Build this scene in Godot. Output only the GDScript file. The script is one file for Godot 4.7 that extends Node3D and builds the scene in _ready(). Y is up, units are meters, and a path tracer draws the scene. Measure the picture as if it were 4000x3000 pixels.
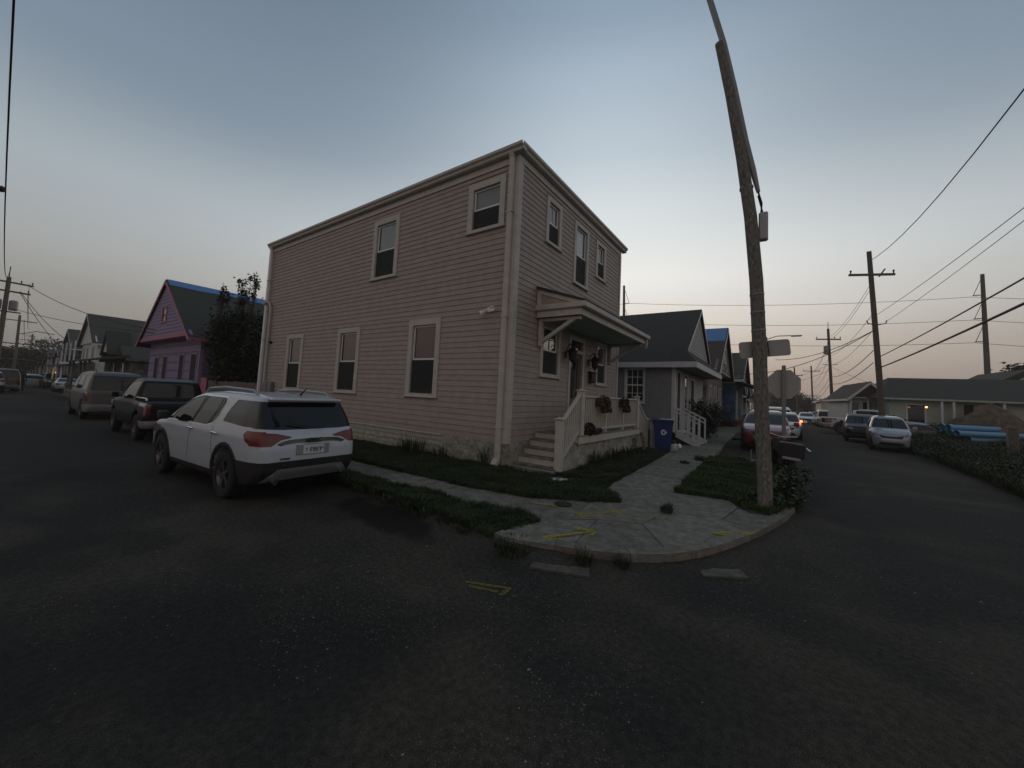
extends Node3D
# A corner house at dusk, seen across a street crossing. Metres, y up.
# The house corner stands at the origin: its long side runs along -x, its porch front along -z.

# ---------------------------------------------------------------- mesh builder
class MB:
	var v := PackedVector3Array()
	var n := PackedVector3Array()
	var c := PackedColorArray()
	var ix := PackedInt32Array()
	var col := Color(1, 1, 1)
	var colored := false
	var t := Transform3D.IDENTITY

	func put(p: Vector3, nn: Vector3) -> int:
		v.append(t * p)
		n.append((t.basis * nn).normalized())
		if colored:
			c.append(col)
		return v.size() - 1

	func tri_n(a: Vector3, b: Vector3, d: Vector3, na: Vector3, nb: Vector3, nd: Vector3) -> void:
		var i := put(a, na)
		put(b, nb)
		put(d, nd)
		ix.append_array([i, i + 2, i + 1])

	# corners run counter-clockwise as seen from outside
	func tri(a: Vector3, b: Vector3, d: Vector3) -> void:
		var nn := (b - a).cross(d - a)
		if nn.length_squared() < 1e-16:
			return
		nn = nn.normalized()
		tri_n(a, b, d, nn, nn, nn)

	func quad(a: Vector3, b: Vector3, d: Vector3, e: Vector3) -> void:
		var nn := (d - a).cross(e - b)
		if nn.length_squared() < 1e-16:
			return
		nn = nn.normalized()
		var i := put(a, nn)
		put(b, nn)
		put(d, nn)
		put(e, nn)
		ix.append_array([i, i + 2, i + 1, i, i + 3, i + 2])

	func quad_n(a: Vector3, b: Vector3, d: Vector3, e: Vector3, na: Vector3, nb: Vector3, nd: Vector3, ne: Vector3) -> void:
		var i := put(a, na)
		put(b, nb)
		put(d, nd)
		put(e, ne)
		ix.append_array([i, i + 2, i + 1, i, i + 3, i + 2])

	# a box between two corners, its edges chamfered by bev
	func box(lo: Vector3, hi: Vector3, bev := 0.0) -> void:
		var ce := (lo + hi) * 0.5
		var h := (hi - lo).abs() * 0.5
		var b: float = min(bev, min(h.x, min(h.y, h.z)) * 0.9)
		for ax in 3:
			for s in [-1.0, 1.0]:
				var u := (ax + 1) % 3
				var w := (ax + 2) % 3
				var p := []
				for k in [[-1, -1], [1, -1], [1, 1], [-1, 1]]:
					var q := Vector3()
					q[ax] = h[ax] * s
					q[u] = (h[u] - b) * k[0]
					q[w] = (h[w] - b) * k[1]
					p.append(ce + q)
				if s > 0:
					quad(p[0], p[1], p[2], p[3])
				else:
					quad(p[3], p[2], p[1], p[0])
		if b <= 0.0:
			return
		for ax in 3:
			var u := (ax + 1) % 3
			var w := (ax + 2) % 3
			for su in [-1.0, 1.0]:
				for sw in [-1.0, 1.0]:
					var pts := []
					for e in [[-1.0, 0], [1.0, 0], [1.0, 1], [-1.0, 1]]:
						var q := Vector3()
						q[ax] = (h[ax] - b) * e[0]
						q[u] = (h[u] - (0.0 if e[1] == 0 else b)) * su
						q[w] = (h[w] - (b if e[1] == 0 else 0.0)) * sw
						pts.append(ce + q)
					if su * sw > 0:
						quad(pts[3], pts[2], pts[1], pts[0])
					else:
						quad(pts[0], pts[1], pts[2], pts[3])
		for sx in [-1.0, 1.0]:
			for sy in [-1.0, 1.0]:
				for sz in [-1.0, 1.0]:
					var s := Vector3(sx, sy, sz)
					var a := ce + Vector3(h.x, h.y - b, h.z - b) * s
					var d := ce + Vector3(h.x - b, h.y, h.z - b) * s
					var e := ce + Vector3(h.x - b, h.y - b, h.z) * s
					if sx * sy * sz > 0:
						tri(a, d, e)
					else:
						tri(a, e, d)

	# a bar of rectangular section from a to b; up gives the direction of its height
	func bar(a: Vector3, b: Vector3, wide: float, high: float, up := Vector3.UP, bev := 0.0) -> void:
		var f := (b - a)
		var l := f.length()
		f = f / l
		var r := f.cross(up)
		if r.length() < 1e-4:
			r = f.cross(Vector3.RIGHT)
		r = r.normalized()
		var uu := r.cross(f)
		var keep := t
		t = t * Transform3D(Basis(r, uu, -f), (a + b) * 0.5)
		box(Vector3(-wide * 0.5, -high * 0.5, -l * 0.5), Vector3(wide * 0.5, high * 0.5, l * 0.5), bev)
		t = keep

	func tube(pts: Array, radii, seg := 8, caps := true) -> void:
		var m := pts.size()
		var rings := []
		var nrm := []
		var side := Vector3.ZERO
		for i in m:
			var f: Vector3 = (pts[min(i + 1, m - 1)] - pts[max(i - 1, 0)]).normalized()
			if side == Vector3.ZERO:
				side = f.cross(Vector3.UP)
				if side.length() < 0.05:
					side = f.cross(Vector3.RIGHT)
			side = (side - f * side.dot(f)).normalized()
			var o := f.cross(side)
			var r: float = radii[i] if radii is Array else radii
			var ring := []
			var nn := []
			for k in seg:
				var a := TAU * k / seg
				var d := side * cos(a) + o * sin(a)
				nn.append(d)
				ring.append(pts[i] + d * r)
			rings.append(ring)
			nrm.append(nn)
		for i in m - 1:
			for k in seg:
				var k2 := (k + 1) % seg
				quad_n(rings[i][k], rings[i][k2], rings[i + 1][k2], rings[i + 1][k], nrm[i][k], nrm[i][k2], nrm[i + 1][k2], nrm[i + 1][k])
		if caps:
			for k in seg:
				var k2 := (k + 1) % seg
				tri(pts[0], rings[0][k2], rings[0][k])
				tri(pts[m - 1], rings[m - 1][k], rings[m - 1][k2])

	# profile of (radius, height) turned round the y axis
	func lathe(prof: Array, seg := 16) -> void:
		var m := prof.size()
		for i in m - 1:
			var p: Vector2 = prof[i]
			var q: Vector2 = prof[i + 1]
			var d := (q - p)
			var nr := Vector2(d.y, -d.x).normalized()
			for k in seg:
				var a := TAU * k / seg
				var b := TAU * (k + 1) / seg
				var da := Vector3(cos(a), 0, sin(a))
				var db := Vector3(cos(b), 0, sin(b))
				var na := da * nr.x + Vector3.UP * nr.y
				var nb := db * nr.x + Vector3.UP * nr.y
				quad_n(da * p.x + Vector3.UP * p.y, da * q.x + Vector3.UP * q.y, db * q.x + Vector3.UP * q.y, db * p.x + Vector3.UP * p.y, na, na, nb, nb)

	# a flat polygon (x, y) drawn out from z0 to z1, in the axes of t
	func prism(poly: PackedVector2Array, z0: float, z1: float) -> void:
		var tr := Geometry2D.triangulate_polygon(poly)
		if Geometry2D.is_polygon_clockwise(poly):
			poly = poly.duplicate()
			poly.reverse()
			tr = Geometry2D.triangulate_polygon(poly)
		for i in range(0, tr.size(), 3):
			var a := poly[tr[i]]
			var b := poly[tr[i + 1]]
			var d := poly[tr[i + 2]]
			if (b - a).cross(d - a) < 0:
				var e := b
				b = d
				d = e
			tri(Vector3(a.x, a.y, z1), Vector3(b.x, b.y, z1), Vector3(d.x, d.y, z1))
			tri(Vector3(a.x, a.y, z0), Vector3(d.x, d.y, z0), Vector3(b.x, b.y, z0))
		var m := poly.size()
		for i in m:
			var a := poly[i]
			var b := poly[(i + 1) % m]
			quad(Vector3(a.x, a.y, z0), Vector3(b.x, b.y, z0), Vector3(b.x, b.y, z1), Vector3(a.x, a.y, z1))

	func mesh() -> ArrayMesh:
		var am := ArrayMesh.new()
		if v.is_empty():
			return am
		var ar := []
		ar.resize(Mesh.ARRAY_MAX)
		ar[Mesh.ARRAY_VERTEX] = v
		ar[Mesh.ARRAY_NORMAL] = n
		if colored:
			ar[Mesh.ARRAY_COLOR] = c
		ar[Mesh.ARRAY_INDEX] = ix
		am.add_surface_from_arrays(Mesh.PRIMITIVE_TRIANGLES, ar)
		return am

# ---------------------------------------------------------------- scene helpers
var M := {}
var used := {}
var rng := RandomNumberGenerator.new()

func rnd(a: float, b: float) -> float:
	return rng.randf_range(a, b)

func numbered(called: String) -> String:
	var k: int = used.get(called, 0)
	used[called] = k + 1
	return called if k == 0 else "%s_%03d" % [called, k]

func tag(o: Node, label: String, category: String, group := "") -> Node:
	o.set_meta("label", label)
	o.set_meta("category", category)
	if group != "":
		o.set_meta("group", group)
	return o

func thing(called: String, label: String, category: String, at := Vector3.ZERO, turn := 0.0, group := "") -> Node3D:
	var o := Node3D.new()
	o.name = numbered(called)
	add_child(o)
	o.position = at
	o.rotation.y = turn
	tag(o, label, category, group)
	return o

func put_mesh(mesh: Mesh, called: String, m: Material, parent: Node = null, at := Transform3D.IDENTITY) -> MeshInstance3D:
	var o := MeshInstance3D.new()
	o.mesh = mesh
	o.material_override = m
	o.transform = at
	if parent == null or parent == self:
		o.name = numbered(called)
		add_child(o)
	else:
		o.name = called
		parent.add_child(o, true)
	return o

func obj(mb: MB, called: String, m: Material, parent: Node = null) -> MeshInstance3D:
	return put_mesh(mb.mesh(), called, m, parent)

func struct(o: Node) -> Node:
	o.set_meta("kind", "structure")
	return o

func stuff(o: Node) -> Node:
	o.set_meta("kind", "stuff")
	return o

func pbox(called: String, m: Material, parent: Node, lo: Vector3, hi: Vector3, bev := 0.0) -> MeshInstance3D:
	var b := MB.new()
	b.box(lo, hi, bev)
	return obj(b, called, m, parent)

func pbar(called: String, m: Material, parent: Node, a: Vector3, e: Vector3, w: float, h: float, up := Vector3.UP, bev := 0.0) -> MeshInstance3D:
	var b := MB.new()
	b.bar(a, e, w, h, up, bev)
	return obj(b, called, m, parent)

func ptube(called: String, m: Material, parent: Node, pts: Array, r, seg := 8) -> MeshInstance3D:
	var b := MB.new()
	b.tube(pts, r, seg)
	return obj(b, called, m, parent)

func lin(r: float, g: float, b: float) -> Color:
	return Color(r, g, b).linear_to_srgb()

# ---------------------------------------------------------------- textures and materials
var TX := {}

func make_noise(sd: int, freq: float, oct: int, size := 512) -> Image:
	var f := FastNoiseLite.new()
	f.seed = sd
	f.noise_type = FastNoiseLite.TYPE_SIMPLEX_SMOOTH
	f.frequency = freq
	f.fractal_octaves = oct
	return f.get_seamless_image(size, size)

# grey multiplier image from noise layers: value = base + sum(amount * (noise - 0.5))
func tone(layers: Array, base: float, size := 512) -> ImageTexture:
	var ims := []
	for l in layers:
		ims.append(make_noise(l[0], l[1], l[2], size).get_data())
	var out := PackedByteArray()
	out.resize(size * size * 3)
	var cnt := size * size
	var st: int = ims[0].size() / cnt
	for i in cnt:
		var x := base
		for k in layers.size():
			x += layers[k][3] * (float(ims[k][i * st]) / 255.0 - 0.5)
		var b := int(clampf(x, 0.0, 1.0) * 255.0)
		out[i * 3] = b
		out[i * 3 + 1] = b
		out[i * 3 + 2] = b
	var im := Image.create_from_data(size, size, false, Image.FORMAT_RGB8, out)
	return ImageTexture.create_from_image(im)

func bump_of(sd: int, freq: float, oct: int, strength: float, size := 512) -> ImageTexture:
	var im := make_noise(sd, freq, oct, size)
	im.convert(Image.FORMAT_RGBA8)
	im.bump_map_to_normal_map(strength)
	return ImageTexture.create_from_image(im)

func stretched(sd: int, sx: int, base: float, amount: float) -> ImageTexture:
	var im := make_noise(sd, 0.03, 4, 512)
	im.convert(Image.FORMAT_RGB8)
	im.resize(512, 512 / sx, Image.INTERPOLATE_LANCZOS)
	var out := Image.create(512, 512, false, Image.FORMAT_RGB8)
	for y in 512:
		for x in 512:
			var q: float = im.get_pixel(x, y / sx).r * (1.0 - 0.15) + 0.15 * im.get_pixel((x * 3) % 512, y / sx).r
			var g := clampf(base + amount * (q - 0.5), 0, 1)
			out.set_pixel(x, y, Color(g, g, g))
	return ImageTexture.create_from_image(out)

func mat(key: String, color: Color, rough: float, o := {}) -> StandardMaterial3D:
	var m := StandardMaterial3D.new()
	m.albedo_color = color
	m.roughness = rough
	m.metallic = o.get("metal", 0.0)
	m.metallic_specular = o.get("spec", 0.5)
	if o.has("tex"):
		m.albedo_texture = TX[o.tex]
		m.uv1_triplanar = true
		m.uv1_world_triplanar = o.get("world", true)
		var s: float = o.get("scale", 1.0)
		m.uv1_scale = Vector3(s, s * o.get("sy", 1.0), s)
	if o.has("nrm"):
		m.normal_enabled = true
		m.normal_texture = TX[o.nrm]
		m.normal_scale = o.get("ns", 0.5)
		m.uv1_triplanar = true
		m.uv1_world_triplanar = o.get("world", true)
		var s2: float = o.get("scale", 1.0)
		m.uv1_scale = Vector3(s2, s2 * o.get("sy", 1.0), s2)
	if o.has("coat"):
		m.clearcoat_enabled = true
		m.clearcoat = o.coat
		m.clearcoat_roughness = o.get("coat_rough", 0.08)
	if o.has("alpha"):
		m.transparency = BaseMaterial3D.TRANSPARENCY_ALPHA
		m.albedo_color.a = o.alpha
	if o.has("emit"):
		m.emission_enabled = true
		m.emission = o.emit
		m.emission_energy_multiplier = o.get("energy", 1.0)
	if o.get("vcol", false):
		m.vertex_color_use_as_albedo = true
	if o.get("two", false):
		m.cull_mode = BaseMaterial3D.CULL_DISABLED
	if o.has("back"):
		m.backlight_enabled = true
		m.backlight = o.back
	m.resource_name = key
	M[key] = m
	return m

# speckled coverage of spray paint: alpha from noise
func spray_tex() -> ImageTexture:
	var a := make_noise(71, 0.35, 2, 512)
	var b := make_noise(72, 0.03, 3, 512)
	var out := Image.create(512, 512, false, Image.FORMAT_RGBA8)
	for y in 512:
		for x in 512:
			var q := a.get_pixel(x, y).r * 0.55 + b.get_pixel(x, y).r * 0.6
			out.set_pixel(x, y, Color(1, 1, 1, clampf((q - 0.36) * 2.4, 0.0, 0.85)))
	return ImageTexture.create_from_image(out)

func make_materials() -> void:
	TX.paint = tone([[11, 0.012, 4, 0.09], [12, 0.09, 3, 0.07]], 0.93)
	TX.stain = tone([[21, 0.006, 5, 0.55], [22, 0.12, 3, 0.22]], 0.80)
	TX.asphalt = tone([[31, 0.32, 2, 0.95], [35, 0.11, 2, 0.35], [32, 0.02, 4, 0.25]], 0.66, 1024)
	TX.grit = bump_of(33, 0.22, 3, 9.0, 1024)
	TX.rough = bump_of(34, 0.08, 4, 4.0)
	TX.wood = stretched(41, 16, 0.78, 0.55)
	TX.conc = tone([[61, 0.010, 5, 0.30], [62, 0.15, 3, 0.22], [63, 0.03, 4, 0.2]], 0.84, 1024)
	TX.spray = spray_tex()
	TX.pole = stretched(43, 32, 0.72, 0.95)
	TX.shingle = tone([[51, 0.05, 3, 0.4], [52, 0.3, 2, 0.35]], 0.78)
	# main house
	for i in 3:
		var k: float = [1.0, 0.975, 1.02][i]
		mat("pink_board%d" % i, lin(0.45 * k, 0.378 * k, 0.338 * k), 0.62, {"tex": "paint", "scale": 0.35, "nrm": "rough", "ns": 0.15})
	mat("cream_trim", lin(0.62, 0.59, 0.53), 0.55, {"tex": "paint", "scale": 0.5})
	mat("white_vinyl", lin(0.80, 0.81, 0.82), 0.4)
	mat("cream_stucco", lin(0.50, 0.47, 0.40), 0.85, {"tex": "conc", "scale": 0.3, "nrm": "rough", "ns": 0.5})
	mat("cream_board", lin(0.56, 0.53, 0.45), 0.65, {"tex": "conc", "scale": 0.6})
	mat("deck_paint", lin(0.30, 0.29, 0.25), 0.7, {"tex": "stain", "scale": 0.9})
	mat("room", lin(0.10, 0.085, 0.075), 0.9)
	mat("room_wood", lin(0.22, 0.085, 0.045), 0.7)
	mat("curtain", lin(0.42, 0.40, 0.37), 0.9)
	mat("blind", lin(0.34, 0.45, 0.43), 0.8)
	mat("pane", Color(0.02, 0.025, 0.03), 0.03, {"alpha": 0.22, "spec": 0.9})
	mat("tarp_pane", lin(0.03, 0.035, 0.035), 0.05, {"spec": 0.8})
	mat("film_pane", lin(0.34, 0.34, 0.34), 0.03, {"metal": 1.0})
	mat("screen", lin(0.03, 0.035, 0.035), 0.8, {"alpha": 0.72})
	mat("flat_roof", lin(0.08, 0.08, 0.085), 0.9, {"tex": "shingle", "scale": 1.0})
	mat("aqua_soffit", lin(0.30, 0.38, 0.36), 0.8)
	mat("door_green", lin(0.10, 0.115, 0.09), 0.4)
	# neighbours
	mat("grey_board", lin(0.27, 0.29, 0.31), 0.7, {"tex": "paint", "scale": 0.4})
	mat("grey_gable", lin(0.44, 0.45, 0.44), 0.7, {"tex": "paint", "scale": 0.4})
	mat("white_trim", lin(0.68, 0.70, 0.71), 0.5, {"tex": "paint", "scale": 0.5})
	mat("shingle_dark", lin(0.095, 0.097, 0.09), 0.95, {"tex": "shingle", "scale": 0.8})
	mat("shingle_green", lin(0.075, 0.085, 0.07), 0.95, {"tex": "shingle", "scale": 0.8})
	mat("shingle_brown", lin(0.13, 0.11, 0.09), 0.95, {"tex": "shingle", "scale": 0.8})
	mat("purple_board", lin(0.32, 0.26, 0.42), 0.7, {"tex": "paint", "scale": 0.5})
	mat("purple_dark", lin(0.22, 0.16, 0.30), 0.7, {"tex": "paint", "scale": 0.5})
	mat("pink_paint", lin(0.52, 0.17, 0.25), 0.6, {"tex": "paint", "scale": 0.6})
	mat("blue_tarp", lin(0.09, 0.22, 0.50), 0.5, {"nrm": "rough", "ns": 0.6, "scale": 0.7})
	mat("shutter_dark", lin(0.025, 0.012, 0.018), 0.8)
	mat("plywood", lin(0.24, 0.19, 0.16), 0.8, {"tex": "wood", "scale": 0.5})
	mat("pale_board", lin(0.68, 0.68, 0.63), 0.7, {"tex": "paint", "scale": 0.5})
	mat("sage_board", lin(0.20, 0.21, 0.18), 0.7, {"tex": "stain", "scale": 0.5})
	mat("dark_house", lin(0.10, 0.11, 0.12), 0.8, {"tex": "stain", "scale": 0.4})
	mat("brown_board", lin(0.30, 0.26, 0.22), 0.75, {"tex": "stain", "scale": 0.4})
	mat("blue_board", lin(0.06, 0.14, 0.26), 0.7, {"tex": "stain", "scale": 0.4})
	mat("mint_board", lin(0.42, 0.50, 0.44), 0.7, {"tex": "paint", "scale": 0.4})
	mat("fence_wood", lin(0.26, 0.22, 0.18), 0.85, {"tex": "wood", "scale": 0.6})
	mat("dark_glass", lin(0.015, 0.017, 0.02), 0.06, {"spec": 0.7})
	mat("dark_gap", lin(0.02, 0.018, 0.018), 0.9)
	mat("iron", lin(0.03, 0.03, 0.032), 0.5, {"metal": 0.4})
	# ground
	mat("asphalt", lin(1, 1, 1), 0.95, {"tex": "asphalt", "scale": 0.72, "nrm": "grit", "ns": 0.35, "vcol": true, "spec": 0.35})
	mat("far_ground", lin(0.075, 0.072, 0.066), 0.95, {"tex": "stain", "scale": 0.12})
	mat("soil", lin(0.05, 0.047, 0.03), 0.97, {"tex": "stain", "scale": 0.5, "nrm": "rough", "ns": 0.8})
	for i in 3:
		var k: float = [1.0, 0.88, 1.1][i]
		mat("concrete%d" % i, lin(0.255 * k, 0.238 * k, 0.195 * k), 0.92, {"tex": "conc", "scale": 0.4, "nrm": "rough", "ns": 0.4})
	mat("concrete_dark", lin(0.15, 0.142, 0.12), 0.95, {"tex": "conc", "scale": 0.6})
	mat("concrete_pale", lin(0.34, 0.33, 0.30), 0.92, {"tex": "stain", "scale": 0.7, "nrm": "rough", "ns": 0.5})
	mat("yellow_spray", lin(0.46, 0.37, 0.03), 0.85, {"tex": "spray", "scale": 1.6, "alpha": 1.0})
	mat("yellow_faded", lin(0.26, 0.22, 0.05), 0.9, {"tex": "spray", "scale": 1.6, "alpha": 0.7})
	mat("white_spray", lin(0.62, 0.63, 0.64), 0.85, {"tex": "spray", "scale": 1.6, "alpha": 1.0})
	mat("grass", lin(0.030, 0.052, 0.016), 0.75, {"vcol": true, "two": true, "back": lin(0.02, 0.04, 0.008)})
	mat("leaf", lin(1, 1, 1), 0.6, {"vcol": true, "two": true, "back": lin(0.03, 0.06, 0.015)})
	mat("bark", lin(0.07, 0.055, 0.04), 0.95, {"tex": "wood", "scale": 1.5})
	mat("stone", lin(1, 1, 1), 0.9, {"vcol": true})
	# poles and signs
	mat("pole_wood", lin(0.36, 0.345, 0.305), 0.9, {"tex": "pole", "scale": 1.2})
	mat("pole_dark", lin(0.23, 0.21, 0.185), 0.9, {"tex": "wood", "scale": 0.6})
	mat("galv", lin(0.30, 0.31, 0.32), 0.55, {"metal": 0.5, "tex": "paint", "scale": 2.0})
	mat("sign_back", lin(0.46, 0.46, 0.44), 0.6, { "tex": "paint", "scale": 1.5})
	mat("wire", lin(0.015, 0.015, 0.017), 0.7)
	mat("pvc", lin(0.42, 0.44, 0.46), 0.5)
	mat("bin_blue", lin(0.012, 0.035, 0.16), 0.45)
	mat("bag_white", lin(0.72, 0.72, 0.74), 0.45, {"nrm": "rough", "ns": 0.8, "scale": 3.0})
	mat("black_plastic", lin(0.016, 0.016, 0.017), 0.55)
	mat("pipe_blue", lin(0.12, 0.32, 0.50), 0.35)
	mat("dirt", lin(0.20, 0.15, 0.105), 0.95, {"tex": "stain", "scale": 0.8, "nrm": "rough", "ns": 1.0})
	mat("timber", lin(0.20, 0.15, 0.11), 0.9, {"tex": "wood", "scale": 0.8})
	mat("terracotta", lin(0.055, 0.032, 0.022), 0.85)
	mat("cloth_dark", lin(0.02, 0.02, 0.025), 0.9)
	mat("cloth_jean", lin(0.05, 0.06, 0.09), 0.9)
	mat("skin", lin(0.28, 0.16, 0.11), 0.6)
	# vehicles
	mat("car_white", lin(0.52, 0.56, 0.61), 0.3, {"coat": 0.8})
	mat("car_silver", lin(0.33, 0.35, 0.37), 0.32, {"metal": 0.25, "coat": 0.8})
	mat("car_black", lin(0.006, 0.006, 0.007), 0.4, {"coat": 0.15, "spec": 0.35})
	mat("car_taupe", lin(0.13, 0.125, 0.115), 0.45, {"metal": 0.2, "coat": 0.3})
	mat("car_red", lin(0.20, 0.022, 0.035), 0.3, {"coat": 0.8})
	mat("car_maroon", lin(0.045, 0.012, 0.016), 0.3, {"coat": 0.8})
	mat("car_blue", lin(0.02, 0.024, 0.032), 0.3, {"coat": 0.8})
	mat("car_tan", lin(0.48, 0.42, 0.34), 0.35, {"coat": 0.5})
	mat("tint", lin(0.008, 0.009, 0.010), 0.04, {"spec": 0.5})
	mat("cladding", lin(0.02, 0.021, 0.022), 0.6)
	mat("tyre", lin(0.016, 0.016, 0.016), 0.85)
	mat("rim", lin(0.17, 0.17, 0.18), 0.35, {"metal": 0.7})
	mat("chrome", lin(0.70, 0.71, 0.72), 0.12, {"metal": 1.0})
	mat("skid", lin(0.36, 0.365, 0.37), 0.45, {"metal": 0.5})
	mat("lamp_red", lin(0.15, 0.006, 0.006), 0.25, {"coat": 0.35})
	mat("lamp_red_deep", lin(0.10, 0.004, 0.004), 0.1, {"coat": 1.0})
	mat("lamp_clear", lin(0.13, 0.14, 0.15), 0.15, {"coat": 1.0})
	mat("lamp_red_bright", lin(0.55, 0.03, 0.02), 0.3)
	mat("plate", lin(0.62, 0.64, 0.66), 0.5)
	mat("ink", lin(0.02, 0.02, 0.05), 0.6)
	mat("seam", lin(0.02, 0.02, 0.02), 0.9)
	mat("glow_white", lin(0.9, 0.85, 0.8), 0.4, {"emit": Color(1.0, 0.93, 0.85), "energy": 6.0})
	mat("glow_amber", lin(0.9, 0.5, 0.2), 0.4, {"emit": Color(1.0, 0.45, 0.22), "energy": 5.0})
	mat("glow_warm", lin(0.9, 0.7, 0.4), 0.4, {"emit": Color(1.0, 0.72, 0.42), "energy": 3.0})

# ---------------------------------------------------------------- camera, sky, sun
func make_camera() -> void:
	var cam := Camera3D.new()
	cam.name = "camera"
	var yaw := deg_to_rad(35.164)
	var pitch := deg_to_rad(4.075)
	var roll := deg_to_rad(2.859)
	var f := Vector3(-sin(yaw) * cos(pitch), sin(pitch), -cos(yaw) * cos(pitch))
	var r0 := Vector3(cos(yaw), 0, -sin(yaw))
	var u0 := r0.cross(f)
	var r := r0 * cos(roll) + u0 * sin(roll)
	var u := u0 * cos(roll) - r0 * sin(roll)
	cam.transform = Transform3D(Basis(r, u, -f), Vector3(4.983, 1.7, 6.973))
	cam.projection = Camera3D.PROJECTION_FRUSTUM
	cam.near = 0.1
	cam.far = 2000.0
	cam.size = 2.0 * 0.1 * 1500.0 / 1500.54
	cam.frustum_offset = Vector2(0, -61.2 / 1500.54 * 0.1)
	add_child(cam)
	cam.current = true

func pick(table: Array, e: float) -> Vector3:
	var k := table.size() - 1
	for i in k:
		if e <= table[i + 1][0]:
			var t: float = clampf((e - table[i][0]) / (table[i + 1][0] - table[i][0]), 0.0, 1.0)
			t = t * t * (3.0 - 2.0 * t) * 0.5 + t * 0.5
			return table[i][1].lerp(table[i + 1][1], t)
	return table[k][1]

func s8(r: float, g: float, b: float) -> Vector3:
	var c := Color(r / 255.0, g / 255.0, b / 255.0).srgb_to_linear()
	return Vector3(c.r, c.g, c.b)

func make_sky() -> void:
	# dusk: warm light low in the north-west over the street, blue-grey overhead and behind
	var glow := [[0.0, s8(196, 170, 154)], [3.6, s8(202, 178, 161)], [7.0, s8(219, 202, 186)], [12.0, s8(236, 229, 219)], [17.0, s8(244, 243, 239)], [25.0, s8(223, 229, 230)], [34.0, s8(190, 203, 213)], [40.0, s8(174, 189, 203)], [47.0, s8(142, 162, 181)], [60.0, s8(116, 134, 152)], [90.0, s8(98, 114, 130)]]
	var away := [[0.0, s8(128, 127, 128)], [7.0, s8(146, 145, 140)], [13.0, s8(162, 166, 167)], [20.0, s8(163, 174, 181)], [30.0, s8(128, 144, 160)], [45.0, s8(108, 125, 142)], [60.0, s8(104, 121, 138)], [90.0, s8(98, 114, 130)]]
	# opposite the sunset the low sky is dusky pink
	var behind := [[0.0, s8(118, 112, 116)], [6.0, s8(164, 144, 140)], [15.0, s8(180, 160, 148)], [28.0, s8(158, 152, 148)], [45.0, s8(124, 130, 138)], [60.0, s8(108, 121, 134)], [90.0, s8(98, 114, 130)]]
	var w := 512
	var h := 256
	var im := Image.create(w, h, false, Image.FORMAT_RGBF)
	var mid := deg_to_rad(-22.0)    # left of -z
	for y in h:
		var e := 90.0 - (y + 0.5) / h * 180.0
		for x in w:
			var az := (x + 0.5) / w * TAU    # 0 looks along -z, growing to the right (+x)
			var d: float = abs(rad_to_deg(wrapf(az - mid, -PI, PI)))
			var k := exp(-pow(d / lerpf(40.0, 27.0, smoothstep(12.0, 36.0, e)), 2.0))
			var c := pick(away, max(e, 0.0)).lerp(pick(glow, max(e, 0.0)), k)
			c = c.lerp(pick(behind, max(e, 0.0)), smoothstep(78.0, 135.0, d))
			if e < 0.0:
				c *= 0.35
			im.set_pixel(x, y, Color(c.x, c.y, c.z))
	var pm := PanoramaSkyMaterial.new()
	pm.panorama = ImageTexture.create_from_image(im)
	var sky := Sky.new()
	sky.sky_material = pm
	var env := Environment.new()
	env.background_mode = Environment.BG_SKY
	env.sky = sky
	env.tonemap_mode = Environment.TONE_MAPPER_LINEAR
	env.tonemap_exposure = 1.0
	env.sdfgi_enabled = true
	env.ssao_enabled = true
	env.ssil_enabled = true
	env.fog_enabled = true
	env.fog_density = 0.0014
	env.fog_light_color = Color(0.80, 0.76, 0.72)
	var we := WorldEnvironment.new()
	we.name = "world_environment"
	we.environment = env
	add_child(we)
	var sun := DirectionalLight3D.new()
	sun.name = "sun"
	sun.light_color = Color(1.0, 0.82, 0.68)
	sun.light_energy = 0.1
	sun.light_angular_distance = 20.0
	sun.shadow_enabled = true
	var to := Vector3(-sin(deg_to_rad(18.0)), tan(deg_to_rad(9.0)), -cos(deg_to_rad(18.0)))
	sun.look_at_from_position(Vector3.ZERO, -to, Vector3.UP)
	add_child(sun)

# ---------------------------------------------------------------- ground
var KERB := [Vector2(1.2, 3.12), Vector2(2.3, 3.36), Vector2(3.0, 3.2), Vector2(3.7, 2.86), Vector2(4.22, 2.28), Vector2(4.66, 1.2), Vector2(4.98, 0.05), Vector2(5.15, -0.85)]

func smooth_line(p: Array, sub: int) -> Array:
	var out := []
	for i in p.size() - 1:
		var a: Vector2 = p[max(i - 1, 0)]
		var b: Vector2 = p[i]
		var c: Vector2 = p[i + 1]
		var d: Vector2 = p[min(i + 2, p.size() - 1)]
		for k in sub:
			out.append(b.cubic_interpolate(c, a, d, float(k) / sub))
	out.append(p[p.size() - 1])
	return out

# a slab lying flat: polygon in (x, z), top at y1, bottom at y0
func slab(poly: Array, y0: float, y1: float) -> MB:
	var b := MB.new()
	var pp := PackedVector2Array()
	for q in poly:
		pp.append(Vector2(q.x, -q.y))
	b.t = Transform3D(Basis(Vector3.RIGHT, Vector3.FORWARD, Vector3.UP), Vector3.ZERO)
	b.prism(pp, y0, y1)
	return b

func inset(poly: Array, by: float) -> Array:
	var pp := PackedVector2Array(poly)
	var r := Geometry2D.offset_polygon(pp, -by, Geometry2D.JOIN_MITER)
	return Array(r[0]) if r.size() > 0 else poly

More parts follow.
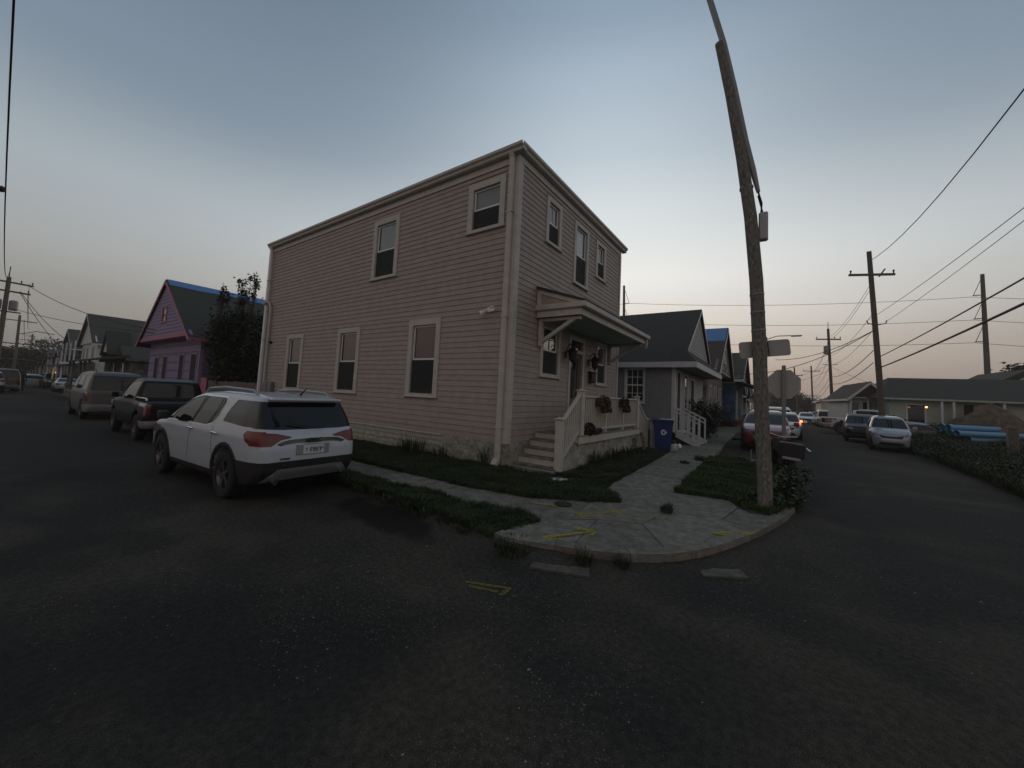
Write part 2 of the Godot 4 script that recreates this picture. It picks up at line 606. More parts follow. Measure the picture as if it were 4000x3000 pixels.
func make_ground() -> void:
	var far := MB.new()
	far.quad(Vector3(-300, -0.06, 300), Vector3(300, -0.06, 300), Vector3(300, -0.06, -300), Vector3(-300, -0.06, -300))
	struct(obj(far, "ground", M.far_ground))
	# the crossing and both streets: one broken sheet of patched asphalt and grit
	var n1 := FastNoiseLite.new()
	n1.seed = 5
	n1.frequency = 0.16
	n1.fractal_octaves = 4
	var n2 := FastNoiseLite.new()
	n2.seed = 9
	n2.frequency = 0.9
	n2.fractal_octaves = 3
	var n3 := FastNoiseLite.new()
	n3.seed = 14
	n3.frequency = 0.45
	var n4 := FastNoiseLite.new()
	n4.seed = 19
	n4.frequency = 2.4
	n4.fractal_octaves = 3
	var mb := MB.new()
	mb.colored = true
	var sheet := func(x0: float, x1: float, z0: float, z1: float, s: float) -> void:
		var nx := int(round((x1 - x0) / s))
		var nz := int(round((z1 - z0) / s))
		var start := mb.v.size()
		for j in nz + 1:
			for i in nx + 1:
				var x := x0 + s * i
				var z := z0 + s * j
				var a := n1.get_noise_2d(x, z)
				var b := n2.get_noise_2d(x * 0.7, z)
				var y := road_y(x, z)
				if s > 0.4:
					y = 0.0
				var edge := exp(-kerb_far(x, z) / 0.35) if s < 0.4 else 0.0
				var dirt := clampf(0.5 + 1.6 * a + 0.9 * b + 1.4 * edge, 0.0, 1.0)
				var patch := smoothstep(0.22, 0.42, n3.get_noise_2d(x * 0.5 + 40.0, z * 0.5) + 0.12 * b)
				var k := Color(0.082, 0.077, 0.069).lerp(Color(0.150, 0.133, 0.104), dirt * dirt)
				k = k.lerp(Color(0.050, 0.048, 0.046), patch * 0.6) * (1.0 + 0.12 * n4.get_noise_2d(x, z * 1.3))
				# damp mud lying along the verge behind the SUV
				var mud := Vector2((x - 0.75) / 1.15, (z - 3.5 - 0.15 * x) / 0.34).length() + 0.5 * b + 0.2 * n4.get_noise_2d(x, z)
				k = k.lerp(Color(0.022, 0.018, 0.014), 0.8 * smoothstep(1.0, 0.8, mud))
				mb.v.append(Vector3(x, y, z))
				mb.n.append(Vector3.UP)
				mb.c.append(k)
		for j in nz:
			for i in nx:
				var p := start + j * (nx + 1) + i
				mb.ix.append_array([p, p + 1, p + nx + 2, p, p + nx + 2, p + nx + 1])
	sheet.call(-7.0, 17.0, -8.0, 10.0, 0.1)
	sheet.call(-207.0, -7.0, -2.0, 22.0, 2.0)
	sheet.call(2.0, 12.0, -208.0, -8.0, 2.0)
	sheet.call(17.0, 47.0, -8.0, 22.0, 2.0)
	sheet.call(-7.0, 17.0, 10.0, 22.0, 2.0)
	struct(obj(mb, "road", M.asphalt))
	# pavement round the corner: slabs of concrete with open joints
	var pave := Node3D.new()
	pave.name = "pavement"
	add_child(pave)
	struct(pave)
	var kerb := smooth_line(KERB, 5)
	var y1 := 0.12
	var slabs := []
	# strip along the long side of the house
	var x := -40.0
	while x < 0.3:
		var e: float = min(x + 1.5, 0.45)
		slabs.append([Vector2(x, 1.9), Vector2(e, 1.9), Vector2(e, 2.6), Vector2(x, 2.6)])
		x += 1.5
	slabs.append([Vector2(0.45, 1.9), Vector2(1.75, 1.66), Vector2(1.75, 2.52), Vector2(0.45, 2.6)])
	slabs.append([Vector2(1.75, 1.66), Vector2(2.55, 1.22), Vector2(2.72, 2.25), Vector2(2.36, 2.62), Vector2(2.05, 2.5), Vector2(1.75, 2.52)])
	# strip along the porch side
	var z := -0.5
	while z > -42.0:
		var l0 := 2.3 - 0.055 * (-z - 0.5)
		var l1 := 2.3 - 0.055 * (-z + 0.9)
		l0 = max(l0, 1.2)
		l1 = max(l1, 1.2)
		slabs.append([Vector2(l0, z), Vector2(max(3.5 - 0.04 * -z, 2.7), z), Vector2(max(3.5 - 0.04 * (-z + 1.4), 2.7), z - 1.4), Vector2(l1, z - 1.4)])
		z -= 1.4
	# the corner itself, cut by three joints
	var k1 := kerb.slice(5, 12)
	var k2 := kerb.slice(11, 19)
	var k3 := kerb.slice(18, 26)
	var k4 := kerb.slice(25, 36)
	var hub := Vector2(3.62, 0.95)
	slabs.append([Vector2(2.36, 2.62), Vector2(2.72, 2.25), Vector2(2.98, 2.0)] + [k2[0]] + reversed_of(k1))
	slabs.append([Vector2(2.72, 2.25), Vector2(2.55, 1.22), Vector2(2.9, 0.9), hub, Vector2(3.5, 1.75), Vector2(2.98, 2.0)])
	slabs.append([Vector2(2.98, 2.0), Vector2(3.5, 1.75)] + [k3[0]] + reversed_of(k2))
	slabs.append([Vector2(3.5, 1.75), hub, Vector2(4.3, 0.72)] + [k4[0]] + reversed_of(k3))
	slabs.append([hub, Vector2(2.9, 0.9), Vector2(2.42, 0.2), Vector2(2.3, -0.5), Vector2(3.5, -0.5), Vector2(4.25, -0.62), Vector2(4.42, -0.2), Vector2(4.3, 0.72)])
	slabs.append([Vector2(4.3, 0.72), Vector2(4.42, -0.2), Vector2(4.6, -0.02), Vector2(4.9, -0.1), Vector2(5.0, -0.85)] + reversed_of(k4))
	# pale crossing slab where the red car stands
	var i := 0
	for s in slabs:
		var o := obj(slab(inset(s, 0.006), -0.1, y1 + rnd(-0.008, 0.008)), "slab", M["concrete%d" % (i % 3)], pave)
		o.set_meta("kind", "structure")
		i += 1
	obj(slab([Vector2(3.5, -6.5), Vector2(5.2, -6.5), Vector2(5.2, -7.3), Vector2(3.42, -7.3)], -0.1, 0.1), "driveway_slab", M.concrete_pale, pave)
	# kerb stones proud of the slabs round the corner
	var inner := []
	for q in kerb.size():
		var a: Vector2 = kerb[max(q - 1, 0)]
		var b: Vector2 = kerb[min(q + 1, kerb.size() - 1)]
		var d := (b - a).normalized()
		inner.append(kerb[q] + Vector2(-d.y, d.x) * -0.15)
	for q in range(5, kerb.size() - 1, 5):
		var e: int = min(q + 5, kerb.size() - 1)
		var poly := []
		for k in range(q, e + 1):
			poly.append(kerb[k] + (kerb[k] - inner[k]) * 0.08)
		for k in range(e, q - 1, -1):
			poly.append(inner[k])
		obj(slab(inset(poly, 0.004), -0.12, y1 + 0.014), "kerb_stone", M["concrete%d" % (q % 3)], pave)
	# loose slab pieces lying in the gutter below the kerb
	obj(slab([Vector2(4.35, 2.62), Vector2(4.72, 2.35), Vector2(4.62, 2.2), Vector2(4.28, 2.44)], -0.06, road_y(4.5, 2.42) + 0.012), "loose_slab", M.concrete_dark, pave)
	obj(slab([Vector2(2.95, 3.62), Vector2(3.5, 3.42), Vector2(3.42, 3.26), Vector2(2.9, 3.42)], -0.06, road_y(3.2, 3.42) + 0.008), "loose_slab", M.concrete_dark, pave)
	# lawns: soil under grass
	var lawn := func(poly: Array, top: float) -> void:
		struct(obj(slab(poly, -0.1, top), "lawn", M.soil))
	lawn.call([Vector2(-13.5, 0.0), Vector2(0, 0), Vector2(0, -7.6), Vector2(1.9, -7.6), Vector2(2.02, -5.3), Vector2(2.28, -0.55), Vector2(2.42, 0.2), Vector2(2.9, 0.9), Vector2(2.55, 1.22), Vector2(1.75, 1.66), Vector2(0.45, 1.9), Vector2(-13.5, 1.9)], 0.128)
	lawn.call([Vector2(-40, 2.6), Vector2(0.45, 2.6), Vector2(1.75, 2.52), Vector2(2.05, 2.5), Vector2(2.36, 2.62), Vector2(2.3, 3.34), Vector2(1.2, 3.1), Vector2(0.0, 2.98), Vector2(-40, 2.95)], 0.09)
	lawn.call([Vector2(3.5, -0.5), Vector2(4.25, -0.62), Vector2(4.42, -0.2), Vector2(4.6, -0.02), Vector2(4.9, -0.1), Vector2(5.0, -0.85), Vector2(5.22, -1.0), Vector2(5.2, -6.5), Vector2(3.24, -6.5)], 0.125)
	lawn.call([Vector2(9.2, -4.0), Vector2(9.4, -7.0), Vector2(9.7, -12.5), Vector2(10.2, -24.0), Vector2(11.0, -60.0), Vector2(90.0, -60.0), Vector2(90.0, 3.0), Vector2(9.4, -1.0)], 0.08)
	lawn.call([Vector2(-200, 1.9), Vector2(-13.5, 1.9), Vector2(-13.5, -40), Vector2(-200, -40)], 0.1)
	lawn.call([Vector2(0, -7.6), Vector2(1.9, -7.6), Vector2(1.2, -20.0), Vector2(1.2, -150.0), Vector2(-13.5, -150.0), Vector2(-13.5, -7.0), Vector2(0, -7.0)], 0.1)
	lawn.call([Vector2(2.9, -16.0), Vector2(3.6, -16.0), Vector2(3.6, -150.0), Vector2(2.7, -150.0)], 0.1)

func reversed_of(a: Array) -> Array:
	var b := a.duplicate()
	b.reverse()
	return b

# ---------------------------------------------------------------- walls, boards, windows
# wall axes: x to the right as seen from outside, y up, z outwards
func wall_axes(at: Vector3, face: String) -> Transform3D:
	match face:
		"+z":
			return Transform3D(Basis.IDENTITY, at)
		"+x":
			return Transform3D(Basis(Vector3(0, 0, -1), Vector3.UP, Vector3(1, 0, 0)), at)
		"-x":
			return Transform3D(Basis(Vector3(0, 0, 1), Vector3.UP, Vector3(-1, 0, 0)), at)
	return Transform3D(Basis(Vector3(-1, 0, 0), Vector3.UP, Vector3(0, 0, -1)), at)

func board_mesh(pitch: float, thick: float) -> ArrayMesh:
	var b := MB.new()
	# x is the run (0..1), so the section lies in (z, y)
	b.t = Transform3D(Basis(Vector3(0, 0, 1), Vector3(0, 1, 0), Vector3(-1, 0, 0)), Vector3.ZERO)
	b.prism(PackedVector2Array([Vector2(0, 0), Vector2(thick, 0), Vector2(thick, 0.006), Vector2(0.008, pitch + 0.012), Vector2(0, pitch + 0.012)]), -1.0, 0.0)
	return b.mesh()

var board_cache := {}

# courses of lapped boards between y0 and y1; top(x) may cut them under a gable
func clad(parent: Node, t: Transform3D, x0: float, x1: float, y0: float, y1: float, pitch: float, holes: Array, mats: Array, called := "clapboard", thick := 0.024, gable := []) -> void:
	var key := "%.3f_%.3f" % [pitch, thick]
	if not board_cache.has(key):
		board_cache[key] = board_mesh(pitch, thick)
	var y := y0
	var i := 0
	while y < y1 - 0.03:
		var a := x0
		var b := x1
		if gable.size() > 0:   # [peak x, eave y, peak y, left x, right x]
			var k := clampf((y + pitch - gable[1]) / (gable[2] - gable[1]), 0.0, 1.0)
			if y + pitch > gable[1]:
				a = lerpf(gable[3], gable[0], k)
				b = lerpf(gable[4], gable[0], k)
		var cuts := []
		for h in holes:
			if h.position.y < y + pitch - 0.01 and h.end.y > y + 0.01:
				cuts.append(h)
		cuts.sort_custom(func(p, q): return p.position.x < q.position.x)
		var runs := []
		var s := a
		for h in cuts:
			if h.position.x > s:
				runs.append([s, min(h.position.x, b)])
			s = max(s, h.end.x)
		if s < b:
			runs.append([s, b])
		for r in runs:
			var l: float = r[1] - r[0]
			if l < 0.02:
				continue
			var o := put_mesh(board_cache[key], called, mats[(i * 7 + int(r[0] * 3.0 + 90.0)) % mats.size()], parent)
			o.transform = t * Transform3D(Basis(Vector3(l, 0, 0), Vector3(0, min(1.0, (y1 - y) / pitch), 0), Vector3(0, 0, 1)), Vector3(r[0], y, 0))
		y += pitch
		i += 1

# a wall of thickness d behind the face, with real openings
func wall_panel(parent: Node, t: Transform3D, x0: float, x1: float, y0: float, y1: float, holes: Array, m: Material, d := 0.14, called := "wall") -> MeshInstance3D:
	var xs := [x0, x1]
	var ys := [y0, y1]
	for h in holes:
		xs.append_array([h.position.x, h.end.x])
		ys.append_array([h.position.y, h.end.y])
	xs.sort()
	ys.sort()
	var b := MB.new()
	b.t = t
	for i in xs.size() - 1:
		if xs[i + 1] - xs[i] < 0.001 or xs[i] < x0 - 0.001 or xs[i + 1] > x1 + 0.001:
			continue
		for j in ys.size() - 1:
			if ys[j + 1] - ys[j] < 0.001 or ys[j] < y0 - 0.001 or ys[j + 1] > y1 + 0.001:
				continue
			var mid := Vector2((xs[i] + xs[i + 1]) * 0.5, (ys[j] + ys[j + 1]) * 0.5)
			var open := false
			for h in holes:
				if h.has_point(mid):
					open = true
			if not open:
				b.box(Vector3(xs[i], ys[j], -d), Vector3(xs[i + 1], ys[j + 1], 0))
	return obj(b, called, m, parent)

# sash window: r is the casing's outline on the wall; hole is the opening inside the casing
func window(parent: Node, t: Transform3D, r: Rect2, o := {}) -> Node3D:
	var cw: float = o.get("casing", 0.16)
	var x0 := r.position.x
	var x1 := r.end.x
	var y0 := r.position.y
	var y1 := r.end.y
	var ix0 := x0 + cw
	var ix1 := x1 - cw
	var iy0: float = y0 + o.get("foot", 0.07)
	var iy1 := y1 - cw
	var trim: Material = o.get("trim", M.cream_trim)
	var sashm: Material = o.get("sash", M.white_vinyl)
	var th := 0.05
	var b := MB.new()
	b.t = t
	b.box(Vector3(x0, y0, 0), Vector3(ix0, y1, th), 0.004)
	b.box(Vector3(ix1, y0, 0), Vector3(x1, y1, th), 0.004)
	b.box(Vector3(ix0, iy1, 0), Vector3(ix1, y1, th - 0.002), 0.004)
	b.box(Vector3(ix0, y0, 0), Vector3(ix1, iy0, th - 0.002), 0.004)
	# jambs running back into the wall
	b.box(Vector3(ix0 - 0.02, iy0, -0.14), Vector3(ix0, iy1, -0.001))
	b.box(Vector3(ix1, iy0, -0.14), Vector3(ix1 + 0.02, iy1, -0.001))
	var w := obj(b, "window", trim, parent)
	var s := MB.new()
	s.t = t
	s.box(Vector3(x0 - 0.03, y0 - 0.035, 0.0), Vector3(x1 + 0.03, y0 + 0.002, 0.085), 0.006)
	obj(s, "sill", trim, w)
	var ym: float = lerpf(iy0, iy1, o.get("split", 0.5))
	var rail := 0.045
	for half in 2:
		var a := iy0 if half == 0 else ym - 0.02
		var e := ym + 0.02 if half == 0 else iy1
		var z := -0.045 if half == 0 else -0.012
		if half == 1:
			z = -0.016
		var q := MB.new()
		q.t = t
		q.box(Vector3(ix0, a, z - 0.03), Vector3(ix0 + rail, e, z), 0.003)
		q.box(Vector3(ix1 - rail, a, z - 0.03), Vector3(ix1, e, z), 0.003)
		q.box(Vector3(ix0 + rail, a, z - 0.03), Vector3(ix1 - rail, a + rail, z - 0.001), 0.003)
		q.box(Vector3(ix0 + rail, e - rail, z - 0.03), Vector3(ix1 - rail, e, z - 0.001), 0.003)
		obj(q, "sash", sashm, w)
		var p := MB.new()
		p.t = t
		p.box(Vector3(ix0 + rail, a + rail, z - 0.019), Vector3(ix1 - rail, e - rail, z - 0.015))
		obj(p, "pane", o.get("glass%d" % half, M.pane), w)
		var bars: Array = o.get("bars%d" % half, [])
		if bars.size() == 2:
			var g := MB.new()
			g.t = t
			for k in range(1, bars[0]):
				var x := lerpf(ix0 + rail, ix1 - rail, float(k) / bars[0])
				g.box(Vector3(x - 0.011, a + rail, z - 0.014), Vector3(x + 0.011, e - rail, z - 0.004))
			for k in range(1, bars[1]):
				var yy := lerpf(a + rail, e - rail, float(k) / bars[1])
				g.box(Vector3(ix0 + rail, yy - 0.011, z - 0.0145), Vector3(ix1 - rail, yy + 0.011, z - 0.0045))
			obj(g, "muntin", o.get("barm", sashm), w)
		if o.has("behind%d" % half):
			var c := MB.new()
			c.t = t
			c.box(Vector3(ix0 + 0.01, a + 0.02, z - 0.075), Vector3(ix1 - 0.01, e - 0.02, z - 0.07))
			obj(c, "blind", o["behind%d" % half], w)
	if o.get("screen", false):
		var c2 := MB.new()
		c2.t = t
		c2.box(Vector3(ix0 + 0.012, iy0 + 0.012, -0.012), Vector3(ix1 - 0.012, ym - 0.022, -0.011))
		obj(c2, "insect_screen", M.screen, w)
	if o.get("curtain", false):
		var cb := MB.new()
		cb.t = t
		var m := 18
		for k in m:
			var u0 := ix0 + (ix1 - ix0) * 0.30 * k / m
			var u1 := ix0 + (ix1 - ix0) * 0.30 * (k + 1) / m
			var d0 := -0.16 + 0.02 * sin(k * 1.9)
			var d1 := -0.16 + 0.02 * sin((k + 1) * 1.9)
			cb.quad(Vector3(u0, iy0, d0), Vector3(u1, iy0, d1), Vector3(u1, iy1, d1), Vector3(u0, iy1, d0))
		obj(cb, "curtain", M.curtain, w)
	return w

func inner(r: Rect2, cw := 0.16, foot := 0.07) -> Rect2:
	return Rect2(r.position.x + cw, r.position.y + foot, r.size.x - 2 * cw, r.size.y - cw - foot)

# ---------------------------------------------------------------- the corner house
func make_house() -> void:
	var L := 12.38
	var W := 6.82
	var SB := 0.66
	var H := 7.30
	var h := thing("corner_house", "two storey pinkish clapboard house on the street corner", "house")
	var pink := [M.pink_board0, M.pink_board1, M.pink_board2, M.pink_board0]
	# ---- long side, facing +z; local x runs from the back (-L) to the corner (0)
	var ta := wall_axes(Vector3.ZERO, "+z")
	var wa := [Rect2(-5.4, 5.02, 1.22, 1.86), Rect2(-1.5, 5.68, 1.16, 1.26), Rect2(-3.44, 1.57, 1.22, 2.06), Rect2(-6.97, 1.55, 1.24, 2.06), Rect2(-10.42, 1.53, 1.22, 2.05)]
	var ha := []
	for r in wa:
		ha.append(inner(r))
	wall_panel(h, ta, -L, 0, SB - 0.05, H, ha, M.pink_board1)
	clad(h, ta, -L + 0.1, -0.1, SB, H - 0.16, 0.1352, wa, pink)
	window(h, ta, wa[0], {"behind1": M.blind, "screen": true, "curtain": true, "split": 0.5})
	window(h, ta, wa[1], {"behind1": M.blind, "screen": true, "split": 0.5})
	window(h, ta, wa[2], {"screen": true, "curtain": true, "behind1": M.room_wood})
	window(h, ta, wa[3], {"screen": true, "curtain": true, "behind1": M.room_wood})
	window(h, ta, wa[4], {"screen": true, "behind1": M.room_wood})
	# ---- porch front, facing +x; local x runs from the corner (0) to the far end (W)
	var tb := wall_axes(Vector3.ZERO, "+x")
	var f1 := Rect2(1.27, 5.70, 0.82, 1.25)
	var f2 := Rect2(2.9, 5.08, 1.0, 1.88)
	var f3 := Rect2(4.5, 5.70, 0.82, 1.25)
	var w1 := Rect2(1.24, 2.24, 1.06, 1.42)
	var w2 := Rect2(4.76, 2.20, 0.92, 1.42)
	var dr := Rect2(2.84, 0.90, 1.02, 2.62)
	var hb := []
	for r in [f1, f2, f3]:
		hb.append(inner(r, 0.13))
	for r in [w1, w2]:
		hb.append(inner(r, 0.13))
	hb.append(Rect2(dr.position.x + 0.1, 0.9, dr.size.x - 0.2, 2.52))
	wall_panel(h, tb, 0.141, W, SB - 0.05, H, hb, M.pink_board1)
	clad(h, tb, 0.1, W - 0.1, SB, H - 0.16, 0.1352, [f1, f2, f3, w1, w2, dr], pink)
	var up := {"casing": 0.13, "behind1": M.white_vinyl, "screen": true, "bars1": [2, 1], "barm": M.skid}
	window(h, tb, f1, up)
	window(h, tb, f2, {"casing": 0.13, "behind1": M.white_vinyl, "screen": true})
	window(h, tb, f3, up)
	window(h, tb, w1, {"casing": 0.13, "bars1": [2, 2], "barm": M.black_plastic, "glass1": M.film_pane, "screen": true})
	window(h, tb, w2, {"casing": 0.13, "bars1": [2, 2], "barm": M.black_plastic, "glass1": M.film_pane, "screen": true})
	# front door with glazed upper half and a transom above
	var db := MB.new()
	db.t = tb
	db.box(Vector3(2.84, 0.9, 0), Vector3(2.94, 3.52, 0.05), 0.004)
	db.box(Vector3(3.76, 0.9, 0), Vector3(3.86, 3.52, 0.05), 0.004)
	db.box(Vector3(2.94, 3.4, 0), Vector3(3.76, 3.52, 0.048), 0.004)
	db.box(Vector3(2.94, 3.04, -0.06), Vector3(3.76, 3.14, 0.03), 0.004)
	var door := obj(db, "door", M.cream_trim, h)
	var dl := MB.new()
	dl.t = tb
	dl.box(Vector3(2.95, 0.9, -0.10), Vector3(3.07, 3.03, -0.055), 0.003)
	dl.box(Vector3(3.63, 0.9, -0.10), Vector3(3.75, 3.03, -0.055), 0.003)
	dl.box(Vector3(3.07, 0.9, -0.10), Vector3(3.63, 1.72, -0.056), 0.003)
	dl.box(Vector3(3.07, 2.9, -0.10), Vector3(3.63, 3.03, -0.056), 0.003)
	obj(dl, "leaf", M.door_green, door)
	var dg := MB.new()
	dg.t = tb
	dg.box(Vector3(3.07, 1.72, -0.085), Vector3(3.63, 2.9, -0.08))
	obj(dg, "pane", M.film_pane, door)
	var dt := MB.new()
	dt.t = tb
	dt.box(Vector3(2.94, 3.14, -0.06), Vector3(3.76, 3.4, -0.055))
	obj(dt, "transom_pane", M.film_pane, door)
	var kn := MB.new()
	kn.t = tb * Transform3D(Basis(Vector3.RIGHT, Vector3(0, 0, 1), Vector3(0, -1, 0)), Vector3(3.69, 1.82, -0.055))
	kn.lathe([Vector2(0.012, 0), Vector2(0.012, 0.03), Vector2(0.03, 0.04), Vector2(0.028, 0.065), Vector2(0.0, 0.072)], 10)
	obj(kn, "handle", M.chrome, door)
	# ---- the other two sides, floors, roof
	wall_panel(h, wall_axes(Vector3(0, 0, -W), "-z"), 0.0, L, SB - 0.05, H, [], M.pink_board1)
	wall_panel(h, wall_axes(Vector3(-L, 0, -W), "-x"), 0.141, W - 0.141, SB - 0.05, H, [], M.pink_board1)
	pbox("floor", M.room, h, Vector3(-L + 0.15, 0.66, -W + 0.15), Vector3(-0.15, 0.8, -0.15))
	pbox("floor", M.room, h, Vector3(-L + 0.15, 4.05, -W + 0.15), Vector3(-0.15, 4.3, -0.15))
	pbox("partition", M.room, h, Vector3(-L + 0.15, 0.8, -3.4), Vector3(-0.15, 4.05, -3.3))
	pbox("partition", M.room, h, Vector3(-L + 0.15, 4.3, -3.4), Vector3(-0.15, H - 0.02, -3.3))
	pbox("inner_door", M.room_wood, h, Vector3(-3.25, 0.8, -1.2), Vector3(-2.3, 3.3, -1.1))
	pbox("inner_door", M.room_wood, h, Vector3(-6.6, 0.8, -1.5), Vector3(-5.7, 3.2, -1.4))
	pbox("roof", M.flat_roof, h, Vector3(-L - 0.1, H + 0.12, -W - 0.1), Vector3(0.12, H + 0.22, 0.12))
	# frieze, soffit and box gutter
	pbox("frieze", M.cream_trim, h, Vector3(-L, H - 0.17, 0.0), Vector3(0.045, H, 0.045))
	pbox("frieze", M.cream_trim, h, Vector3(0.0, H - 0.17, -W), Vector3(0.043, H - 0.002, 0.0))
	var gut := func(a: Vector3, b: Vector3, out: Vector3, called: String) -> void:
		var g := MB.new()
		var f := (b - a).normalized()
		g.t = Transform3D(Basis(out, Vector3.UP, out.cross(Vector3.UP)), a)
		var l := (b - a).length()
		var sgn := signf(f.dot(out.cross(Vector3.UP)))
		var poly := PackedVector2Array([Vector2(0, 0.0), Vector2(0.13, 0.005), Vector2(0.15, 0.03), Vector2(0.15, 0.07), Vector2(0.2, 0.11), Vector2(0.2, 0.175), Vector2(0.185, 0.175), Vector2(0.185, 0.12), Vector2(0.0, 0.12)])
		g.prism(poly, min(0.0, l * sgn), max(0.0, l * sgn))
		obj(g, called, M.cream_trim, h)
	gut.call(Vector3(-L - 0.12, H, 0.02), Vector3(0.2, H, 0.02), Vector3(0, 0, 1), "gutter")
	gut.call(Vector3(0.02, H - 0.001, 0.17), Vector3(0.02, H - 0.001, -W - 0.2), Vector3(1, 0, 0), "gutter")
	# corner boards
	pbox("corner_board", M.cream_trim, h, Vector3(-0.11, SB - 0.03, 0.0), Vector3(0.052, H - 0.175, 0.052), 0.005)
	pbox("corner_board", M.cream_trim, h, Vector3(0.0, SB - 0.03, -0.115), Vector3(0.05, H - 0.176, 0.001), 0.005)
	pbox("corner_board", M.cream_trim, h, Vector3(0.0, SB - 0.03, -W - 0.001), Vector3(0.05, H - 0.175, -W + 0.11), 0.005)
	pbox("corner_board", M.cream_trim, h, Vector3(-L - 0.001, SB - 0.03, 0.0), Vector3(-L + 0.11, H - 0.175, 0.05), 0.005)
	# foundation: rendered near the corner, boarded along the rest of the long side
	pbox("foundation", M.cream_stucco, h, Vector3(-1.95, -0.2, -0.5), Vector3(0.03, SB, 0.028), 0.012)
	pbox("foundation", M.cream_stucco, h, Vector3(-0.5, -0.2, -W), Vector3(0.027, SB - 0.002, -0.5), 0.012)
	pbox("foundation", M.cream_stucco, h, Vector3(-L, -0.2, -W), Vector3(-1.95, SB - 0.003, -0.004), 0.0)
	clad(h, ta, -L, -1.95, 0.1, SB - 0.03, 0.135, [], [M.cream_board], "skirt_board", 0.03)
	pbox("water_table", M.cream_trim, h, Vector3(-L, SB - 0.035, 0.0), Vector3(-1.95, SB + 0.0, 0.045), 0.004)
	# downspouts
	for x in [-0.2, -L - 0.02]:
		var d := MB.new()
		d.box(Vector3(x, 0.3, 0.055), Vector3(x + 0.13, H - 0.05, 0.15), 0.015)
		d.bar(Vector3(x + 0.065, H - 0.08, 0.10), Vector3(x + 0.065, H + 0.02, 0.13), 0.13, 0.095, Vector3(0, 0, 1))
		d.bar(Vector3(x + 0.065, 0.31, 0.10), Vector3(x + 0.065, 0.17, 0.22), 0.13, 0.095, Vector3(0, 0, 1))
		var dn := obj(d, "downspout", M.white_vinyl if x < -1.0 else M.cream_trim, h)
		for y in [0.98, 3.46, 5.9]:
			pbox("strap", M.cream_trim, dn, Vector3(x - 0.025, y, 0.04), Vector3(x + 0.155, y + 0.03, 0.156))
	# electric service: mast, meter and breaker box at the far end
	var ms := ptube("service_mast", M.cream_trim, h, [Vector3(-11.95, 1.7, 0.09), Vector3(-11.95, 4.75, 0.09), Vector3(-12.02, 4.95, 0.12), Vector3(-12.16, 5.02, 0.17), Vector3(-12.3, 4.9, 0.2)], 0.045, 10)
	ms.set_meta("label", "pale service mast with a bent weatherhead")
	pbox("meter_box", M.galv, h, Vector3(-11.85, 1.27, 0.04), Vector3(-11.55, 1.8, 0.17), 0.015)
	pbox("breaker_box", M.galv, h, Vector3(-11.5, 1.2, 0.04), Vector3(-11.2, 1.78, 0.16), 0.012)
	ptube("conduit", M.galv, h, [Vector3(-11.7, 0.3, 0.08), Vector3(-11.7, 1.27, 0.08)], 0.02)
	ptube("vent", M.black_plastic, h, [Vector3(-11.75, 3.35, 0.03), Vector3(-11.75, 3.35, 0.12)], 0.06)
	# small light left on inside
	var gl := MB.new()
	gl.t = Transform3D(Basis.IDENTITY, Vector3(-5.95, 1.78, -0.5))
	gl.lathe([Vector2(0, -0.02), Vector2(0.02, 0), Vector2(0, 0.02)], 8)
	obj(gl, "night_light", M.glow_warm, h)
	make_porch(h)
	# twin flood light by the corner
	var fl := thing("flood_light", "white twin flood light on the long wall near the corner", "light", Vector3(-0.62, 3.68, 0.04))
	pbox("mount", M.white_vinyl, fl, Vector3(-0.06, -0.06, -0.01), Vector3(0.06, 0.06, 0.03), 0.01)
	for s in [-1, 1]:
		var lb := MB.new()
		var dir := Vector3(0.62 * s, -0.35 + 0.25 * s, 0.55).normalized()
		var x := dir.cross(Vector3.UP).normalized()
		lb.t = Transform3D(Basis(x, dir, x.cross(dir)), Vector3(0.05 * s, 0, 0.04))
		lb.lathe([Vector2(0.0, -0.01), Vector2(0.022, 0.0), Vector2(0.026, 0.07), Vector2(0.06, 0.14), Vector2(0.066, 0.19), Vector2(0.05, 0.195), Vector2(0.0, 0.17)], 12)
		obj(lb, "lamp_head", M.white_vinyl, fl)

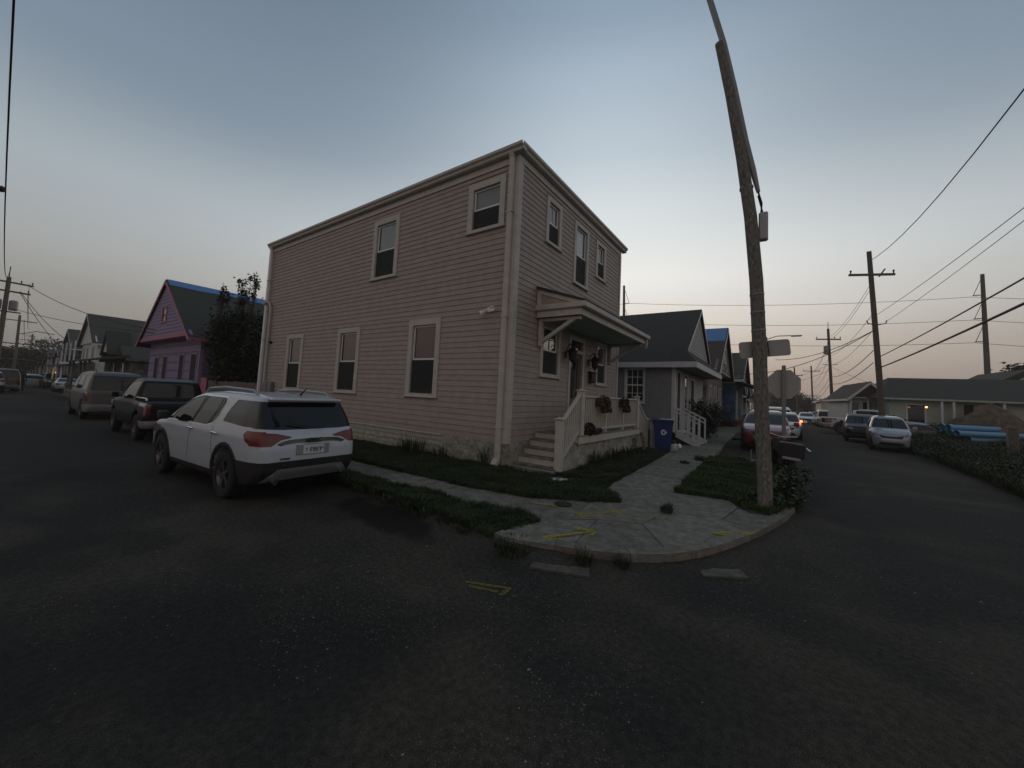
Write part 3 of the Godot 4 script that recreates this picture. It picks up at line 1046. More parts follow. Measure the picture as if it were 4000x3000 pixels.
func make_porch(h: Node) -> void:
	var p: Node = h
	# steps at the near end, then deck, then steps down at the far end
	var deck := MB.new()
	deck.box(Vector3(0.03, 0.72, -5.78), Vector3(1.16, 0.835, -1.18))
	obj(deck, "deck_frame", M.cream_trim, p)
	for k in 9:
		var x := 0.04 + k * 0.131
		pbox("deck_board", M.deck_paint, p, Vector3(x, 0.836, -5.8), Vector3(x + 0.126, 0.866, -1.165), 0.003)
	pbox("deck_fascia", M.cream_trim, p, Vector3(1.16, 0.665, -5.8), Vector3(1.2, 0.86, -1.19), 0.005)
	pbox("porch_base", M.cream_stucco, p, Vector3(0.03, 0.0, -5.75), Vector3(1.1, 0.72, -1.25), 0.01)
	for i in 4:
		var z := -0.23 - 0.24 * i
		var y := 0.215 + 0.163 * i
		pbox("step_riser", M.cream_trim, p, Vector3(0.035, y - 0.19, z - 0.03), Vector3(1.08, y - 0.035, z), 0.003)
		pbox("step_tread", M.deck_paint, p, Vector3(0.035, y - 0.035, z - 0.255), Vector3(1.12, y, z + 0.03), 0.008)
	pbox("step_riser", M.cream_trim, p, Vector3(0.035, 0.69, -1.22), Vector3(1.16, 0.835, -1.19), 0.003)
	pbox("step_pad", M.concrete1, p, Vector3(0.05, 0.0, -0.24), Vector3(1.42, 0.145, 0.06), 0.02)
	var st := MB.new()
	st.t = Transform3D(Basis(Vector3(0, 0, 1), Vector3.UP, Vector3(-1, 0, 0)), Vector3.ZERO)
	st.prism(PackedVector2Array([Vector2(-0.16, 0.06), Vector2(-0.2, 0.17), Vector2(-0.95, 0.68), Vector2(-1.25, 0.7), Vector2(-1.25, 0.06)]), -1.13, -1.085)
	st.prism(PackedVector2Array([Vector2(-5.7, 0.06), Vector2(-5.7, 0.7), Vector2(-6.0, 0.68), Vector2(-6.75, 0.17), Vector2(-6.8, 0.06)]), -1.13, -1.085)
	obj(st, "stringer", M.cream_stucco, p)
	for i in 4:
		var z := -6.75 + 0.24 * i
		var y := 0.215 + 0.163 * i
		pbox("step_tread", M.deck_paint, p, Vector3(0.035, y - 0.035, z - 0.03), Vector3(1.08, y, z + 0.255), 0.006)
	# posts
	var post := func(z: float, y0: float, y1: float, s: float) -> void:
		var o := pbox("newel", M.cream_trim, p, Vector3(1.15 - s, y0, z - s), Vector3(1.15 + s, y1, z + s), 0.008)
		var c := MB.new()
		c.box(Vector3(1.15 - s - 0.025, y1, z - s - 0.025), Vector3(1.15 + s + 0.025, y1 + 0.035, z + s + 0.025), 0.012)
		c.box(Vector3(1.15 - s * 0.6, y1 + 0.03, z - s * 0.6), Vector3(1.15 + s * 0.6, y1 + 0.06, z + s * 0.6), 0.01)
		obj(c, "cap", M.cream_trim, o)
	post.call(-0.33, 0.09, 1.24, 0.075)
	post.call(-1.32, 0.86, 1.88, 0.075)
	post.call(-5.55, 0.86, 1.85, 0.07)
	post.call(-6.7, 0.1, 1.12, 0.06)
	for z in [-2.86, -4.22]:
		pbox("rail_post", M.cream_trim, p, Vector3(1.10, 0.87, z - 0.045), Vector3(1.19, 1.74, z + 0.045), 0.006)
	pbar("handrail", M.cream_trim, p, Vector3(1.15, 1.765, -1.39), Vector3(1.15, 1.765, -5.49), 0.10, 0.05, Vector3.UP, 0.012)
	pbar("bottom_rail", M.cream_trim, p, Vector3(1.15, 0.985, -1.39), Vector3(1.15, 0.985, -5.49), 0.05, 0.06)
	pbar("handrail", M.cream_trim, p, Vector3(1.15, 1.17, -0.40), Vector3(1.15, 1.80, -1.25), 0.09, 0.06, Vector3.UP, 0.01)
	pbar("bottom_rail", M.cream_trim, p, Vector3(1.15, 0.38, -0.40), Vector3(1.15, 0.97, -1.25), 0.05, 0.075)
	pbar("handrail", M.cream_trim, p, Vector3(1.15, 1.72, -5.62), Vector3(1.15, 1.08, -6.64), 0.08, 0.05)
	pbar("bottom_rail", M.cream_trim, p, Vector3(1.15, 0.9, -5.62), Vector3(1.15, 0.3, -6.64), 0.05, 0.06)
	var bal := MB.new()
	bal.box(Vector3(-0.017, 0, -0.017), Vector3(0.017, 1, 0.017))
	var bm := bal.mesh()
	var z := -1.5
	while z > -5.45:
		if abs(z + 2.86) > 0.07 and abs(z + 4.22) > 0.07:
			put_mesh(bm, "baluster", M.cream_trim, p, Transform3D(Basis.from_scale(Vector3(1, 0.74, 1)), Vector3(1.15, 1.01, z)))
		z -= 0.105
	for i in 8:
		var u := (i + 0.7) / 8.4
		put_mesh(bm, "baluster", M.cream_trim, p, Transform3D(Basis.from_scale(Vector3(1, 0.75, 1)), Vector3(1.15, lerpf(0.4, 0.98, u), lerpf(-0.42, -1.24, u))))
		put_mesh(bm, "baluster", M.cream_trim, p, Transform3D(Basis.from_scale(Vector3(1, 0.75, 1)), Vector3(1.15, lerpf(0.92, 0.32, u), lerpf(-5.64, -6.62, u))))
	# canopy: shed roof on brackets, box gutter round it, painted soffit
	var z0 := -0.98
	var z1 := -6.1
	var rf := MB.new()
	rf.t = Transform3D(Basis(Vector3(1, 0, 0), Vector3.UP, Vector3(0, 0, 1)), Vector3.ZERO)
	rf.prism(PackedVector2Array([Vector2(0.04, 4.36), Vector2(0.04, 4.43), Vector2(1.36, 3.97), Vector2(1.36, 3.92)]), z1 - 0.03, z0 + 0.05)
	obj(rf, "canopy_roof", M.flat_roof, p)
	var tri := MB.new()
	tri.prism(PackedVector2Array([Vector2(0.04, 3.93), Vector2(0.04, 4.35), Vector2(1.25, 3.93)]), z0 - 0.05, z0 - 0.01)
	tri.prism(PackedVector2Array([Vector2(0.04, 3.93), Vector2(0.04, 4.35), Vector2(1.25, 3.93)]), z1 + 0.05, z1 + 0.09)
	obj(tri, "canopy_end", M.pink_board1, p)
	pbar("canopy_trim", M.cream_trim, p, Vector3(0.10, 4.29, z0 + 0.0), Vector3(1.27, 3.90, z0 + 0.0), 0.03, 0.10)
	pbox("canopy_trim", M.cream_trim, p, Vector3(0.04, 3.94, z0 - 0.012), Vector3(0.16, 4.36, z0 + 0.012))
	for s in [[Vector3(0.04, 3.64, z0 - 0.05), Vector3(1.24, 3.80, z0 + 0.0)], [Vector3(1.18, 3.64, z1), Vector3(1.24, 3.80, z0 - 0.051)], [Vector3(0.04, 3.64, z1), Vector3(1.18, 3.80, z1 + 0.05)]]:
		pbox("canopy_fascia", M.cream_trim, p, s[0], s[1], 0.004)
	pbox("canopy_gutter", M.cream_trim, p, Vector3(0.02, 3.80, z0 - 0.04), Vector3(1.3, 3.935, z0 + 0.07), 0.02)
	pbox("canopy_gutter", M.cream_trim, p, Vector3(1.2, 3.80, z1 - 0.05), Vector3(1.37, 3.937, z0 + 0.071), 0.02)
	pbox("soffit", M.aqua_soffit, p, Vector3(0.041, 3.655, z1 + 0.05), Vector3(1.18, 3.68, z0 - 0.05))
	for zz in [z0 - 0.16, z1 + 0.2]:
		var b := MB.new()
		b.box(Vector3(0.04, 2.95, zz - 0.055), Vector3(0.13, 3.64, zz + 0.055), 0.008)
		b.bar(Vector3(0.1, 3.05, zz), Vector3(1.02, 3.60, zz), 0.09, 0.09, Vector3.UP, 0.006)
		b.box(Vector3(0.13, 3.56, zz - 0.05), Vector3(1.16, 3.64, zz + 0.05), 0.006)
		obj(b, "bracket", M.cream_trim, p)
	ptube("canopy_spout", M.cream_trim, p, [Vector3(1.28, 3.82, z1 + 0.08), Vector3(1.28, 3.62, z1 + 0.08), Vector3(1.24, 3.52, z1 + 0.04)], 0.045)
	# things on the porch
	var mbx := thing("wall_mailbox", "black mailbox on the porch wall between door and window", "mailbox", Vector3(0.045, 2.22, -4.38))
	pbox("body", M.black_plastic, mbx, Vector3(0, 0, -0.15), Vector3(0.12, 0.32, 0.15), 0.02)
	pbar("lid", M.black_plastic, mbx, Vector3(0.0, 0.36, 0), Vector3(0.15, 0.31, 0), 0.34, 0.02)
	for q in [[Vector3(0.045, 2.92, -2.62), "dark lantern on the porch wall left of the door"], [Vector3(0.045, 2.84, -4.2), "dark lantern on the porch wall right of the door"]]:
		var la := thing("porch_lantern", q[1], "lantern", q[0], 0, "lanterns beside the front door")
		pbox("plate", M.iron, la, Vector3(0, -0.1, -0.055), Vector3(0.02, 0.1, 0.055), 0.004)
		var lm := MB.new()
		lm.t = Transform3D(Basis.IDENTITY, Vector3(0.2, -0.16, 0))
		lm.lathe([Vector2(0.0, -0.1), Vector2(0.02, -0.07), Vector2(0.05, -0.03), Vector2(0.085, 0.0), Vector2(0.13, 0.22), Vector2(0.155, 0.24), Vector2(0.1, 0.31), Vector2(0.04, 0.35), Vector2(0.03, 0.41), Vector2(0.0, 0.45)], 8)
		obj(lm, "shade", M.iron, la)
		ptube("arm", M.iron, la, [Vector3(0, 0.0, 0), Vector3(0.06, 0.24, 0), Vector3(0.15, 0.3, 0), Vector3(0.2, 0.26, 0)], 0.014)
		for k in 3:
			ptube("scroll", M.iron, la, [Vector3(0.2, 0.2, 0), Vector3(0.2 + 0.1 * cos(k * 2.1), 0.3, 0.1 * sin(k * 2.1)), Vector3(0.2 + 0.13 * cos(k * 2.1), 0.22, 0.13 * sin(k * 2.1))], 0.01, 5)
	for q in [[-2.42, 0.66, "long planter of brown plants hung on the porch rail beside the top newel"], [-3.98, 0.40, "short planter of brown plants hung on the middle of the porch rail"]]:
		var rp := thing("rail_planter", q[2], "planter", Vector3(1.27, 1.56, q[0]), 0, "planters hung on the porch rail")
		var bx := MB.new()
		bx.box(Vector3(-0.09, -0.02, -q[1] * 0.5), Vector3(0.09, 0.14, q[1] * 0.5), 0.02)
		obj(bx, "trough", M.terracotta, rp)
		leaves(rp, "foliage", Vector3(0, 0.12, 0), Vector3(0.14, 0.14, q[1] * 0.52), 240, 0.07, Color(0.05, 0.03, 0.018), false)
		leaves(rp, "foliage", Vector3(0.08, -0.05, 0), Vector3(0.1, 0.12, q[1] * 0.48), 160, 0.07, Color(0.045, 0.028, 0.018), true)
	var dp := thing("dry_plant", "low brown dried plant on the near end of the porch deck", "plant", Vector3(1.1, 0.868, -1.75))
	leaves(dp, "foliage", Vector3(0.08, 0.12, 0), Vector3(0.13, 0.16, 0.26), 420, 0.07, Color(0.05, 0.036, 0.022), false)
	leaves(dp, "foliage", Vector3(0.08, 0.06, -0.45), Vector3(0.12, 0.1, 0.3), 260, 0.06, Color(0.045, 0.034, 0.022), false)
	pbox("tray", M.terracotta, dp, Vector3(-0.08, 0.0, -0.6), Vector3(0.12, 0.04, 0.2), 0.01)

# ---------------------------------------------------------------- foliage
# small leaf faces spread through an ellipsoid; drooping ones hang down
func leaves(parent: Node, called: String, at: Vector3, r: Vector3, count: int, size: float, c: Color, droop := false, m: Material = null) -> MeshInstance3D:
	var b := MB.new()
	b.colored = true
	for i in count:
		var d := Vector3(rnd(-1, 1), rnd(-1, 1), rnd(-1, 1))
		while d.length() > 1.0:
			d = Vector3(rnd(-1, 1), rnd(-1, 1), rnd(-1, 1))
		d = d.normalized() * pow(d.length(), 0.45)
		var p := at + d * r
		if droop:
			p.y -= 0.5 * r.y * (d.x * d.x + d.z * d.z)
		leaf(b, p, size * rnd(0.6, 1.3), c * rnd(0.7, 1.35), droop)
	return obj(b, called, M.leaf if m == null else m, parent)

func leaf(b: MB, p: Vector3, s: float, c: Color, droop := false) -> void:
	b.col = Color(c.r, c.g, c.b)
	var f := Vector3(rnd(-1, 1), rnd(-0.7, 0.7), rnd(-1, 1)).normalized()
	if droop:
		f = Vector3(f.x * 0.6, -abs(f.y) - 0.4, f.z * 0.6).normalized()
	var up := Vector3(rnd(-0.7, 0.7), 1, rnd(-0.7, 0.7)).normalized()
	var w := f.cross(up).normalized() * s * 0.32
	var up2 := w.cross(f).normalized() * s * 0.12
	var a := p - f * s * 0.5
	var e := p + f * s * 0.5
	var l := p + w + up2
	var r := p - w + up2
	b.tri(a, l, e)
	b.tri(a, e, r)

# ---------------------------------------------------------------- neighbouring houses
# local axes of a house: x to the right along its front, y up, z out of the front (front wall at z = 0)
func house_node(called: String, label: String, at: Vector3, face: String, category := "house") -> Node3D:
	var o := thing(called, label, category)
	o.transform = wall_axes(at, face)
	return o

# body with a gable towards the front; out is how far the gable stands before the wall
func gable_body(h: Node, w: float, dep: float, y0: float, wh: float, rh: float, wallm: Material, roofm: Material, gablem: Material, trimm: Material, holes := [], out := 0.4, eave := 0.35, over := 0.3, side_holes := []) -> void:
	var I := Transform3D.IDENTITY
	wall_panel(h, I, 0, w, y0, wh, holes, wallm)
	wall_panel(h, wall_axes(Vector3(w, 0, -0.141), "+x"), 0, dep - 0.141, y0, wh, side_holes, wallm)
	wall_panel(h, wall_axes(Vector3(0, 0, -dep), "-x"), 0, dep - 0.141, y0, wh, [], wallm)
	wall_panel(h, wall_axes(Vector3(w - 0.141, 0, -dep), "-z"), 0, w - 0.282, y0, wh, [], wallm)
	pbox("foundation", M.dark_gap, h, Vector3(0.1, -0.3, -dep + 0.1), Vector3(w - 0.1, y0, -0.1))
	pbox("ceiling", M.dark_gap, h, Vector3(0.14, wh - 0.15, -dep + 0.14), Vector3(w - 0.14, wh - 0.05, -0.15))
	# gable ends
	var g := MB.new()
	g.prism(PackedVector2Array([Vector2(-eave * 0.4, wh), Vector2(w + eave * 0.4, wh), Vector2(w * 0.5, rh - 0.05)]), out - 0.12, out)
	g.prism(PackedVector2Array([Vector2(0, wh), Vector2(w, wh), Vector2(w * 0.5, rh - 0.05)]), -dep, -dep + 0.12)
	obj(g, "gable", gablem, h)
	if out > 0.15:
		pbox("soffit", trimm, h, Vector3(-eave * 0.4, wh - 0.06, -0.02), Vector3(w + eave * 0.4, wh - 0.002, out))
	# two roof slopes
	var sl := (rh - wh) / (w * 0.5)
	var zf := out + over
	for s in 2:
		var r := MB.new()
		var xe := -eave if s == 0 else w + eave
		var ye := wh - sl * eave
		var th := 0.10
		var a := Vector3(xe, ye, zf)
		var b := Vector3(w * 0.5, rh, zf)
		var up := Vector3(0, th, 0)
		var bk := Vector3(0, 0, -dep - zf - 0.3)
		if s == 1:
			r.quad(a + up, a + bk + up, b + bk + up, b + up)
			r.quad(a, b, b + bk, a + bk)
			r.quad(a, a + up, b + up, b)
			r.quad(a, a + bk, a + bk + up, a + up)
			r.quad(a + bk, b + bk, b + bk + up, a + bk + up)
		else:
			r.quad(a + up, b + up, b + bk + up, a + bk + up)
			r.quad(a, a + bk, b + bk, b)
			r.quad(a, b, b + up, a + up)
			r.quad(a, a + up, a + bk + up, a + bk)
			r.quad(a + bk, a + bk + up, b + bk + up, b + bk)
		obj(r, "roof", roofm, h)
		# rake board and eave fascia
		pbar("rake_board", trimm, h, a + Vector3(0, -0.03, 0.012), b + Vector3(0, -0.03, 0.012), 0.02, 0.17)
		pbar("fascia", trimm, h, a + Vector3(0.012 if s == 1 else -0.012, 0.03, 0), a + bk + Vector3(0.012 if s == 1 else -0.012, 0.03, 0), 0.02, 0.16)

func far_window(h: Node, t: Transform3D, r: Rect2, m: Material, trim: Material, depth := 0.06) -> void:
	var b := MB.new()
	b.t = t
	var e := 0.09
	b.box(Vector3(r.position.x - e, r.position.y - e, 0), Vector3(r.position.x, r.end.y + e, depth))
	b.box(Vector3(r.end.x, r.position.y - e, 0), Vector3(r.end.x + e, r.end.y + e, depth))
	b.box(Vector3(r.position.x, r.end.y, 0), Vector3(r.end.x, r.end.y + e, depth - 0.002))
	b.box(Vector3(r.position.x, r.position.y - e, 0), Vector3(r.end.x, r.position.y, depth - 0.002))
	var w := obj(b, "window", trim, h)
	var g := MB.new()
	g.t = t
	g.box(Vector3(r.position.x, r.position.y, 0.002), Vector3(r.end.x, r.end.y, 0.02))
	obj(g, "pane", m, w)

func porch_posts(h: Node, xs: Array, z: float, y0: float, y1: float, m: Material, s := 0.07) -> void:
	for x in xs:
		pbox("post", m, h, Vector3(x - s, y0, z - s), Vector3(x + s, y1, z + s), 0.01)

func make_grey_house() -> void:
	# faces the side street (+x); its long side looks at the corner house
	var h := house_node("grey_house", "grey clapboard house with dark gable roof and white porch stairs next door", Vector3(1.48, 0, -9.2), "+x")
	var w := 6.7
	var dep := 14.0
	var y0 := 0.62
	var wh := 3.22
	var dA := Rect2(0.42, y0 + 0.02, 0.62, 2.35)
	var dB := Rect2(3.3, y0 + 0.02, 0.8, 2.2)
	var wB := Rect2(1.9, 1.35, 0.6, 1.6)
	wall_panel(h, Transform3D.IDENTITY, 0, w, y0, wh, [dA, dB, wB], M.grey_board)
	wall_panel(h, wall_axes(Vector3(w, 0, -0.141), "+x"), 0, dep - 0.141, y0, wh, [], M.grey_board)
	wall_panel(h, wall_axes(Vector3(w - 0.141, 0, -dep), "-z"), 0, w - 0.282, y0, wh, [], M.grey_board)
	# long side: local "-x" face, its own x grows towards the street
	var ts := wall_axes(Vector3(0, 0, -dep), "-x")
	var sw := Rect2(dep - 1.98, 1.66, 0.86, 1.50)
	var sw2 := Rect2(dep - 6.2, 1.66, 0.86, 1.50)
	wall_panel(h, ts, 0, dep - 0.141, y0, wh, [inner(sw, 0.06, 0.05), inner(sw2, 0.06, 0.05)], M.grey_board)
	clad(h, ts, 0, dep - 0.08, y0, wh, 0.118, [sw, sw2], [M.grey_board], "clapboard", 0.024)
	clad(h, Transform3D.IDENTITY, 0.1, w, y0, wh, 0.118, [dA.grow(0.08), dB.grow(0.08), wB.grow(0.08)], [M.grey_gable], "clapboard", 0.024)
	window(h, ts, sw, {"casing": 0.06, "foot": 0.05, "trim": M.white_trim, "bars0": [3, 2], "bars1": [3, 2], "glass0": M.dark_glass, "glass1": M.dark_glass})
	window(h, ts, sw2, {"casing": 0.06, "foot": 0.05, "trim": M.white_trim, "bars0": [3, 2], "bars1": [3, 2], "glass0": M.dark_glass, "glass1": M.dark_glass})
	for s in [-0.44, 0.9]:
		pbox("shutter", M.grey_board, h, Vector3(-0.04, 1.7, -(1.98 - s) ), Vector3(-0.025, 3.1, -(1.98 - s) + 0.38), 0.004) if s < 0 else null
	pbox("foundation", M.dark_gap, h, Vector3(0.3, -0.3, -dep + 0.2), Vector3(w - 0.2, y0, -0.5))
	for k in 5:
		pbox("pier", M.terracotta, h, Vector3(0.02, -0.1, -0.6 - k * 2.4), Vector3(0.3, y0, -0.2 - k * 2.4), 0.01)
	pbox("ceiling", M.dark_gap, h, Vector3(0.14, wh - 0.1, -dep + 0.14), Vector3(w - 0.14, wh - 0.02, -0.15))
	pbox("corner_post", M.white_trim, h, Vector3(-0.03, y0 - 0.04, -0.08), Vector3(0.1, wh, 0.06), 0.008)
	# roof: gable over the house, boarded gable wall, sloping skirt over the porch
	var gy := 3.92
	var px := 3.5
	var py := 6.12
	var g := MB.new()
	g.prism(PackedVector2Array([Vector2(0.45, gy - 0.06), Vector2(w - 0.35, gy - 0.06), Vector2(px, py - 0.1)]), 0.2, 0.31)
	obj(g, "gable", M.grey_gable, h)
	clad(h, Transform3D(Basis.IDENTITY, Vector3(0, 0, 0.31)), 0.5, w - 0.4, gy - 0.05, py - 0.15, 0.15, [], [M.grey_gable], "gable_board", 0.024, [px, gy - 0.05, py - 0.05, 0.42, w - 0.32])
	var e0 := Vector3(-0.35, 3.27, 0)
	var e1 := Vector3(w + 0.4, 3.27, 0)
	for s in 2:
		var r := MB.new()
		var up := Vector3(0, 0.09, 0)
		var a: Vector3 = (e0 if s == 0 else e1)
		var b := Vector3(px, py, 0)
		var fz := Vector3(0, 0, 0.42)
		var bz := Vector3(0, 0, -dep - 0.3)
		if s == 0:
			r.quad(a + bz + up, a + fz + up, b + fz + up, b + bz + up)
			r.quad(a + fz, a + bz, b + bz, b + fz)
			r.quad(a + fz, b + fz, b + fz + up, a + fz + up)
			r.quad(a + bz, a + fz, a + fz + up, a + bz + up)
		else:
			r.quad(a + fz + up, a + bz + up, b + bz + up, b + fz + up)
			r.quad(a + bz, a + fz, b + fz, b + bz)
			r.quad(b + fz, a + fz, a + fz + up, b + fz + up)
			r.quad(a + fz, a + bz, a + bz + up, a + fz + up)
		obj(r, "roof", M.shingle_dark, h)
		pbar("rake_board", M.white_trim, h, (Vector3(0.45, gy - 0.05, 0.43) if s == 0 else Vector3(w - 0.35, gy - 0.05, 0.43)), Vector3(px, py - 0.02, 0.43), 0.02, 0.09)
	pbar("fascia", M.white_trim, h, Vector3(-0.37, 3.23, -dep - 0.3), Vector3(-0.37, 3.23, 0.86), 0.03, 0.22)
	pbar("fascia", M.white_trim, h, Vector3(w + 0.42, 3.23, -dep - 0.3), Vector3(w + 0.42, 3.23, 0.86), 0.03, 0.22)
	pbar("fascia", M.white_trim, h, Vector3(-0.385, 3.23, 0.87), Vector3(w + 0.435, 3.23, 0.87), 0.03, 0.22)
	pbox("porch_soffit", M.grey_board, h, Vector3(-0.35, 3.16, 0.04), Vector3(w + 0.4, 3.18, 0.85))
	var sk := MB.new()
	sk.quad(Vector3(-0.36, 3.34, 0.86), Vector3(w + 0.41, 3.34, 0.86), Vector3(w - 0.2, 3.95, 0.3), Vector3(0.3, 3.95, 0.3))
	sk.quad(Vector3(-0.36, 3.34, 0.86), Vector3(0.3, 3.95, 0.3), Vector3(0.3, 3.95, -0.1), Vector3(-0.36, 3.34, -0.1))
	sk.quad(Vector3(w + 0.41, 3.34, -0.1), Vector3(w - 0.2, 3.95, -0.1), Vector3(w - 0.2, 3.95, 0.3), Vector3(w + 0.41, 3.34, 0.86))
	sk.quad(Vector3(-0.36, 3.33, 0.0), Vector3(w + 0.41, 3.33, 0.0), Vector3(w + 0.41, 3.33, 0.85), Vector3(-0.36, 3.33, 0.85))
	obj(sk, "porch_roof", M.shingle_dark, h)
	# doors and a glazed door that catches the sky
	for d in [dA, dB]:
		far_window(h, Transform3D.IDENTITY, d, M.shutter_dark, M.white_trim, 0.05)
	far_window(h, Transform3D.IDENTITY, wB, M.film_pane, M.white_trim, 0.05)
	# porch landing and stairs down to the pavement
	pbox("landing", M.white_trim, h, Vector3(0.2, y0 - 0.12, 0.0), Vector3(1.7, y0, 0.2), 0.01)
	for i in 3:
		pbox("step_tread", M.grey_gable, h, Vector3(0.2, y0 - 0.14 * (i + 1) - 0.04, 0.2 + i * 0.24), Vector3(1.6, y0 - 0.14 * (i + 1), 0.46 + i * 0.24), 0.006)
	for x in [0.15, 1.62]:
		var st := MB.new()
		st.bar(Vector3(x, y0 - 0.1, 0.1), Vector3(x, 0.14, 0.95), 0.05, 0.24)
		obj(st, "stringer", M.white_trim, h)
		pbar("handrail", M.white_trim, h, Vector3(x, y0 + 0.92, 0.05), Vector3(x, 1.12, 0.9), 0.06, 0.07)
		pbar("bottom_rail", M.white_trim, h, Vector3(x, y0 + 0.76, 0.07), Vector3(x, 0.97, 0.88), 0.05, 0.05)
		for k in 5:
			var zz := 0.1 + k * 0.2
			pbox("rail_post", M.white_trim, h, Vector3(x - 0.03, y0 - 0.1 - k * 0.085, zz - 0.03), Vector3(x + 0.03, y0 + 0.88 - k * 0.09, zz + 0.03), 0.005)

func make_row_houses() -> void:
	# ---- left street, same side as the corner house, fronts towards +z
	var pu := house_node("purple_house", "purple clapboard house with pink trim and a blue tarp along its ridge", Vector3(-29.4, 0, 0), "+z")
	var hl := [Rect2(1.5, 1.5, 0.8, 1.45), Rect2(3.3, 1.5, 0.75, 1.5), Rect2(6.4, 1.45, 0.75, 1.6), Rect2(8.35, 0.75, 0.85, 2.3)]
	gable_body(pu, 9.6, 17.0, 0.5, 4.0, 7.4, M.purple_dark, M.shingle_green, M.purple_board, M.pink_paint, hl, 0.55, 0.4, 0.12)
	var big := []
	for r in hl:
		big.append(r.grow(0.07))
	clad(pu, Transform3D.IDENTITY, 0.1, 9.5, 0.5, 3.95, 0.16, big, [M.purple_board, M.purple_dark, M.purple_board], "clapboard", 0.03)
	clad(pu, Transform3D(Basis.IDENTITY, Vector3(0, 0, 0.55)), 0.3, 9.3, 4.12, 7.15, 0.2, [Rect2(4.5, 4.9, 0.95, 1.0)], [M.purple_board], "gable_board", 0.03, [4.8, 4.05, 7.3, 0.1, 9.5])
	far_window(pu, Transform3D(Basis.IDENTITY, Vector3(0, 0, 0.551)), Rect2(4.6, 5.0, 0.75, 0.8), M.dark_glass, M.pink_paint)
	pbox("band", M.pink_paint, pu, Vector3(-0.1, 3.95, 0.551), Vector3(9.7, 4.16, 0.6), 0.01)
	for r in hl:
		far_window(pu, Transform3D.IDENTITY, r, M.shutter_dark, M.purple_board, 0.05)
	pbox("panel", M.plywood, pu, Vector3(8.3, 0.6, 0.05), Vector3(9.3, 1.45, 0.075), 0.005)
	pbox("panel", M.plywood, pu, Vector3(1.4, 0.6, 0.05), Vector3(2.4, 1.45, 0.075), 0.005)
	pbox("corner_board", M.purple_board, pu, Vector3(9.48, 0.5, -0.12), Vector3(9.62, 3.95, 0.04), 0.006)
	# sheet of blue tarp folded over the ridge
	var tp := MB.new()
	var ts := 3.4 / 4.8
	for s in 2:
		for k in 12:
			var za := 0.6 - k * 1.45
			var zb := 0.6 - (k + 1) * 1.45
			var wa := 0.55 + 0.08 * sin(k * 2.3)
			var wb := 0.55 + 0.08 * sin((k + 1) * 2.3)
			var sg := 1.0 if s == 0 else -1.0
			var pa := [Vector3(4.8, 7.53, za), Vector3(4.8 + wa * sg, 7.53 - wa * ts, za), Vector3(4.8 + wb * sg, 7.53 - wb * ts, zb), Vector3(4.8, 7.53, zb)]
			if s == 0:
				tp.quad(pa[0], pa[1], pa[2], pa[3])
			else:
				tp.quad(pa[3], pa[2], pa[1], pa[0])
			var dn := Vector3(0, -0.02, 0)
			tp.quad(pa[1], pa[1] + dn, pa[2] + dn, pa[2])
	obj(tp, "ridge_tarp", M.blue_tarp, pu)
	# pink gate panel and grey board fence between purple house and corner house
	var gt := thing("pink_gate", "bright pink gate panel at the corner of the purple house", "gate", Vector3(-19.65, 0.1, -0.1))
	for k in 4:
		pbox("board", M.pink_paint, gt, Vector3(k * 0.21, 0, 0), Vector3(k * 0.21 + 0.2, 1.75 - 0.02 * (k % 2), 0.03), 0.004)
	var fe := thing("board_fence", "weathered grey board fence between the purple house and the corner house", "fence", Vector3(-18.75, 0.1, -0.15))
	for k in 42:
		pbox("picket", M.fence_wood, fe, Vector3(k * 0.148, 0, 0), Vector3(k * 0.148 + 0.14, 1.6 + rnd(-0.025, 0.025), 0.022), 0.004)
	pbox("rail", M.fence_wood, fe, Vector3(0, 0.4, -0.05), Vector3(6.2, 0.49, -0.001))
	pbox("rail", M.fence_wood, fe, Vector3(0, 1.25, -0.05), Vector3(6.2, 1.34, -0.001))
	# small sage cottage with a dormer and a porch on posts
	var sg := house_node("sage_cottage", "small dark sage cottage with a peaked dormer and porch posts", Vector3(-43.5, 0, 0.0), "+z")
	gable_body(sg, 9.0, 14.0, 0.5, 3.1, 5.2, M.sage_board, M.shingle_dark, M.sage_board, M.sage_board, [], 0.1, 0.4, 0.2)
	var dm := MB.new()
	dm.prism(PackedVector2Array([Vector2(5.2, 3.5), Vector2(7.4, 3.5), Vector2(6.3, 5.0)]), 0.3, 0.9)
	obj(dm, "dormer", M.pale_board, sg)
	for s in [-1.0, 1.0]:
		pbar("dormer_roof", M.shingle_dark, sg, Vector3(6.3 + 1.35 * s, 3.25, 0.35), Vector3(6.3, 5.12, 0.35), 1.4, 0.1, Vector3(s, 0.7, 0))
	var prf := MB.new()
	prf.prism(PackedVector2Array([Vector2(0.1, 3.3), Vector2(2.2, 2.75), Vector2(2.2, 2.65), Vector2(0.1, 3.1)]), -0.3, 9.3)
	var pro := obj(prf, "porch_roof", M.shingle_dark, sg)
	pro.transform = Transform3D(Basis(Vector3(0, 0, 1), Vector3.UP, Vector3(-1, 0, 0)), Vector3(9.0, 0, 0))
	porch_posts(sg, [0.2, 1.9, 5.2, 7.0, 8.8], 2.0, 0.4, 2.7, M.sage_board)
	pbox("porch_floor", M.deck_paint, sg, Vector3(0, 0.0, 0.05), Vector3(9.0, 0.45, 2.15))
	for r in [Rect2(1.2, 0.6, 0.8, 2.1), Rect2(3.4, 1.1, 0.8, 1.6), Rect2(6.6, 0.6, 0.8, 2.1)]:
		far_window(sg, Transform3D.IDENTITY, r, M.dark_glass, M.pale_board)
	# tall white house
	var wt := house_node("white_house", "tall white two storey house with dark roof along the left street", Vector3(-61.0, 0, -0.6), "+z")
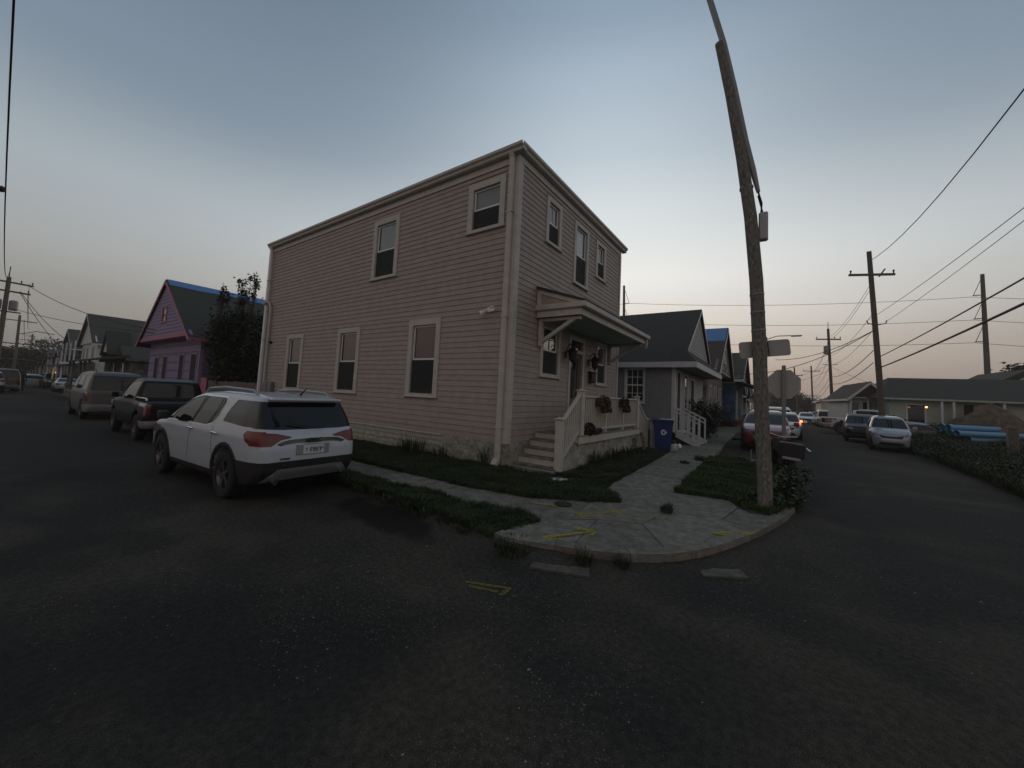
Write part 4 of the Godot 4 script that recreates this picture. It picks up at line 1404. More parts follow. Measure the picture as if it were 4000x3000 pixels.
	gable_body(wt, 9.0, 18.0, 0.4, 5.1, 8.2, M.pale_board, M.shingle_dark, M.pale_board, M.white_trim, [], 0.2, 0.5, 0.3)
	for r in [Rect2(1.2, 3.2, 0.8, 1.4), Rect2(3.4, 3.2, 0.8, 1.4), Rect2(6.5, 3.2, 0.8, 1.4), Rect2(1.2, 0.6, 0.8, 2.0), Rect2(6.5, 0.6, 0.8, 2.0)]:
		far_window(wt, Transform3D.IDENTITY, r, M.dark_glass, M.white_trim)
	var wts := wall_axes(Vector3(9.0, 0, 0), "+x")
	for r in [Rect2(1.4, 0.9, 0.7, 1.5), Rect2(4.0, 0.9, 0.7, 1.5), Rect2(7.5, 3.2, 0.7, 1.3)]:
		far_window(wt, wts, r, M.dark_glass, M.white_trim)
	var gal := MB.new()
	gal.prism(PackedVector2Array([Vector2(0.2, 3.0), Vector2(2.4, 2.5), Vector2(2.4, 2.4), Vector2(0.2, 2.8)]), -0.3, 9.6)
	gal.t = Transform3D.IDENTITY
	var go := obj(gal, "gallery_roof", M.shingle_dark, wt)
	go.transform = Transform3D(Basis(Vector3(0, 0, 1), Vector3.UP, Vector3(-1, 0, 0)), Vector3(9.3, 0, 0))
	pbox("balcony", M.white_trim, wt, Vector3(0, 2.7, 0.2), Vector3(9.0, 2.95, 1.6))
	porch_posts(wt, [0.2, 3.0, 6.0, 8.8], 1.5, 2.9, 5.0, M.white_trim, 0.06)
	porch_posts(wt, [0.2, 3.0, 6.0, 8.8], 2.2, 0.2, 2.5, M.white_trim, 0.06)
	# darker houses further off
	var specs := [[-78.0, -1.0, 9.0, 5.0, 7.6, "dark_house", "dark two storey house beyond the white house"], [-94.0, -1.6, 10.0, 3.4, 5.6, "sage_board", "low sage house far down the left street"], [-112.0, -2.0, 11.0, 3.4, 6.0, "dark_house", "low dark house at the far end of the left street"]]
	for s in specs:
		var fh := house_node("far_house", s[6], Vector3(s[0], 0, s[1]), "+z")
		gable_body(fh, s[2], 14.0, 0.4, s[3], s[4], M[s[5]], M.shingle_dark, M[s[5]], M.white_trim, [], 0.2, 0.4, 0.3)
		for k in 3:
			far_window(fh, Transform3D.IDENTITY, Rect2(1.0 + k * 2.8, 0.9, 0.8, 1.7), M.dark_glass, M.white_trim)
		far_window(fh, wall_axes(Vector3(s[2], 0, 0), "+x"), Rect2(2.0, 1.1, 0.8, 1.4), M.dark_glass, M.white_trim)
		pbar("porch_roof", M.shingle_dark, fh, Vector3(-0.2, s[3] * 0.6 + 0.9, 0.9), Vector3(s[2] + 0.2, s[3] * 0.6 + 0.9, 0.9), 1.6, 0.12, Vector3(0, 1, 0.25))
		porch_posts(fh, [0.2, s[2] * 0.5, s[2] - 0.2], 1.5, 0.1, s[3] * 0.6 + 0.75, M.white_trim, 0.06)
	# ---- side street beyond the grey house, fronts towards +x
	var br := house_node("brown_house", "brown gabled house with a blue tarp patch on its roof", Vector3(1.3, 0, -18.6), "+x")
	gable_body(br, 7.4, 14.0, 0.6, 3.9, 6.9, M.brown_board, M.shingle_brown, M.brown_board, M.white_trim, [], 0.55, 0.45, 0.2)
	for r in [Rect2(1.0, 0.7, 0.75, 2.2), Rect2(3.0, 1.1, 0.75, 1.8), Rect2(5.4, 0.7, 0.75, 2.2)]:
		far_window(br, Transform3D.IDENTITY, r, M.dark_glass, M.white_trim)
	far_window(br, Transform3D(Basis.IDENTITY, Vector3(0, 0, 0.55)), Rect2(3.2, 4.6, 0.9, 0.9), M.dark_glass, M.white_trim)
	var bt := MB.new()
	var sl := 3.0 / 3.7
	bt.quad(Vector3(3.65, 6.99, 0.7), Vector3(3.65, 6.99, -5.0), Vector3(2.35, 6.99 - 1.3 * sl, -5.0), Vector3(2.35, 6.99 - 1.3 * sl, 0.7))
	bt.quad(Vector3(3.65, 6.96, 0.7), Vector3(2.35, 6.96 - 1.3 * sl, 0.7), Vector3(2.35, 6.96 - 1.3 * sl, -5.0), Vector3(3.65, 6.96, -5.0))
	obj(bt, "roof_tarp", M.blue_tarp, br)
	var bl := house_node("blue_house", "deep blue house wall further along the side street", Vector3(2.0, 0, -27.6), "+x")
	gable_body(bl, 7.6, 14.0, 0.5, 4.0, 6.3, M.blue_board, M.shingle_brown, M.blue_board, M.white_trim, [], 0.3, 0.5, 0.3)
	for r in [Rect2(1.0, 0.7, 0.8, 2.2), Rect2(5.4, 1.1, 0.8, 1.6)]:
		far_window(bl, Transform3D.IDENTITY, r, M.dark_glass, M.white_trim)
	pbar("awning", M.shingle_brown, bl, Vector3(-0.3, 3.5, 0.8), Vector3(7.9, 3.5, 0.8), 1.9, 0.12, Vector3(0, 1, 0.3))
	porch_posts(bl, [0.2, 3.8, 7.4], 1.5, 0.1, 3.2, M.white_trim, 0.06)
	var names := ["low brown house past the blue house on the side street", "low sage house past the blue house on the side street", "low pale house at the far left end of the side street"]
	for k in 3:
		var fh2 := house_node("street_house", names[k], Vector3(0.7 - 0.3 * k, 0, -41.0 - k * 15.0), "+x")
		var wm: Material = [M.brown_board, M.sage_board, M.pale_board][k]
		gable_body(fh2, 8.0, 12.0, 0.5, 3.6 - 0.2 * k, 5.6 - 0.2 * k, wm, M.shingle_brown, wm, M.white_trim, [], 0.3, 0.5, 0.3)
		for q in 3:
			far_window(fh2, Transform3D.IDENTITY, Rect2(0.8 + q * 2.5, 0.8, 0.8, 1.9), M.dark_glass, M.white_trim)
		pbar("porch_roof", M.shingle_brown, fh2, Vector3(-0.3, 3.1 - 0.2 * k, 0.8), Vector3(8.3, 3.1 - 0.2 * k, 0.8), 1.8, 0.12, Vector3(0, 1, 0.3))
		porch_posts(fh2, [0.2, 4.0, 7.8], 1.5, 0.1, 2.9 - 0.2 * k, M.white_trim, 0.06)
	# ---- across the side street: the long low mint building and the house with a white porch left of it
	var lb := house_node("long_building", "long low pale green building with a broad dark roof across the weedy lot", Vector3(11.6, 0, -33.0), "+z", "building")
	lb.rotation.y = deg_to_rad(8.0)
	var lw := 26.0
	var hol := []
	wall_panel(lb, Transform3D.IDENTITY, 0, lw, 0.4, 3.05, hol, M.mint_board)
	wall_panel(lb, wall_axes(Vector3(0, 0, -8.0), "-x"), 0, 7.859, 0.4, 3.05, hol, M.mint_board)
	wall_panel(lb, wall_axes(Vector3(lw, 0, -0.141), "+x"), 0, 7.859, 0.4, 3.05, hol, M.mint_board)
	wall_panel(lb, wall_axes(Vector3(lw - 0.141, 0, -8.0), "-z"), 0, lw - 0.282, 0.4, 3.05, hol, M.mint_board)
	clad(lb, Transform3D.IDENTITY, 0, lw, 0.4, 3.05, 0.2, [Rect2(3.9, 0.4, 1.2, 2.3), Rect2(7.0, 1.1, 0.9, 1.4), Rect2(4.7, 1.1, 0.9, 1.4), Rect2(1.0, 1.1, 0.9, 1.4), Rect2(9.6, 0.4, 1.1, 2.3)], [M.mint_board], "clapboard", 0.03)
	pbox("foundation", M.dark_gap, lb, Vector3(0.1, -0.3, -7.9), Vector3(lw - 0.1, 0.4, -0.1))
	var hr := MB.new()
	var e := 0.7
	var a := Vector3(-e, 2.95, e)
	var b := Vector3(lw + e, 2.95, e)
	var c := Vector3(lw + e, 2.95, -8.0 - e)
	var d := Vector3(-e, 2.95, -8.0 - e)
	var r0 := Vector3(1.2, 4.75, -4.0)
	var r1 := Vector3(lw - 3.5, 4.75, -4.0)
	hr.quad(a, b, r1, r0)
	hr.quad(c, d, r0, r1)
	hr.tri(b, c, r1)
	hr.tri(d, a, r0)
	hr.quad(d, c, b, a)
	obj(hr, "roof", M.shingle_green, lb)
	pbox("fascia", M.mint_board, lb, Vector3(-e, 2.83, e - 0.02), Vector3(lw + e, 2.96, e + 0.015))
	for r in [Rect2(7.0, 1.1, 0.9, 1.4), Rect2(4.7, 1.1, 0.9, 1.4), Rect2(1.0, 1.1, 0.9, 1.4)]:
		far_window(lb, Transform3D.IDENTITY, r, M.dark_glass, M.white_trim, 0.05)
	for r in [Rect2(3.9, 0.45, 0.5, 2.2), Rect2(9.6, 0.45, 1.1, 2.25)]:
		far_window(lb, Transform3D.IDENTITY, r, M.dark_gap, M.mint_board, 0.05)
	for x in [2.6, 3.2, 5.6]:
		pbox("post", M.white_trim, lb, Vector3(x - 0.06, 0.3, 0.5), Vector3(x + 0.06, 2.85, 0.62))
	# cross gable seen over the ridge
	var cg := MB.new()
	cg.prism(PackedVector2Array([Vector2(7.6, 4.3), Vector2(12.2, 4.3), Vector2(9.9, 5.75)]), -12.0, -5.6)
	obj(cg, "cross_gable", M.shingle_green, lb)
	var cg2 := MB.new()
	cg2.prism(PackedVector2Array([Vector2(8.6, 4.3), Vector2(11.2, 4.3), Vector2(9.9, 5.35)]), -5.6, -5.5)
	obj(cg2, "gable_face", M.mint_board, lb)
	# lit lamp by its door
	var lp := thing("wall_lamp", "small lit lamp by the doorway of the long green building", "lamp", Vector3(13.3, 2.35, -31.9))
	var gl := MB.new()
	gl.lathe([Vector2(0, -0.07), Vector2(0.05, -0.05), Vector2(0.07, 0.0), Vector2(0.05, 0.05), Vector2(0, 0.07)], 10)
	obj(gl, "bulb", M.glow_warm, lp)
	pbox("plate", M.iron, lp, Vector3(-0.04, 0.05, -0.9), Vector3(0.04, 0.12, 0.02))
	var li := OmniLight3D.new()
	li.name = "lamp_glow"
	li.light_color = Color(1.0, 0.72, 0.45)
	li.light_energy = 0.007
	li.omni_range = 12.0
	li.omni_attenuation = 2.0
	li.light_size = 0.07
	li.shadow_enabled = true
	li.position = Vector3(0, 0, 0)
	lp.add_child(li)
	var wp := house_node("porch_house", "low house end with a white columned porch behind the parked pickup", Vector3(9.5, 0, -35.6), "+z")
	wp.rotation.y = deg_to_rad(8.0)
	gable_body(wp, 2.5, 6.0, 0.4, 3.0, 4.2, M.pale_board, M.shingle_green, M.shingle_green, M.white_trim, [], 0.7, 0.3, 0.2)
	porch_posts(wp, [0.05, 1.15, 2.45], 0.62, 0.3, 2.95, M.white_trim, 0.07)
	for k in 3:
		far_window(wp, Transform3D.IDENTITY, Rect2(0.2 + k * 0.78, 0.8, 0.5, 1.8), M.dark_glass, M.white_trim)
	# end of the side street
	var ends := [[9.5, -62.0, 9.0, 3.2, 5.0, "pale_board", "pale low house with a chimney beyond the porch house"], [10.5, -85.0, 10.0, 3.4, 5.6, "dark_house", "dark low house far along the right of the side street"]]
	for s in ends:
		var eh := house_node("end_house", s[6], Vector3(s[0], 0, s[1]), "+z")
		gable_body(eh, s[2], 10.0, 0.4, s[3], s[4], M[s[5]], M.shingle_brown, M[s[5]], M.white_trim, [], 0.2, 0.4, 0.3)
		far_window(eh, Transform3D.IDENTITY, Rect2(1.2, 1.0, 0.9, 1.5), M.dark_glass, M.white_trim)
		far_window(eh, Transform3D.IDENTITY, Rect2(4.0, 0.6, 0.9, 2.0), M.dark_glass, M.white_trim)
		pbox("chimney", M.terracotta, eh, Vector3(4.2, 4.6, -3.0), Vector3(4.8, 5.9, -2.4), 0.02)

# ---------------------------------------------------------------- vehicles
# local axes: x forward, y up, z to the right, origin on the ground below the middle
func poly_sd(p: Vector2, poly: PackedVector2Array) -> float:
	var d := 1e9
	var inside := false
	var m := poly.size()
	var j := m - 1
	for i in m:
		var a := poly[j]
		var b := poly[i]
		var e := b - a
		var w := p - a
		var l := e.length_squared()
		var t := clampf(w.dot(e) / l, 0.0, 1.0) if l > 0.0 else 0.0
		d = min(d, (w - e * t).length_squared())
		if (b.y > p.y) != (a.y > p.y):
			if p.x < (a.x - b.x) * (p.y - b.y) / (a.y - b.y) + b.x:
				inside = not inside
		j = i
	d = sqrt(d)
	return -d if inside else d

func ramp(tab: Array, x: float) -> float:
	if x <= tab[0][0]:
		return tab[0][1]
	for i in tab.size() - 1:
		if x <= tab[i + 1][0]:
			var t: float = (x - tab[i][0]) / (tab[i + 1][0] - tab[i][0])
			return lerpf(tab[i][1], tab[i + 1][1], t)
	return tab[tab.size() - 1][1]

func pv(a: Array) -> PackedVector2Array:
	var p := PackedVector2Array()
	for i in range(0, a.size(), 2):
		p.append(Vector2(a[i], a[i + 1]))
	return p

var shells := {}

func nets(g: PackedFloat32Array, nx: int, ny: int, nz: int, s: float, org: Vector3) -> Array:
	# one vertex in each cell that the surface crosses
	var P := PackedVector3Array()
	var vid := {}
	var sxy := nx * ny
	var tris := PackedInt32Array()
	for k in nz - 1:
		for j in ny - 1:
			var row := k * sxy + j * nx
			for i in nx - 1:
				var c := row + i
				var d0 := g[c]
				if absf(d0) > s * 2.0:
					continue
				var d1 := g[c + 1]
				var d2 := g[c + nx]
				var d3 := g[c + nx + 1]
				var d4 := g[c + sxy]
				var d5 := g[c + sxy + 1]
				var d6 := g[c + sxy + nx]
				var d7 := g[c + sxy + nx + 1]
				var ins := int(d0 < 0) + int(d1 < 0) + int(d2 < 0) + int(d3 < 0) + int(d4 < 0) + int(d5 < 0) + int(d6 < 0) + int(d7 < 0)
				if ins == 0 or ins == 8:
					continue
				var acc := Vector3.ZERO
				var cnt := 0
				if (d0 < 0) != (d1 < 0): acc += Vector3(d0 / (d0 - d1), 0, 0); cnt += 1
				if (d2 < 0) != (d3 < 0): acc += Vector3(d2 / (d2 - d3), 1, 0); cnt += 1
				if (d4 < 0) != (d5 < 0): acc += Vector3(d4 / (d4 - d5), 0, 1); cnt += 1
				if (d6 < 0) != (d7 < 0): acc += Vector3(d6 / (d6 - d7), 1, 1); cnt += 1
				if (d0 < 0) != (d2 < 0): acc += Vector3(0, d0 / (d0 - d2), 0); cnt += 1
				if (d1 < 0) != (d3 < 0): acc += Vector3(1, d1 / (d1 - d3), 0); cnt += 1
				if (d4 < 0) != (d6 < 0): acc += Vector3(0, d4 / (d4 - d6), 1); cnt += 1
				if (d5 < 0) != (d7 < 0): acc += Vector3(1, d5 / (d5 - d7), 1); cnt += 1
				if (d0 < 0) != (d4 < 0): acc += Vector3(0, 0, d0 / (d0 - d4)); cnt += 1
				if (d1 < 0) != (d5 < 0): acc += Vector3(1, 0, d1 / (d1 - d5)); cnt += 1
				if (d2 < 0) != (d6 < 0): acc += Vector3(0, 1, d2 / (d2 - d6)); cnt += 1
				if (d3 < 0) != (d7 < 0): acc += Vector3(1, 1, d3 / (d3 - d7)); cnt += 1
				vid[c] = P.size()
				P.append(org + (Vector3(i, j, k) + acc / cnt) * s)
	for c in vid:
		var d0 := g[c]
		var e := [1, nx, sxy]
		for ax in 3:
			var n: int = c + e[ax]
			if (d0 < 0) == (g[n] < 0):
				continue
			var u: int = e[(ax + 1) % 3]
			var w: int = e[(ax + 2) % 3]
			if not (vid.has(c - u) and vid.has(c - w) and vid.has(c - u - w)):
				continue
			var a: int = vid[c - u - w]
			var b: int = vid[c - w]
			var cc: int = vid[c]
			var dd: int = vid[c - u]
			if d0 < 0:
				tris.append_array([a, b, cc, a, cc, dd])
			else:
				tris.append_array([a, cc, b, a, dd, cc])
	return [P, tris]

# triangles of a smooth body shell: intersection of side outline and widths, arches cut out, meshed as surface nets
func shell_of(kind: String, sp: Dictionary, s: float) -> Dictionary:
	if shells.has(kind):
		return shells[kind]
	var side: PackedVector2Array = sp.side
	var lo := Vector2(1e9, 1e9)
	var hi := Vector2(-1e9, -1e9)
	for q in side:
		lo = lo.min(q)
		hi = hi.max(q)
	lo -= Vector2(s * 2.3, s * 2.3)
	hi += Vector2(s * 2.3, s * 2.3)
	var hw: float = sp.half + s * 2.3
	var nx := int(ceil((hi.x - lo.x) / s)) + 1
	var ny := int(ceil((hi.y - lo.y) / s)) + 1
	var nz := int(ceil(2.0 * hw / s)) + 1
	var sd := PackedFloat32Array()
	sd.resize(nx * ny)
	var wd := PackedFloat32Array()
	wd.resize(nx * ny)
	var arch := PackedFloat32Array()
	arch.resize(nx * ny)
	for j in ny:
		for i in nx:
			var p := lo + Vector2(i, j) * s
			sd[j * nx + i] = poly_sd(p, side)
			wd[j * nx + i] = ramp(sp.top, p.x) * ramp(sp.prof, p.y)
			var a := 1e9
			for ax in sp.axles:
				a = min(a, (p - Vector2(ax, sp.wr)).length() - sp.wr * 1.2)
			arch[j * nx + i] = a
	var g := PackedFloat32Array()
	g.resize(nx * ny * nz)
	var rad: float = sp.get("round", 0.09)
	for k in nz:
		var z: float = abs(-hw + k * s)
		for q in nx * ny:
			var a := sd[q]
			var b := (z - wd[q]) * 0.92
			var h := maxf(rad - absf(a - b), 0.0) / rad
			var d := maxf(a, b) + h * h * rad * 0.25
			if arch[q] < s * 2.0:
				d = maxf(d, -maxf(arch[q], (wd[q] - 0.30) - z))
			g[k * nx * ny + q] = d
	var nt := nets(g, nx, ny, nz, s, Vector3(lo.x, lo.y, -hw))
	var P: PackedVector3Array = nt[0]
	var tris: PackedInt32Array = nt[1]
	# relax the grid steps a little
	for pass_no in 2:
		var acc := PackedVector3Array()
		acc.resize(P.size())
		var cn := PackedInt32Array()
		cn.resize(P.size())
		for i in range(0, tris.size(), 3):
			for q in 3:
				acc[tris[i + q]] += P[tris[i + (q + 1) % 3]] + P[tris[i + (q + 2) % 3]]
				cn[tris[i + q]] += 2
		for i in P.size():
			if cn[i] > 0:
				P[i] = P[i].lerp(acc[i] / cn[i], 0.35)
	var M2 := PackedVector3Array()
	M2.resize(P.size())
	for i in range(0, tris.size(), 3):
		var fn := (P[tris[i + 1]] - P[tris[i]]).cross(P[tris[i + 2]] - P[tris[i]])
		for q in 3:
			M2[tris[i + q]] += fn
	for i in M2.size():
		M2[i] = M2[i].normalized()
	# soup of triangles: [p0, p1, p2, n0, n1, n2]
	var soup := []
	for i in range(0, tris.size(), 3):
		soup.append([P[tris[i]], P[tris[i + 1]], P[tris[i + 2]], M2[tris[i]], M2[tris[i + 1]], M2[tris[i + 2]]])
	# cut out the regions
	var parts := []
	for r in sp.regions:
		var mb := MB.new()
		var rest := []
		var poly: PackedVector2Array = r.poly
		var plo := Vector2(1e9, 1e9)
		var phi := Vector2(-1e9, -1e9)
		for q in poly:
			plo = plo.min(q)
			phi = phi.max(q)
		var view: String = r.view
		var off: float = r.get("off", -0.006)
		var lim: float = r.get("lim", 0.4)
		for t in soup:
			var nn: Vector3 = t[3] + t[4] + t[5]
			var fac := 0.0
			match view:
				"left": fac = -nn.z
				"right": fac = nn.z
				"rear": fac = -nn.x
				"front": fac = nn.x
			if fac < lim * 3.0:
				rest.append(t)
				continue
			if lim < 0.12 and ((view == "rear" and t[0].x > sp.axles[0] - 0.25) or (view == "front" and t[0].x < sp.axles[1] + 0.1)):
				rest.append(t)
				continue
			var q := []
			for k in 3:
				q.append(Vector2(t[k].x, t[k].y) if view == "left" or view == "right" else Vector2(t[k].z, t[k].y))
			var tlo: Vector2 = q[0].min(q[1]).min(q[2])
			var thi: Vector2 = q[0].max(q[1]).max(q[2])
			if tlo.x > phi.x or tlo.y > phi.y or thi.x < plo.x or thi.y < plo.y:
				rest.append(t)
				continue
			var f := [poly_sd(q[0], poly), poly_sd(q[1], poly), poly_sd(q[2], poly)]
			if f[0] < 0 and f[1] < 0 and f[2] < 0:
				mb.tri_n(t[0] + t[3] * off, t[1] + t[4] * off, t[2] + t[5] * off, t[3], t[4], t[5])
				continue
			if f[0] >= 0 and f[1] >= 0 and f[2] >= 0:
				rest.append(t)
				continue
			var ins := []
			var outs := []
			for k in 3:
				var k2 := (k + 1) % 3
				var pt := [t[k], t[k + 3]]
				if f[k] < 0:
					ins.append(pt)
				else:
					outs.append(pt)
				if (f[k] < 0) != (f[k2] < 0):
					var u: float = f[k] / (f[k] - f[k2])
					var cp := [t[k].lerp(t[k2], u), t[k + 3].lerp(t[k2 + 3], u).normalized()]
					ins.append(cp)
					outs.append(cp)
			for k in range(1, ins.size() - 1):
				mb.tri_n(ins[0][0] + ins[0][1] * off, ins[k][0] + ins[k][1] * off, ins[k + 1][0] + ins[k + 1][1] * off, ins[0][1], ins[k][1], ins[k + 1][1])
			for k in range(1, outs.size() - 1):
				rest.append([outs[0][0], outs[k][0], outs[k + 1][0], outs[0][1], outs[k][1], outs[k + 1][1]])
		soup = rest
		if mb.v.size() > 0:
			parts.append([r.called, r.m, mb.mesh()])
	var body := MB.new()
	for t in soup:
		body.tri_n(t[0], t[1], t[2], t[3], t[4], t[5])
	var out := {"body": body.mesh(), "parts": parts}
	shells[kind] = out
	return out

func circle_poly(c: Vector2, r: float, n := 20) -> PackedVector2Array:
	var p := PackedVector2Array()
	for i in n:
		p.append(c + Vector2(cos(TAU * i / n), sin(TAU * i / n)) * r)
	return p

func mirror_poly(p: PackedVector2Array) -> PackedVector2Array:
	var q := PackedVector2Array()
	for v in p:
		q.append(Vector2(-v.x, v.y))
	return q

var wheel_cache := {}

func add_wheel(car: Node, at: Vector3, r: float, w: float, out: float, spokes := 6) -> void:
	var key := "%.2f_%.2f_%d" % [r, w, spokes]
	if not wheel_cache.has(key):
		var t := MB.new()
		t.lathe([Vector2(r * 0.62, -w * 0.42), Vector2(r * 0.66, -w * 0.5), Vector2(r * 0.9, -w * 0.5), Vector2(r * 0.985, -w * 0.38), Vector2(r, -w * 0.2), Vector2(r, w * 0.2), Vector2(r * 0.985, w * 0.38), Vector2(r * 0.9, w * 0.5), Vector2(r * 0.66, w * 0.5), Vector2(r * 0.62, w * 0.42)], 36)
		var m := MB.new()
		m.lathe([Vector2(r * 0.55, -w * 0.4), Vector2(r * 0.63, -w * 0.4), Vector2(r * 0.63, w * 0.36), Vector2(r * 0.66, w * 0.43), Vector2(r * 0.6, w * 0.43), Vector2(r * 0.55, w * 0.2), Vector2(r * 0.55, -w * 0.4)], 30)
		for k in spokes:
			var a := TAU * k / spokes
			for q in [-0.13, 0.13]:
				m.bar(Vector3(cos(a) * r * 0.12, w * 0.32, sin(a) * r * 0.12), Vector3(cos(a + q) * r * 0.6, w * 0.38, sin(a + q) * r * 0.6), r * 0.075, w * 0.12, Vector3.UP)
		m.lathe([Vector2(r * 0.17, w * 0.2), Vector2(r * 0.17, w * 0.38), Vector2(0.0, w * 0.41)], 14)
		var d := MB.new()
		d.lathe([Vector2(r * 0.55, w * 0.05), Vector2(0.0, w * 0.06)], 20)
		wheel_cache[key] = [t.mesh(), m.mesh(), d.mesh()]
	var tr := Transform3D(Basis(Vector3(1, 0, 0), Vector3(0, 0, out), Vector3(0, -out, 0)), at)
	var o := put_mesh(wheel_cache[key][0], "wheel", M.tyre, car, tr)
	put_mesh(wheel_cache[key][1], "rim", M.rim, o)
	put_mesh(wheel_cache[key][2], "brake_disc", M.cladding, o)

# both sides of a side region
func both(called: String, poly: PackedVector2Array, m: String, off := -0.006, lim := 0.4) -> Array:
	return [{"called": called, "view": "left", "poly": poly, "m": m, "off": off, "lim": lim}, {"called": called, "view": "right", "poly": poly, "m": m, "off": off, "lim": lim}]

func grown(p: PackedVector2Array, by: float) -> PackedVector2Array:
	var r := Geometry2D.offset_polygon(p, by)
	return r[0] if r.size() > 0 else p

